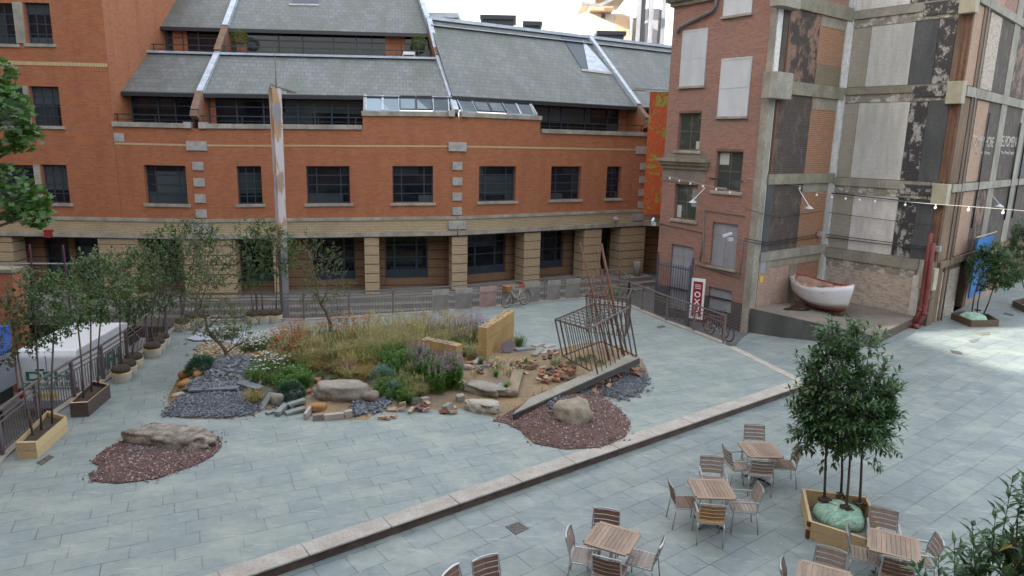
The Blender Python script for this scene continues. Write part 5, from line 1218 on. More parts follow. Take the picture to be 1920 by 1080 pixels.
gnarl('apple_tree',[(426,692),(424,660),(414,645),(398,632),(388,615),(384,590),(378,565),(365,545)],gb.y,[.075,.06,.055,.05,.04,.03,.022,.012],
 [([(414,655),(405,660),(395,668)],.02),([(424,662),(440,650),(455,630),(462,605)],.022),([(440,650),(460,640),(478,618)],.015),([(398,632),(385,625),(360,618)],.02),([(388,615),(410,595),(425,575)],.02),([(384,590),(365,570),(345,560)],.018),([(378,565),(388,530),(394,500)],.015),([(426,668),(445,672),(462,678)],.015)],
 [(345,440,560,625),(350,420,520,580,.3),(405,470,590,650),(350,400,590,640,-.3),(430,480,570,620),(410,450,545,590),(375,415,480,540)],'small gnarled apple tree leaning left above the dark slate heap',2900,.065,.038)
tb=G(622,640,.2)
gnarl('apple_tree',[(625,640),(618,602),(612,585),(602,570),(597,555),(592,525),(585,495),(578,470)],tb.y,[.08,.065,.06,.05,.04,.03,.022,.012],
 [([(602,570),(615,545),(622,515)],.022),([(597,555),(580,540),(565,515)],.02),([(592,525),(610,500),(625,480)],.016),([(612,585),(635,585),(652,570)],.015),([(585,495),(570,470),(560,450)],.014)],
 [(555,640,455,520),(565,655,500,560),(540,600,440,500,.2),(615,658,565,598),(570,610,540,580),(545,585,470,530),(560,590,560,590)],'small leaning apple tree growing behind the meadow flowers',2400,.065,.038)
# near tree, upper left
mb=None
root=empty('maple_tree',(-12.6,12.,-1.8),0,'bright green lobed leaves of a tree reaching in at the upper left edge','tree')
O=root.location;mb=MB();mb.tube([(0,0,0),(.2,0,3.5),(.5,0,6),(.9,-.1,8.2),(1.2,0,10.5)],[.22,.18,.14,.09,.03],10)
bl=[]
for r in ((-70,60,130,300),(-60,60,300,420),(20,78,225,290),(40,96,340,420),(-60,30,100,190),(30,100,370,430),(-140,-20,60,420)):
    c,rr=px_blob(12.,*r);bl.append((c-O,rr*.92))
for c,r in bl: mb.tube([(.4,0,5.2+rnd.uniform(0,2)),c*.6+Vector((.2,0,2.4)),c],[.06,.04,.015],6)
mb.build('trunk',bark,root,smooth=True);mb=MB()
for c,r in bl:
    for _ in range(int(520*r.x*r.z/.35)):
        v=rv();v=v.normalized()*v.length**.5;p=c+Vector((v.x*r.x,v.y*min(r.y,.8),v.z*r.z));d=(rv(1.)+Vector((0,0,-.3))).normalized();s=rnd.uniform(.06,.10);up=(Vector((0,-.3,1))+rv(.5)).normalized();sd_=d.cross(up).normalized();nn=sd_.cross(d)
        ps=[]
        for k,(ax,rr_) in enumerate(((-2.6,.55),(-1.9,.45),(-1.35,1.),(-.85,.5),(-.45,1.05),(-.2,.6),(0,1.25),(.2,.6),(.45,1.05),(.85,.5),(1.35,1.),(1.9,.45),(2.6,.55))): ps.append(p+(d*cos(ax)+sd_*sin(ax))*s*rr_)
        mb.add(ps,[tuple(range(13))])
mb.build('crown',leaf_m,root)
# big laurel in the pine planter
def laurel(base,stems,rects,label,n,L,w,zsoil,name='laurel_tree',group=None,lm=None,sprigs=(),stemr=.028):
    root=empty(name,base,0,label,'tree',group);bl=[]
    for r in rects: c,rr=px_blob(base.y,*r[:4],dY=r[4] if len(r)>4 else 0.);bl.append((c-base,rr))
    mb=MB()
    for b,t in stems:
        B=G(*b,zsoil)-base;B.z=zsoil-base.z;Tt=atY(base.y,*t)-base;m=B.lerp(Tt,.5)+Vector((rnd.uniform(-.03,.03),0,0));mb.tube([B,m,Tt,Tt+Vector((rnd.uniform(-.2,.2),rnd.uniform(-.2,.2),.9))],[stemr,stemr*.9,stemr*.75,stemr*.2],7)
        for k in range(9):
            c,r=rnd.choice(bl);e=c+Vector((rv().x*r.x,rv().y*r.y,rv().z*r.z));mb.tube([Tt,Tt.lerp(e,.5)+rv(.08),e],[stemr*.4,stemr*.3,stemr*.1],5)
    cr=MB()
    def sprig(s,d,Ls,k):
        d=d.normalized();e=s+d*Ls;mb.tube([s,e],[.006,.003],4,cap=False)
        for j in range(k):
            f=.15+.85*j/k;a=j*2.4;o=d.orthogonal().normalized();o=Matrix.Rotation(a,3,d)@o;leaf(cr,s+d*Ls*f,(o*.9+d*(.5+.5*f)+Vector((0,0,-.12))),Vector((0,0,1)),L*rnd.uniform(.75,1.2)*(1-.35*(f>.85)),w*rnd.uniform(.8,1.15),1 if rnd.random()<.006 else 0,fold=.18)
    tot=sum(r.x*r.y*r.z for c,r in bl)
    for c,r in bl:
        for _ in range(max(3,int(n*r.x*r.y*r.z/tot/11))):
            v=rv();v=v.normalized()*v.length**.35;q=c+Vector((v.x*r.x,v.y*r.y,v.z*r.z))*.9;sprig(q-v*.1,v*.8+Vector((0,0,.55))+rv(.5),rnd.uniform(.14,.3)*L/.11,11)
    for p,q,k in sprigs:
        a=atY(base.y,*p)-base;b_=atY(base.y,*q)-base;sprig(a,b_-a,(b_-a).length,k)
    mb.build('trunk',bark_l,root,smooth=True);cr.build('crown',[lm or leaf_l,leaf_y],root);return root
pb=G(1575,955,TZ)
pz=TZ+.34
laurel(pb,[((1546,933),(1549,845)),((1577,926),(1579,850)),((1587,950),(1594,855)),((1612,940),(1616,850))],
 [(1500,1670,700,850),(1512,1620,645,760),(1525,1595,620,700,.0),(1590,1672,690,800),(1490,1560,730,835),(1572,1645,612,690),(1545,1635,770,858)],
 'dense dark green laurel on four bare stems in the pine planter',6600,.165,.064,pz,
 sprigs=[((1500,760),(1478,725),10),((1505,820),(1488,862),10),((1665,830),(1690,855),10),((1665,720),(1690,690),11),((1600,640),(1585,595),9),((1550,855),(1535,885),8),((1640,850),(1650,885),8),((1565,650),(1558,590),12),((1540,660),(1535,615),9),((1610,650),(1613,598),10),((1660,760),(1702,715),14),((1655,790),(1700,800),12),((1520,820),(1475,800),12),((1530,700),(1490,660),10),((1640,700),(1675,670),10),((1618,860),(1655,880),10)])
# pine planter (five sided)
def polyplanter(px,ztop,h,mat,label,corner=True):
    p=[G(x,y,ztop) for x,y in px];c=sum(p,Vector())/len(p);c.z=ztop-h;root=empty('tree_planter',c,0,label,'planter');q=[Vector((v.x-c.x,v.y-c.y,0)) for v in p];n=len(q)
    for i in range(n):
        j=(i+1)%n;a,b=q[i],q[j];d=(b-a).normalized();s=Vector((-d.y,d.x,0));s=s if (a+s).length<a.length else -s;mb=MB()
        for k in range(2): 
            z0=h*k/2+.003;z1=h*(k+1)/2-.003;pl=[a,b,b+s*.055-d*.04,a+s*.055+d*.04];mb.prism([tuple(v[:2]) for v in pl],z0,z1)
        mb.build('side_board',mat,root)
        if corner and i in (n-1,0):
            mb=MB();mb.box(a.x-.03,a.y-.03,.02,a.x+.03,a.y+.03,h*.5);mb.box(a.x-.028,a.y-.028,h*.72,a.x+.028,a.y+.028,h-.01);mb.build('corner_mark',plain('red_brown_corner_mark',(.12,.03,.02),.6),root)
    return root,c
polyplanter([(1517,977),(1504,915),(1627,931),(1652,988),(1628,1012)],TZ+.36,.36,w_pine,'five sided new pine planter holding the big laurel')
net=NT('green_plastic_wrap');f=net.ramp(net.noise(5,detail=8,rough=.75,st=(1,3.5,1)),.38,.62);c=net.mix(f,(.13,.42,.28),(.60,.78,.66));net.bump(net.noise(16,detail=6,rough=.7,st=(1,2.5,1)),1.,.05);net.out(c,.3);net=net.m
def wrapball(c,r,h,label,stems):
    root=empty('wrapped_root_ball',c,0,label,'root ball','green wrapped root balls');mb=MB();B=[]
    n=28;rings=[(.92,0),(1.,.25),(.98,.5),(.85,.78),(.6,.95),(.3,1.0),(.02,1.01)]
    for rr,z in rings:
        for k in range(n): t=2*pi*k/n;w=1+.05*sin(5*t+c.x)+.03*sin(11*t);B.append((rr*r*w*cos(t),rr*r*w*sin(t),z*h+.015*sin(7*t)))
    mb.add(B,[(i*n+k,i*n+(k+1)%n,(i+1)*n+(k+1)%n,(i+1)*n+k) for i in range(len(rings)-1) for k in range(n)]);mb.build('wrap',net,root,smooth=True)
    for x,y in stems:
        q=G(x,y,c.z+h)-c;mb=MB()
        for _ in range(26): v=rv(.12);mb.obox((q.x+v.x,q.y+v.y,h+.0+abs(v.z)*.3),(.025,.02,.02),Matrix.Rotation(rnd.uniform(0,3),3,'Z'))
        mb.build('soil',soil,root)
    mb=MB()
    for a in (.6,2.3): mb.tube([(cos(a)*r*.95,sin(a)*r*.95,h*.55),(cos(a)*r*.5,sin(a)*r*.5,h*1.0),(0,0,h*1.03),(-cos(a)*r*.5,-sin(a)*r*.5,h*1.0),(-cos(a)*r*.95,-sin(a)*r*.95,h*.55)],.014,6)
    mb.build('pale_tie',plain('pale_tie_cloth',(.6,.72,.6),.6),root)
wc=G(1573,968,TZ+.1);wc.z=TZ+.02;wrapball(wc,.47,.30,'green plastic wrapped root ball inside the pine planter',[(1546,938),(1587,953),(1612,943),(1577,930)])
# brown planters in the alley
p2,c2=polyplanter([(1784,586),(1807,583),(1853,588),(1874,600),(1822,601)],.3+.27,.27,w_sleeper,'brown five sided timber planter in the alley mouth',False)
wrapball(Vector((c2.x,c2.y+.1,.32)),.50,.32,'green wrapped root ball in the brown alley planter',[(1832,582)])
bb_=Vector((c2.x,c2.y+.1,.3));laurel(bb_,[((1822,588),(1828,548)),((1832,590),(1838,546)),((1845,588),(1861,545))],[(1814,1870,468,545),(1850,1905,470,548),(1830,1890,455,510),(1860,1915,490,540)],'dense laurel on slim stems in the brown alley planter',7500,.11,.05,.5,stemr=.03)
p3_,c3=polyplanter([(1899,563),(1925,557),(1975,566),(1965,580),(1922,574)],.3+.27,.27,w_sleeper,'brown timber planter cut off by the right edge',False)
b3=Vector((c3.x,c3.y,.3));laurel(b3,[((1925,560),(1915,520)),((1945,562),(1935,520))],[(1888,1960,420,530),(1895,1990,400,500)],'laurel crown cut off by the right edge, up the alley',5500,.12,.055,.5)
# near foliage, lower right
nb=Vector((4.95,6.2,TZ));laurel(nb,[((1850,1500),(1900,1130)),((1900,1500),(1850,1150))],[(1830,1990,1040,1180),(1893,2000,985,1070),(1760,1850,1105,1180),(1910,1960,935,990),(1960,2200,960,1180)],'large laurel branches in the bottom right corner, nearest the camera',5200,.16,.055,TZ+.3,
 sprigs=[((1830,1090),(1822,975),15),((1880,1000),(1900,890),16),((1790,1090),(1790,1010),10),((1905,980),(1928,880),14),((1860,1040),(1868,950),12),((1760,1090),(1760,1040),8),((1740,1100),(1712,1060),9)])
pxp=[G(x,y,TZ) for x,y in ((1800,1330),(2150,1330),(2150,1500),(1800,1500))];mb=MB();c=sum(pxp,Vector())/4;mb.box(c.x-.8,c.y-.6,TZ,c.x+.8,c.y+.9,TZ+.36);tag(mb.build('tree_planter',w_pine),'pine planter below the nearest laurel, out of view','planter')
# terrace shrubs on the office
for fr,x,y,r,lb in ((B1,449,70,.32,'round clipped bush on the upper terrace beside the left lead strip'),(B2,785,79,.30,'round clipped bush on the upper terrace near its right end')):
    u,z=fr.hit(x,y,4.3);p=fr.W(u,4.3,z);root=empty('clipped_bush',Vector((p.x,p.y,10.7)),0,lb,'bush');O=root.location;mb=MB()
    for _ in range(900):
        v=rv().normalized()*rnd.uniform(.75,1.)*r;v.x*=1.25;leaf(mb,p-O+v,v+rv(.2),Vector((0,0,1)),.07,.05)
    mb.build('crown',leafmat('clipped_leaf',(.10,.16,.03),(.16,.22,.05)),root);mb=MB();mb.tube([(0,0,0),(p.x-O.x,p.y-O.y,p.z-O.z)],.03,6);mb.lathe((0,0,0),[(.16,0),(.2,.25)],12);mb.build('stem',bark,root)
u,z=B2.hit(766,103,4.2);p=B2.W(u,4.2,10.82);mb=MB();mb.box(-.3,-.05,0,-.26,.25,.3);mb.box(.26,-.05,0,.3,.25,.3);mb.box(-.3,-.05,.3,.3,.25,.34);mb.box(-.3,.2,.34,.3,.25,.5);tag(mb.build('white_chair',whit,loc=p),'small white chair on the upper terrace','chair')
# ================================================================ GARDEN
gp=[(312,778),(316,742),(333,712),(352,690),(362,668),(400,655),(440,645),(470,640),(520,640),(560,630),(640,618),(760,612),(880,612),(940,625),(990,655),(1045,655),(1110,640),(1170,650),(1205,675),(1218,705),(1206,735),(1165,752),(1132,742),(1165,770),(1183,793),(1172,822),(1125,840),(1060,843),(1003,832),(975,808),(945,790),(905,775),(860,765),(820,768),(770,762),(705,775),(690,786),(600,786),(560,772),(500,768),(470,780),(420,786),(350,786)]
gpoly=[g(*p) for p in gp]
def bed(x,y):
    if not inpoly((x,y),gpoly): return 0.
    d=edist((x,y),gpoly);return .004+.24*(1-math.exp(-d/.9))
heaps=[]
def Gb(px,py,extra=0.):
    z=.1
    for _ in range(6): q=G(px,py,z+extra);z=hz(q.x,q.y)
    q.z=z;return q
HE=[(G(425,700,.2),1.1,.38),(G(1150,680,.2),.9,.16),(G(740,690,.2),2.2,.12),(G(1075,765,0),.9,.08)]
def hz(x,y):
    z=bed(x,y)
    if z>0:
        k=min(1,z/.12)
        for c,r,h in HE: z+=k*h*math.exp(-((x-c.x)**2+(y-c.y)**2)/(r*r*.6))
        z+=.02*noise.noise(Vector((x*3,y*3,0)))*k
    return max(z,.004)
sandm=stone('ochre_sand',(.30,.20,.09),(.21,.145,.075),1.6,.95,.6,fine=30,bd=.03)
def mixbed():
    n=NT('garden_bed_sand');f=n.ramp(n.noise(1.1,detail=6,rough=.7),.42,.62);c=n.mix(f,(.29,.205,.105),(.17,.135,.105));f2=n.ramp(n.noise(26,detail=3),.5,.7);c=n.mix(n.math('MULTIPLY',f2,.7),c,(.15,.12,.10));n.bump(n.noise(30,detail=4),.8,.03);return n.out(c,.95)
sheet('garden_bed',gpoly,hz,.28,mixbed(),wob=.05,kind='structure')
# chip heaps (loose stone nobody could count)
def chips(name,px,n,s,mats,label,cat,lift=.0,base=None,wob=.06,zf=None,extra=0.):
    zf=zf or hz;poly=[g(*p) for p in px]
    poly=densify(poly,.2,wob);mb=MB();xs=[p[0] for p in poly];ys=[p[1] for p in poly];k=0;t=0
    if base is not None:
        r=delaunay_2d_cdt([Vector(p) for p in poly]+[Vector((x,y)) for x in [min(xs)+.2*i for i in range(int((max(xs)-min(xs))/.2)+1)] for y in [min(ys)+.2*j for j in range(int((max(ys)-min(ys))/.2)+1)] if inpoly((x,y),poly) and edist((x,y),poly)>.08],[(i,(i+1)%len(poly)) for i in range(len(poly))],[],1,1e-5)
        mb.add([(v.x,v.y,zf(v.x,v.y)+extra+.008+(0 if edist((v.x,v.y),poly)<.02 else lift)) for v in r[0]],[tuple(f) for f in r[2]],len(mats))
    while k<n and t<n*30:
        t+=1;q=(rnd.uniform(min(xs),max(xs)),rnd.uniform(min(ys),max(ys)))
        if not inpoly(q,poly): 
            if edist(q,poly)>.30*rnd.random()**2 or rnd.random()>.35: continue
        k+=1;ss=s*rnd.uniform(.5,1.4);M=Matrix.Rotation(rnd.uniform(0,6.3),3,'Z')@Matrix.Rotation(rnd.uniform(-.6,.6),3,'X')@Matrix.Rotation(rnd.uniform(-.6,.6),3,'Y')
        c=Vector((*q,zf(*q)+extra+lift+.012+ss*.2*rnd.random()));h=(ss,ss*rnd.uniform(.5,.9),ss*rnd.uniform(.25,.5))
        vs=[c+M@Vector((a*h[0]*rnd.uniform(.7,1.1),b*h[1]*rnd.uniform(.7,1.1),e*h[2])) for a,b,e in ((-1,-.7,-1),(1,-1,-1),(.8,1,-1),(-1,.8,-1),(-.6,-.7,1),(.8,-.6,1),(.6,.8,1),(-.8,.5,1))]
        mb.add(vs,[(0,3,2,1),(4,5,6,7),(0,1,5,4),(1,2,6,5),(2,3,7,6),(3,0,4,7)],rnd.randrange(len(mats)))
    o=mb.build(name,list(mats)+([base] if base else []));tag(o,label,cat,None,'stuff');return o
sl1=stone('dark_slate_chip',(.095,.105,.125),(.15,.165,.19),6,.6,.2,island=.9);sl2=stone('blue_slate_chip',(.13,.15,.18),(.08,.09,.105),6,.55,.2,island=.9);slb=stone('slate_dust',(.07,.075,.085),(.11,.115,.125),18,.9,.8)
gr1=stone('mauve_gravel',(.19,.11,.10),(.13,.075,.07),6,.9,.2,island=.9);gr2=stone('pale_gravel',(.42,.36,.34),(.3,.25,.23),6,.9,.2,island=.7);grb=stone('mauve_grit',(.17,.10,.088),(.105,.065,.06),24,.95,.9,fine=40);gr3=stone('brown_gravel',(.20,.12,.07),(.15,.09,.06),6,.9,.2,island=.8)
chips('slate_chippings',[(312,780),(330,752),(372,738),(430,728),(500,740),(560,752),(556,770),(500,762),(470,779),(420,785),(350,785)],2600,.035,(sl1,sl1,sl2),'dark slate chippings spilling at the front left of the garden','slate chippings',.02,slb)
chips('slate_heap',[(345,742),(372,715),(395,695),(420,680),(455,688),(480,700),(500,735),(430,745),(380,748)],750,.075,(sl1,sl2,stone('grey_rubble',(.20,.20,.20),(.14,.145,.15),4,.85,.3,island=.7)),'heap of broken grey slate under the gnarled apple tree','slate rubble',.06,slb)
chips('slate_chippings',[(1085,752),(1110,722),(1150,705),(1195,690),(1216,705),(1206,733),(1165,750),(1130,742)],1900,.035,(sl1,sl2,sl2),'dark slate chippings to the right of the long leaning slab','slate chippings',.02,slb)
chips('slate_chippings',[(660,762),(690,752),(725,748),(735,760),(700,776),(665,784)],420,.045,(sl1,sl2),'small pile of dark slate at the end of the pale edging blocks','slate chippings',.03,slb)
chips('slate_chippings',[(1036,785),(1026,775),(1040,764),(1062,770),(1090,792),(1060,797)],260,.04,(sl1,sl2),'ring of slate chips under the round boulder','slate chippings',.02,None,extra=.03)
chips('red_gravel',[(925,790),(965,775),(1020,748),(1075,735),(1125,735),(1140,755),(1165,770),(1183,793),(1172,822),(1125,840),(1060,843),(1003,832),(975,808),(950,795)],2600,.022,(gr1,gr1,gr3,gr2),'mauve gravel patch around the round boulder','gravel',.012,grb)
lefthz=lambda x,y:.01+.05*(1-math.exp(-edist((x,y),LG)/.4)) if inpoly((x,y),LG) else .004
lg=[(172,903),(165,890),(184,884),(186,874),(172,868),(182,852),(210,836),(240,822),(262,812),(330,806),(385,808),(412,822),(417,838),(400,855),(368,872),(330,885),(300,898),(255,904),(215,909)];LG=[g(*p) for p in lg]
chips('red_gravel',lg,2600,.020,(gr1,gr1,gr2,gr1),'mauve gravel patch around the flat boulder on the left','gravel',.01,grb,zf=lefthz)
chips('slate_chippings',[(245,838),(300,842),(370,836),(372,846),(300,852),(262,850)],150,.03,(sl1,sl2),'few slate chips along the foot of the flat boulder','slate chippings',.0,None,zf=lefthz)
chips('sand_spill',[(318,745),(335,712),(360,692),(385,700),(370,725),(345,745),(325,765)],350,.02,(stone('ochre_grit',(.36,.22,.08),(.28,.17,.06),5,.9,.2,island=.5),),'ochre sand spilling at the left edge of the garden','sand',.02,sandm)
# rocks
def rock(name,c,size,rz,mat,label,seed=0,cat='boulder',group=None,sub_=3,rough=.22,flat=.0,tilt=0.,ridges=0.):
    me=bpy.data.meshes.new(name);import bmesh
    bm=bmesh.new();bmesh.ops.create_icosphere(bm,subdivisions=sub_,radius=1)
    for v in bm.verts:
        p=v.co.copy();n1=noise.noise(p*1.1+Vector((seed,seed*2,0)));n2=noise.noise(p*2.7+Vector((seed*3,1,seed)));n3=noise.noise(p*7+Vector((seed,5,seed)))
        # facet with soft planes
        m=max(abs(p.x),abs(p.y),abs(p.z));k=1+rough*1.35*n1+rough*.8*n2+rough*.3*n3;p=p*(k*((1-.28)+.28/m*.85))
        if ridges: p.z+=ridges*noise.noise(Vector((p.x*2,p.y*9,seed)))
        if p.z<-.55: p.z=-.55-(p.z+.55)*.1
        if flat and p.z>flat: p.z=flat+(p.z-flat)*.25
        v.co=Vector((p.x*size[0],p.y*size[1],p.z*size[2]))
    bm.to_mesh(me);bm.free();me.materials.append(mat)
    for p in me.polygons:p.use_smooth=True
    o=bpy.data.objects.new(name,me);COL.objects.link(o);o.location=(c[0],c[1],c[2]+size[2]*.5);o.rotation_euler=(tilt,0,rz);tag(o,label,cat,group)
    return o
rk=stone('grey_boulder',(.33,.30,.25),(.20,.18,.155),2.2,.9,.5,fine=16,bd=.03);rk2=stone('pale_boulder',(.44,.41,.34),(.30,.28,.235),2.2,.9,.4,fine=18);rk3=stone('tan_boulder',(.33,.285,.22),(.21,.18,.135),3,.9,.6,fine=20,bd=.03);rk4=stone('pitted_boulder',(.40,.345,.29),(.15,.125,.10),5,.95,.9,fine=14,bd=.05);ork=stone('ochre_rock',(.38,.20,.07),(.28,.15,.055),3,.9,.5,fine=20);brk=stone('brown_rock',(.22,.17,.14),(.15,.11,.085),3,.9,.5)
q=G(312,843);rock('boulder',(q.x,q.y+.3,.02),(1.12,.42,.32),rad(-10),rk4,'flat pitted boulder lying on the left gravel patch',3,rough=.3,flat=.4,ridges=.12,sub_=4)
q=Gb(1075,790);rock('boulder',(q.x,q.y+.25,.05),(.50,.44,.42),.2,rk3,'round brown boulder on the mauve gravel in front of the slab',8,rough=.14,sub_=4)
q=Gb(635,752);rock('boulder',(q.x,q.y+.3,q.z-.02),(.78,.42,.40),.05,rk,'largest grey boulder at the front edge of the garden',5,rough=.18,flat=.5,sub_=4)
q=Gb(905,772);rock('boulder',(q.x,q.y+.15,q.z-.02),(.50,.30,.27),-.5,rk2,'pale angular boulder at the front edge, nearer of the pair',12,rough=.3,flat=.3,sub_=4)
q=Gb(908,742);rock('boulder',(q.x+.05,q.y+.15,q.z),(.62,.28,.26),-.55,rk,'grey smooth boulder behind the pale angular one',15,rough=.25,flat=.4,sub_=4)
q=Gb(690,750);rock('boulder',(q.x,q.y,q.z-.03),(.32,.22,.2),0,brk,'small brown rock at the right end of the largest boulder',21)
q=Gb(352,708);rock('boulder',(q.x,q.y,q.z),(.24,.22,.17),0,ork,'round ochre rock beside the dark green bush',31,rough=.12)
q=Gb(372,708);rock('boulder',(q.x,q.y,q.z),(.16,.16,.15),.6,ork,'small ochre rock between bush and slate heap',33)
q=Gb(350,724);rock('boulder',(q.x,q.y,q.z-.03),(.22,.17,.15),.3,ork,'lower ochre rock in the sand at the left edge',36)
q=Gb(596,768);rock('boulder',(q.x,q.y,q.z-.02),(.24,.16,.17),.2,ork,'domed ochre stone in front of the largest boulder',41,rough=.1,flat=.5)
q=Gb(335,742);rock('boulder',(q.x,q.y,q.z-.02),(.17,.10,.08),.5,rk2,'small pale stone at the left edge of the slate',44)
q=Gb(520,757);rock('boulder',(q.x,q.y,q.z),(.17,.13,.2),.5,rk,'grey rounded stone among the slate slabs',47)
q=Gb(877,692);rock('boulder',(q.x,q.y,q.z),(.16,.12,.11),.0,stone('pinkish_stone',(.38,.32,.31),(.26,.22,.21),4,.9,.3),'pinkish cobble below the tall yellow block',50,rough=.1)
q=Gb(960,742);rock('boulder',(q.x,q.y,q.z),(.19,.15,.13),.3,brk,'brown rock at the foot of the thin standing slab',52)
# rammed blocks
def block(px,zt,thick,label,mat):
    # px: base-left-front, base-right-front
    a=Gb(*px[0]);b=Gb(*px[1]);b=Vector((b.x,b.y,a.z));d=(b-a);L=d.length;d.normalize();root=empty('sandstone_block',a,math.atan2(d.y,d.x),label,'block');mb=MB()
    n=14
    for lay,(z0,z1) in enumerate(((0,zt*.58),(zt*.58+.012,zt))):
        pts0=[];o=.012*(lay)
        vs=[];k=0
        for z in (z0-.15*(lay==0),z1):
            for (x,y) in [(L*i/n,0) for i in range(n+1)]+[(L*i/n,thick) for i in range(n,-1,-1)]:
                w=noise.noise(Vector((x*3,y*3,z*3+px[0][0])))*.025;vs.append((x+w,y+w,z+(.02*noise.noise(Vector((x*5,y*5,9))) if z==z1 else 0)))
        m=2*(n+1);mb.add(vs,[tuple(range(m))[::-1],tuple(range(m,2*m))]+[(i,(i+1)%m,m+(i+1)%m,m+i) for i in range(m)],0)
    mb.build('stone_body',mat,root)
    mb=MB()
    for _ in range(70):
        x=rnd.uniform(.05,L-.05);y=rnd.uniform(.03,thick-.03);s=rnd.uniform(.012,.035);mb.obox((x,y,zt+.012),(s,s*.7,.01),Matrix.Rotation(rnd.uniform(0,3),3,'Z'))
    mb.build('surface_stones',rk2,root)['kind']='stuff';return root
ym=stone('rammed_yellow_earth',(.46,.31,.135),(.36,.235,.095),1.2,.95,.4,fine=22,bd=.03)
block([(912,669),(963,641)],.95,.30,'taller yellow rammed earth block with a cracked seam',ym)
block([(790,672),(856,690)],.62,.30,'lower yellow rammed earth block sunk in the meadow',ym)
# bricks
brm=[stone('loose_red_brick',(.34,.15,.09),(.26,.11,.07),5,.9,.3,fine=20,island=0),stone('loose_pale_brick',(.46,.32,.22),(.36,.22,.15),5,.9,.3,fine=20),stone('loose_dark_brick',(.17,.10,.085),(.12,.075,.065),5,.9,.3,fine=20)]
def slabobj(name,c,h,rz,tx,ty,mat,label,cat,group=None,me=None):
    if me is None:
        mb=MB();k=.06
        mb.add([(a*h[0]*(1-rnd.random()*k),b*h[1]*(1-rnd.random()*k),e*h[2]) for e in(-1,1) for a,b in((-1,-1),(1,-1),(1,1),(-1,1))],[(0,3,2,1),(4,5,6,7),(0,1,5,4),(1,2,6,5),(2,3,7,6),(3,0,4,7)]);o=mb.build(name,mat)
    else: o=bpy.data.objects.new(name,me);COL.objects.link(o)
    o.location=c;o.rotation_euler=(tx,ty,rz);return tag(o,label,cat,group)
bme=[]
for m in brm:
    o=slabobj('loose_brick',(0,0,-50),(.108,.05,.034),0,0,0,m,None,None);bme.append(o.data);bpy.data.objects.remove(o)
def brickpile(px,n,label,extra=0.,mix=(0,0,1,2)):
    poly=[g(*p,.2) for p in px];xs=[p[0] for p in poly];ys=[p[1] for p in poly];k=0
    while k<n:
        q=(rnd.uniform(min(xs),max(xs)),rnd.uniform(min(ys),max(ys)))
        if not inpoly(q,poly): continue
        k+=1;slabobj('loose_brick',(q[0],q[1],hz(*q)+.03+extra*rnd.random()),None,rnd.uniform(0,3.14),rnd.uniform(-.5,.5),rnd.uniform(-.4,.4),None,label,'brick','loose bricks in the rubble',me=bme[rnd.choice(mix)])
brickpile([(1005,718),(1015,698),(1050,688),(1085,690),(1092,705),(1060,722),(1015,726)],34,'loose brick in the pile left of the leaning cage, behind the long slab',.14)
brickpile([(1108,722),(1140,700),(1168,693),(1172,706),(1135,728),(1110,732)],20,'loose brick under the right end of the long slab',.14)
brickpile([(960,690),(985,672),(1008,680),(1000,702),(962,706)],16,'loose brick in the middle of the sand, left of the cage',.1,(0,1,1,2))
brickpile([(1175,690),(1195,680),(1206,692),(1198,702),(1180,700)],9,'loose brick at the far right tip of the garden',.1)
brickpile([(770,760),(800,745),(850,745),(860,765),(800,768)],12,'loose brick at the front edge below the tall green plants',.08,(0,1,2,1))
brickpile([(860,700),(880,680),(930,682),(940,700),(900,705)],10,'loose brick between the two yellow blocks',.06)
brickpile([(712,768),(735,755),(765,755),(760,768),(715,776)],6,'loose brick near the small slate pile at the front edge',.06,(1,1,2))
brickpile([(575,735),(590,715),(600,712),(590,740)],4,'loose reddish brick between the blue green bush and the largest boulder',.1,(0,))
brickpile([(1010,670),(1040,655),(1050,668),(1020,680)],7,'loose brick on the far edge of the garden left of the cage',.05,(1,2))
# slabs
slg=stone('grey_green_slab',(.23,.25,.24),(.16,.175,.17),3,.8,.3);slw=stone('pale_kerb_block',(.42,.37,.33),(.33,.29,.26),3,.9,.3,fine=14);pur=stone('purple_slate',(.10,.075,.085),(.14,.11,.12),3,.7,.2);conc_l=stone('pale_concrete_slab',(.31,.31,.28),(.25,.215,.16),2,.9,.3,fine=25)
def slab(pa,pb,w,h,mat,label,cat='stone slab',z=0.,tx=0.,ty=0.,name='stone_slab'):
    a=Gb(*pa);b=Gb(*pb);c=(a+b)/2;d=b-a;L=math.hypot(d.x,d.y);return slabobj(name,(c.x,c.y,c.z+h+z),(L/2,w,h),math.atan2(d.y,d.x),tx,ty-math.atan2(d.z,L),mat,label,cat)
slab((586,788),(607,786),.07,.075,stone('brown_block',(.27,.22,.20),(.2,.165,.15),5,.9,.3,fine=20),'brown edging block, leftmost of the three in front of the largest boulder')
slab((608,787),(646,783),.07,.07,slw,'long pale edging block in the middle of the three')
slab((647,782),(661,780),.07,.08,slw,'short pale edging block, rightmost of the three')
slab((572,788),(586,768),.04,.09,slw,'thin pale stone leaning at the left end of the edging blocks')
slab((486,768),(512,744),.09,.04,slg,'long grey green slab sloping among the stones at the front',ty=-.2)
slab((519,781),(537,764),.08,.05,slg,'stubby grey slab pointing at the paving',z=.02)
slab((535,778),(572,768),.1,.035,slg,'flat grey slab on the front edge, lower of the stacked pair');slab((540,766),(573,756),.1,.035,slg,'flat grey slab on the front edge, upper of the stacked pair',z=.06);slab((545,750),(565,742),.12,.04,slg,'grey slab leaning above the stacked pair',z=.1,tx=.3)
slab((500,778),(516,772),.07,.03,slg,'small grey slab beside the slate chippings')
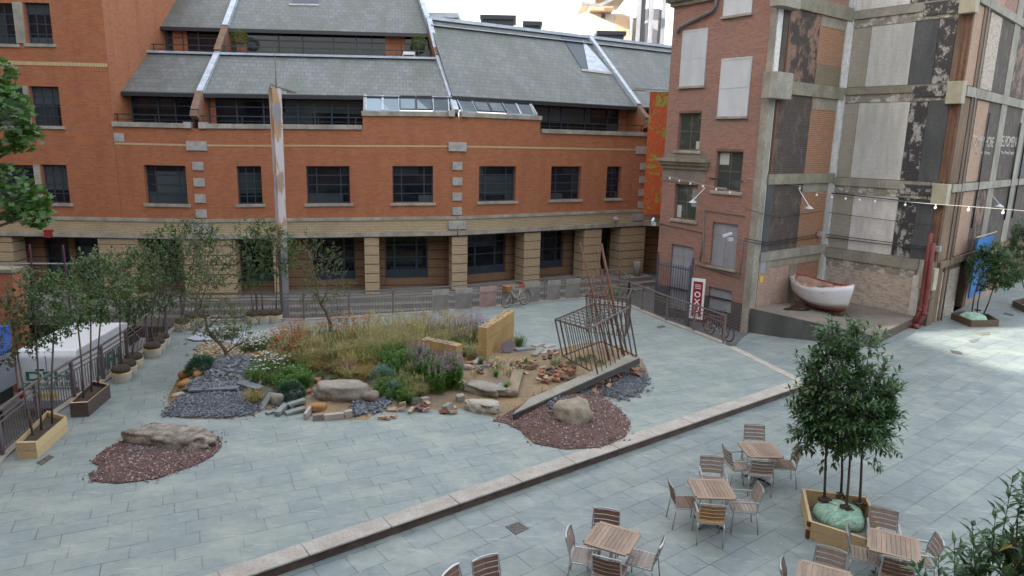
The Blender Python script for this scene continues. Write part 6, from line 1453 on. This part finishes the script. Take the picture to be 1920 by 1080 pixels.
for i,(a,b,lb) in enumerate((((370,728),(440,722),'upper dark slate slab stacked on the slate heap'),((355,738),(450,734),'long lower dark slate slab stacked on the slate heap'),((450,726),(490,738),'dark slate slab sloping right on the slate heap'))): slab(a,b,.14,.025,sl1,lb,z=.06+.03*i)
slab((960,742),(972,700),.16,.06,stone('tan_plank_stone',(.30,.24,.16),(.22,.18,.12),2,.9,.3,fine=16),'tan stone plank lying towards the camera in the sand',z=.03)
slab((893,692),(920,688),.03,.05,slg,'thin dark slab on edge between cobble and bricks');slab((923,735),(945,722),.14,.03,slg,'blue grey slab beside the smooth boulder')
slab((890,690),(899,676),.05,.06,conc_l,'small upright pale block near the cobble',z=.04)
slab((965,658),(1000,655),.14,.035,stone('blue_grey_slab',(.19,.215,.24),(.15,.17,.19),3,.8,.2),'blue grey slab just right of the leaning purple disc',z=.0)
slab((1001,668),(1014,658),.1,.03,conc_l,'pale broken slab at the end of the blue grey slab')
for i,(a,b,lb) in enumerate((((1014,664),(1034,655),'cream flat stone nearest the cage'),((1020,652),(1038,648),'cream flat stone behind the others by the cage'),((1000,650),(1018,645),'cream flat stone at the back of the bed'))): slab(a,b,.12,.02,slw,lb)
for px,m,lb,s in (((878,768),conc_l,'small white cube stone at the front edge',.085),((863,752),conc_l,'grey cube stone left of the pale boulder',.11),((797,757),conc_l,'pale squared stone below the tall green plants',.11),((840,772),rk,'lumpy grey stone on the front edge',.13),((775,757),slg,'grey squared stone among slates',.10),((755,764),stone('tan_brick_stone',(.34,.25,.17),(.26,.19,.13),4,.9,.3),'tan squared stone right of the small slate pile',.09),((765,748),slg,'leaning grey block under the teal plant',.1)):
    q=Gb(*px);slabobj('squared_stone',(q.x,q.y,q.z+s*.8),(s,s*.8,s*.8),rnd.uniform(0,1.5),rnd.uniform(-.3,.3),rnd.uniform(-.2,.2),m,lb,'stone')
# purple slate disc leaning on the tall block
q=Gb(952,660);mb=MB();mb.tube([(0,-.02,0),(0,.02,0)],.26,20);o=mb.build('slate_disc',pur,loc=(q.x,q.y-.05,q.z+.2));o.rotation_euler=(-.5,.0,.5);o.scale=(1,1,.8);tag(o,'dark purple slate disc leaning against the taller yellow block','stone disc')
# long leaning slab
a0=G(960,777,.22);a1=G(1197,672,.68);d=(a1-a0);L=d.length;dn=d.normalized();s_=dn.cross(Vector((0,0,1))).normalized();u_=s_.cross(dn)
def longslab():
    root=empty('long_slab',a0,0,'long grey slab with dark steel edge sloping up to the leaning cage','slab')
    mb=MB();w=.42;P=[Vector((0,0,0)),d,d-s_*w*1.0,-s_*w*.9+dn*1.0]
    mb.add([p for p in P]+[p-u_*.05 for p in P],[(0,1,2,3),(7,6,5,4),(0,4,5,1),(1,5,6,2),(2,6,7,3),(3,7,4,0)]);mb.build('slab_top',conc_l,root)
    mb=MB();mb.beam(s_*.03-u_*.075+dn*.02,d+s_*.03-u_*.075,.05,.17,up=u_);mb.build('steel_edge',stone('dark_steel_edge',(.055,.048,.045),(.035,.03,.028),4,.6,.2),root)
longslab()
# cages
stl=stone('dull_steel_bar',(.13,.105,.095),(.085,.07,.062),6,.6,.1,metal=.3)
def cage(bot,top,n1,n2,label,r=.02,bars=True):
    root=empty('steel_cage',bot[0],0,label,'cage');O=root.location;B=[p-O for p in bot];T_=[p-O for p in top]
    mb=MB()
    for i in range(4): j=(i+1)%4;mb.tube([T_[i],T_[j]],r*1.5,6);mb.tube([B[i],T_[i]],r*1.4,6);mb.tube([B[i],B[j]],r*1.2,6)
    mb.build('frame',stl,root);mb=MB();
    for i,k in ((0,n1),(1,n2),(2,n1),(3,n2)):
        j=(i+1)%4
        for m in range(1,k): f=m/k;mb.tube([B[i].lerp(B[j],f),T_[i].lerp(T_[j],f)],r*.75,5)
    mb.build('upright_bars',stl,root);mb=MB()
    for m in range(1,n1): f=m/n1;mb.tube([T_[0].lerp(T_[1],f),T_[3].lerp(T_[2],f)],r*.6,5)
    for m in range(1,n2): f=m/n2;mb.tube([T_[1].lerp(T_[2],f),T_[0].lerp(T_[3],f)],r*.6,5)
    mb.build('top_grid',stl,root);return root
def fitcage(bp,zb,tp,ht):
    B=[G(x,y,zb) for x,y in bp];T_=[atY(b.y+ht,x,y) for b,(x,y) in zip(B,tp)];return B,T_
B,T_=fitcage([(1055,667),(1121,703),(1194,668),(1128,640)],.50,[(1041,599),(1103,617),(1178,577),(1114,569)],.0)
cage(B,T_,7,9,'leaning steel bar cage standing on the long slab at the right end of the garden')
B,T_=fitcage([(1101,622),(1172,631),(1180,612),(1111,604)],.0,[(1099,552),(1177,560),(1184,542),(1110,537)],0.)
cage(B,T_,9,4,'second steel bar cage standing behind the leaning one',bars=True)
sackm=plain('black_sack',(.015,.015,.017),.5)
q=G(1140,628);cb=q
rods=[((1168,665),(1127,457),.045),((1160,672),(1119,470),.016),((1142,676),(1087,455),.028),((1130,678),(1097,523),.016),((1150,668),(1107,510),.018),((1160,660),(1117,505),.018),((1172,668),(1126,512),.02),((1176,662),(1130,530),.016)]
RL=['thickest rusty rod rising highest through the leaning cage','thin rusty rod beside the thickest one','rusty rod leaning farthest left above the cage','short thin rusty rod at the left of the bundle','rusty rod in the middle of the bundle, left one','rusty rod in the middle of the bundle, right one','rusty rod just right of the middle of the bundle','thin rusty rod at the right of the bundle']
for (b,t,r),lb in zip(rods,RL):
    p0=G(*b,.32);p1=atY(p0.y+.35,*t);mb=MB();mb.tube([(0,0,0),(p1-p0)*.5+Vector((.02,0,0)),p1-p0],r,7);o=mb.build('rusty_rod',rust_m,smooth=True,loc=p0);tag(o,lb,'rod','rusty rods in the cage')
# ================================================================ PLANTS
def blade(mb,p,d,L,w,bend,mi=0):
    d=d.normalized();s=d.cross(Vector((0,0,1)))
    if s.length<.05:s=Vector((1,0,0))
    s.normalize();out=Vector((d.x,d.y,0))
    if out.length>0:out.normalize()
    a=p;b=p+d*L*.55;c=b+(d*.6+out*bend*.6+Vector((0,0,-bend*.55))).normalized()*L*.45
    mb.add([a-s*w*.5,a+s*w*.5,b+s*w*.45,b-s*w*.45,c+s*w*.1,c-s*w*.1],[(0,1,2,3),(3,2,4,5)],mi)
def grass(n,R,h,w,bend,mats,name,sp=.45,seeds=0):
    mb=MB()
    for _ in range(n):
        a=rnd.uniform(0,2*pi);r=R*.35*math.sqrt(rnd.random());t=rnd.uniform(0,sp);blade(mb,Vector((cos(a)*r,sin(a)*r,0)),Vector((cos(a)*t,sin(a)*t,1)),h*rnd.uniform(.6,1.1),w,bend*rnd.uniform(.4,1.3),0)
    for _ in range(seeds):
        a=rnd.uniform(0,2*pi);t=rnd.uniform(0,sp*.8);d=Vector((cos(a)*t,sin(a)*t,1)).normalized();p=d*h*rnd.uniform(.8,1.2)
        for k in range(5): blade(mb,p+d*h*.04*k+rv(.012),d+rv(.4),.07,.012,.3,1)
    return mb.build(name,mats)
straw=leafmat('straw_grass',(.38,.33,.15),(.52,.45,.24),.7,.3);straw2=leafmat('golden_grass',(.32,.25,.07),(.42,.33,.12),.7,.3);grn=leafmat('fresh_green_blade',(.05,.16,.02),(.13,.25,.04),.5,.3);olive=leafmat('olive_green_blade',(.08,.14,.035),(.18,.22,.07),.6,.3);teal=leafmat('teal_spurge_leaf',(.11,.23,.21),(.20,.34,.31),.6,.2)
purp=leafmat('mauve_flower',(.27,.14,.28),(.42,.25,.40),.7,.15);oran=leafmat('rust_orange_flower',(.38,.06,.02),(.46,.13,.03),.7,.15);whf=leafmat('white_petal',(.75,.75,.72),(.8,.8,.76),.6,.2);mag=leafmat('magenta_flower',(.42,.04,.20),(.5,.07,.26),.6,.2);yel=leafmat('cream_flower',(.6,.5,.2),(.65,.58,.32),.6,.2);wine=leafmat('wine_red_leaf',(.13,.045,.05),(.20,.07,.08),.6,.2)
def stems(n,R,h,lm,fm,name,leafL=.10,leafw=.022,fl='spike',nf=1,fs=.03,lean=.25,leaves=16):
    mb=MB()
    for _ in range(n):
        a=rnd.uniform(0,2*pi);r=R*math.sqrt(rnd.random());b=Vector((cos(a)*r,sin(a)*r,0));d=Vector((cos(a)*lean*rnd.random(),sin(a)*lean*rnd.random(),1)).normalized();hh=h*rnd.uniform(.7,1.08)
        blade(mb,b,d,hh,.010,.1,0)
        for k in range(leaves):
            f=rnd.uniform(.08,.9);t=rnd.uniform(0,6.3);leaf(mb,b+d*hh*f,Vector((cos(t),sin(t),.5)),Vector((0,0,1)),leafL*rnd.uniform(.6,1.2)*(1.15-f*.5),leafw,0)
        top=b+d*hh
        if fl=='spike':
            for k in range(9): leaf(mb,top+d*(k-5)*.022+rv(.012),rv()+Vector((0,0,.4)),Vector((0,0,1)),fs,fs*.6,1)
        elif fl=='disc':
            for k in range(nf):
                c=top+rv(.06);
                for j in range(6): t=j*pi/3;leaf(mb,c,Vector((cos(t),sin(t),.1)),Vector((0,0,1)),fs,fs*.65,1)
        elif fl=='cloud':
            for k in range(12): leaf(mb,top+rv(.07),rv(),Vector((0,0,1)),fs,fs*.7,1)
    return mb.build(name,[lm,fm])
def dome(R,h,n,L,w,lm,name,fm=None,nf=0):
    mb=MB()
    for _ in range(n):
        v=rv().normalized();v.z=abs(v.z);k=rnd.uniform(.72,1.04);leaf(mb,Vector((v.x*R*k,v.y*R*k,v.z*h*k)),v+rv(.7)+Vector((0,0,.3)),Vector((0,0,1)),L*rnd.uniform(.7,1.2),w,0)
    for _ in range(nf):
        v=rv().normalized();v.z=abs(v.z);c=Vector((v.x*R,v.y*R,v.z*h+.03))
        for j in range(6): t=j*pi/3;leaf(mb,c,Vector((cos(t),sin(t),.2)),Vector((0,0,1)),.035,.024,1)
    return mb.build(name,[lm,fm or yel])
K={'feather':lambda:grass(210,.32,.72,.008,.9,[straw,straw],'feather_grass',.5,18),'gold':lambda:grass(200,.3,.55,.009,1.1,[straw2,straw2],'golden_grass',.75,6),'olive':lambda:grass(150,.28,.6,.011,.6,[olive,straw],'olive_grass',.4,10),
 'green':lambda:stems(24,.24,.55,grn,yel,'leafy_perennial',.11,.028,'none',leaves=20),'tallpurple':lambda:stems(34,.28,.85,leafmat('tall_stem_leaf',(.06,.16,.03),(.15,.27,.05),.5,.3),purp,'tall_flowering_plant',.13,.032,'spike',fs=.035,leaves=34,lean=.14),
 'mauve':lambda:stems(18,.26,.75,olive,purp,'mauve_flower_clump',.07,.018,'cloud',fs=.03,leaves=8),'orange':lambda:stems(20,.28,.72,olive,oran,'orange_flower_clump',.08,.02,'disc',1,.05,leaves=12),
 'daisy':lambda:stems(17,.28,.42,olive,whf,'white_daisy_clump',.08,.02,'disc',1,.036,leaves=20),'magenta':lambda:stems(14,.16,.4,grn,mag,'magenta_flower_clump',.07,.02,'cloud',fs=.035,leaves=12),
 'wine':lambda:stems(20,.24,.42,wine,purp,'wine_red_clump',.08,.02,'none',leaves=18),'teal':lambda:dome(.34,.36,900,.075,.018,teal,'teal_spurge'),'bush':lambda:dome(.45,.42,1500,.085,.045,leaf_b,'blue_green_bush'),
 'tuft':lambda:grass(110,.14,.30,.011,.6,[grn,grn],'green_tuft',.55),'hump':lambda:dome(.17,.15,420,.06,.010,leafmat('moss_green_leaf',(.04,.13,.02),(.08,.18,.03),.6,.2),'green_hump'),'creamfl':lambda:stems(14,.2,.34,olive,yel,'cream_flower_clump',.05,.015,'disc',1,.035,leaves=8)}
PK={k:[f().data for _ in range(2)] for k,f in K.items()}
for o in list(COL.objects):
    if o.type=='MESH' and o.users and any(o.data is m for v in PK.values() for m in v): bpy.data.objects.remove(o)
NMS={'feather':'feather_grass','gold':'golden_grass','olive':'olive_grass','green':'leafy_perennial','tallpurple':'tall_flowering_plant','mauve':'mauve_flower_clump','orange':'orange_flower_clump','daisy':'daisy_clump','magenta':'magenta_flower_clump','wine':'wine_red_plant','teal':'teal_spurge','bush':'blue_green_bush','tuft':'green_tuft','hump':'green_hump','creamfl':'cream_flower_clump'}
def plant(k,px,py,s=1.,label=None,group=None,zz=None):
    q=Gb(px,py) if zz is None else Vector(G(px,py,zz));o=bpy.data.objects.new(NMS[k],rnd.choice(PK[k]));COL.objects.link(o);o.location=q-Vector((0,0,.01));o.rotation_euler=(0,0,rnd.uniform(0,6.28));s*=rnd.uniform(.92,1.1);o.scale=(s,s,s*rnd.uniform(.92,1.08));return tag(o,label,'bush' if k in('bush',) else ('grass' if k in('feather','gold','olive','tuft') else 'plant'),group)
for a in (('bush',380,695,1.0,'dark blue green bush beside the gnarled apple tree'),('bush',545,742,.9,'dark blue green bush behind the grey stones at the front'),('bush',560,722,.7,'smaller blue green bush just behind the front one'),('gold',478,755,1.05,'golden grass clump at the front beside the slate chippings'),
 ('teal',716,715,1.05,'upper teal green spurge in the front of the meadow'),('teal',738,738,.95,'lower teal green spurge above the front stones'),('feather',655,715,.9,'pale feather grass clump right behind the largest boulder'),('gold',690,712,1.,'golden grass left of the teal spurge'),
 ('tallpurple',808,722,1.05,'tall green plant with mauve spikes, left of the yellow front pair'),('tallpurple',845,725,1.0,'tall green plant with mauve spikes left of the pale boulder'),('tallpurple',822,735,.9,'tall green plant with mauve spikes nearest the front stones'),('tallpurple',792,700,.95,'tall plant with mauve spikes hiding the end of the lower yellow block'),
 ('feather',770,752,.75,'drooping straw grass at the front edge'),('magenta',652,705,.9,'bright magenta flowers behind the largest boulder, left one'),('magenta',690,695,.8,'magenta flowers behind the largest boulder, right one'),('magenta',748,735,.5,'single deep pink flower head on the lower spurge'),
 ('feather',884,675,1.,'upright straw grass left of the taller yellow block'),('olive',972,650,.8,'small leafy tuft right of the taller yellow block'),('green',975,648,.75,'leafy green plant at the right side of the taller yellow block'),('green',905,682,.5,'green plant at the foot of the taller yellow block'),
 ('tuft',985,680,.8,'small green tuft in the sand right of the blocks'),('tuft',950,732,1.,'green spiky tuft near the smooth boulder'),('tuft',930,706,.9,'green tuft above the blue grey slab'),('creamfl',862,730,1.,'cream flowers beside the tall green plants'),('creamfl',935,690,.9,'cream flowers above the middle bricks'),('creamfl',1048,680,.9,'cream flowers at the left foot of the cage'),
 ('green',1040,688,.45,'green leafy plant in the bricks left of the cage'),('tuft',1025,705,.6,'green tuft in the brick pile'),('hump',1070,686,1.,'green hump under the cage, leftmost'),('hump',1090,680,1.1,'green hump under the cage, middle one'),('hump',1108,675,1.1,'green hump under the cage, rightmost'),('hump',1125,683,.8,'small green hump under the cage beside the slab'),
 ('green',600,712,.5,'low green leaves left of the magenta flowers'),('green',625,715,.5,'low green leaves behind the largest boulder, middle'),('green',705,740,.45,'low green leaves right of the largest boulder'),('tuft',560,690,1.2,'green tuft left of the wine red plants')):
    plant(*a)
plant('green',1150,560,1.0,'leafy green plant rising from the second cage',zz=.75)
# meadow drifts: each clump its own object, drifts share a description
def drift(k,px,n,label,s=1.):
    poly=[g(*p,.2) for p in px];xs=[p[0] for p in poly];ys=[p[1] for p in poly];c=0;t=0
    while c<n and t<4000:
        t+=1;q=(rnd.uniform(min(xs),max(xs)),rnd.uniform(min(ys),max(ys)))
        if not inpoly(q,poly) or not inpoly(q,gpoly): continue
        c+=1;o=bpy.data.objects.new(NMS[k],rnd.choice(PK[k]));COL.objects.link(o);o.location=(*q,hz(*q)-.01);o.rotation_euler=(0,0,rnd.uniform(0,6.28));z=s*rnd.uniform(.8,1.15);o.scale=(z,z,z);tag(o,label,'grass' if k in('feather','gold','olive','tuft') else 'plant',label.split(',')[0])
M1=[(500,660),(560,640),(760,625),(900,625),(900,650),(850,690),(780,710),(640,712),(520,690)]
drift('olive',M1,38,'olive grass clump filling the middle of the meadow, one of many alike')
drift('olive',[(600,640),(900,620),(930,650),(800,670),(620,680)],20,'olive grass clump near the back of the meadow, one of many alike',1.)
drift('orange',[(515,665),(545,640),(640,628),(730,628),(700,650),(560,680)],16,'orange red flower clump in the back left of the meadow',1.12)
drift('orange',[(500,672),(545,660),(575,690),(530,690)],5,'orange red flower clump beside the curved timber')
drift('feather',[(560,655),(720,640),(880,630),(880,655),(760,680),(600,690)],46,'pale feather grass clump in the middle of the meadow',1.15)
drift('gold',[(560,700),(640,680),(730,680),(760,710),(660,712)],28,'golden grass clump in the front half of the meadow',1.1)
drift('mauve',[(680,640),(760,628),(900,625),(900,640),(760,650)],11,'mauve flower clump at the back of the meadow',1.1)
drift('mauve',[(840,640),(905,620),(915,640),(870,665)],8,'mauve flower clump left of the taller yellow block')
drift('daisy',[(455,690),(500,665),(560,670),(570,712),(500,725),(460,715)],9,'white daisy clump at the left end of the meadow')
drift('green',[(460,720),(520,700),(590,705),(590,725),(520,740)],16,'leafy green clump behind the golden grass at the left',.9)
drift('green',[(690,690),(780,650),(820,660),(790,710),(720,712)],22,'leafy green clump between spurge and lower yellow block',1.)
drift('green',[(700,745),(720,705),(790,705),(800,735),(760,752)],14,'low leafy green clump between the spurge and the tall flowering plants',.7)
drift('feather',[(740,735),(770,712),(800,730),(780,750)],6,'straw grass clump between the spurge and the tall flowering plants',.7)
drift('teal',[(640,690),(700,680),(720,690),(660,705)],3,'small teal spurge in the middle of the golden grass',.7)
drift('tallpurple',[(780,705),(850,700),(855,735),(790,735)],6,'tall green plant with mauve spikes filling the gap in front of the lower yellow block',.9)
drift('feather',[(500,660),(560,645),(600,690),(520,700)],12,'straw grass clump between the daisies and the wine red plants',.9)
drift('green',[(560,690),(640,672),(760,668),(790,700),(640,705)],14,'fresh green leafy clump among the straw grasses in the middle of the meadow',.95)
drift('wine',[(570,690),(650,675),(680,700),(610,712)],10,'wine red clump in the front left of the meadow')
drift('olive',[(850,660),(900,650),(905,680),(860,690)],5,'olive grass clump between the two yellow blocks',.8)
drift('creamfl',[(870,700),(960,690),(1040,680),(960,715),(890,715)],7,'small cream flower clump in the sand',.8)
# white daisies and pale sheet at the left back
wp=stone('white_sheet',(.50,.54,.62),(.38,.42,.50),1.6,.6,.5,bd=.05)
sheetp=[g(*p) for p in ((352,636),(378,626),(392,618),(420,616),(424,622),(450,620),(462,628),(500,628),(510,634),(480,640),(470,648),(440,652),(432,645),(408,640),(385,640),(365,641))]
o,_=sheet('white_sheet',sheetp,lambda x,y:.05+.04*noise.noise(Vector((x*4,y*4,3)))+max(0,hz(x,y)-.004),.18,wp,wob=.08,kind=None);tag(o,'crumpled white sheet lying at the back left of the garden','sheet')
cr=stone('cream_shards',(.42,.36,.27),(.30,.26,.2),5,.9,.3,island=.6)
chips('cream_shards',[(360,668),(375,645),(420,640),(455,655),(470,665),(450,680),(410,668),(390,672)],320,.05,(cr,),'pale broken shards under the gnarled apple tree','rubble',.02,sandm)
def drift2(px,n,label):
    poly=[g(*p,.1) for p in px];xs=[p[0] for p in poly];ys=[p[1] for p in poly];c=0
    while c<n:
        q=(rnd.uniform(min(xs),max(xs)),rnd.uniform(min(ys),max(ys)))
        if not inpoly(q,poly): continue
        c+=1;o=bpy.data.objects.new('daisy_clump',rnd.choice(PK['daisy']));COL.objects.link(o);o.location=(*q,hz(*q)-.01);o.rotation_euler=(0,0,rnd.uniform(0,6.28));z=rnd.uniform(.6,.8);o.scale=(z*1.2,z*1.2,z);tag(o,label,'plant','low white daisies by the sheet')
drift2([(450,655),(480,632),(515,628),(520,640),(490,665),(470,672)],30,'low white daisy clump beside the white sheet')
drift2([(395,626),(420,612),(450,618),(440,636)],12,'low white daisy clump on the far side of the white sheet')
# curved timber
tp=[(482,662),(495,662),(505,652),(520,635),(535,618)];Yt=G(490,668,.2).y;mb=MB();P=[atY(Yt-.1,x,y) for x,y in tp];c=P[0]
for a,b in zip(P,P[1:]): mb.beam(a-c,b-c+(b-a)*.02,.16,.045)
o=mb.build('curved_timber',w_gold,loc=c);tag(o,'curved golden timber strip rising from the white daisies','timber')
# extra small broken pavers ringing the garden
# ================================================================ LIGHT, SKY, CAMERA
SUN_AZ=-104.;SUN_EL=21.
world=bpy.data.worlds.new('World');scene.world=world;world.use_nodes=True;nt=world.node_tree;bg=nt.nodes['Background'];sk=nt.nodes.new('ShaderNodeTexSky');sk.sky_type='NISHITA';sk.sun_disc=False;sk.sun_elevation=rad(SUN_EL);sk.sun_rotation=rad(SUN_AZ);sk.air_density=1.;sk.dust_density=5.;sk.ozone_density=.6
tcw=nt.nodes.new('ShaderNodeTexCoord');cn=nt.nodes.new('ShaderNodeTexNoise');cn.inputs['Scale'].default_value=2.2;cn.inputs['Detail'].default_value=5;nt.links.new(tcw.outputs['Generated'],cn.inputs['Vector'])
mr=nt.nodes.new('ShaderNodeMapRange');mr.inputs[1].default_value=.35;mr.inputs[2].default_value=.65;mr.inputs[3].default_value=.5;mr.inputs[4].default_value=.85;nt.links.new(cn.outputs[0],mr.inputs[0])
mx=nt.nodes.new('ShaderNodeMix');mx.data_type='RGBA';nt.links.new(mr.outputs[0],mx.inputs[0]);nt.links.new(sk.outputs[0],mx.inputs[6]);mx.inputs[7].default_value=(2.58,2.62,2.6,1);nt.links.new(mx.outputs[2],bg.inputs[0]);bg.inputs[1].default_value=.15
sun=bpy.data.lights.new('sun','SUN');sun.energy=3.4;sun.angle=rad(.5);sun.color=(1,.93,.82);so=bpy.data.objects.new('sun',sun);COL.objects.link(so)
sv=Vector((sin(rad(SUN_AZ))*cos(rad(SUN_EL)),cos(rad(SUN_AZ))*cos(rad(SUN_EL)),sin(rad(SUN_EL))));so.rotation_euler=sv.to_track_quat('Z','Y').to_euler();so.location=sv*60
# unseen blocks, added behind and left of the camera to keep the yard in shade
perp=Vector((sv.y,-sv.x,0)).normalized()  # along the block fronts
hd_=Vector((sv.x,sv.y,0)).normalized()
def blockat(s0,s1,h,label,dist=46,dep=12):
    # s measured along perp from the yard centre line
    c=Vector((4,24,0));a=c+hd_*dist+perp*s0;b=c+hd_*dist+perp*s1;p=[a,b,b+hd_*dep,a+hd_*dep];root=empty('neighbour_block',a,0,label,'building');mb=MB();mb.prism([((q-a).x,(q-a).y) for q in p],-2,h-.6);mb.build('walls',old_brick,root);mb=MB();c_=sum([(q-a) for q in p],Vector())/4;mb.prism([tuple((c_+((q-a)-c_)*1.03)[:2]) for q in p],h-.6,h);mb.build('roof',conc,root)
tgt=Vector((20,25.6,0));cc=Vector((4,24,0));s_t=(tgt-cc).dot(perp)
hn=(46+Vector((15.5-4,24.5-24,0)).dot(-hd_))*math.tan(rad(SUN_EL))
blockat(-52,s_t-3.4,52,'tall unseen brick block added to shade the yard, the one nearer the camera')
blockat(s_t-3.4,s_t+.9,hn,'lower unseen block added so that sun reaches the alley mouth over it')
blockat(s_t+.9,60,52,'tall unseen brick block added to shade the yard, the one farther off')
own=empty('viewing_building',(4,-1.2,0),0,'brick building from which the yard is seen, behind the camera','building');mb=MB();mb.box(-34,-13,-2,40,0,13.4);mb.build('walls',old_brick,own);mb=MB();mb.box(-34.3,-13.3,13.4,40.3,.3,14);mb.build('roof',conc,own)
for k in range(20):
    for z in (1.,4.6,8.2,11.): mb=MB();mb.box(-32+k*3.6,.002,z,-30.2+k*3.6,.05,z+1.7);mb.build('window',glass,own)
cam=bpy.data.cameras.new('camera');co=bpy.data.objects.new('camera',cam);COL.objects.link(co);M=Matrix((RV,UV_,-FV)).transposed().to_4x4();M.translation=Vector((0,0,H));co.matrix_world=M
cam.sensor_fit='HORIZONTAL';cam.sensor_width=36;cam.lens=36*Fpx/1920;cam.clip_end=3000;cam.clip_start=.1;scene.camera=co
scene.view_settings.view_transform='Standard';scene.view_settings.look='None';scene.view_settings.gamma=1;scene.view_settings.use_curve_mapping=False;scene.view_settings.exposure=2.52
scene.render.engine='CYCLES';scene.render.resolution_x=1024;scene.render.resolution_y=576
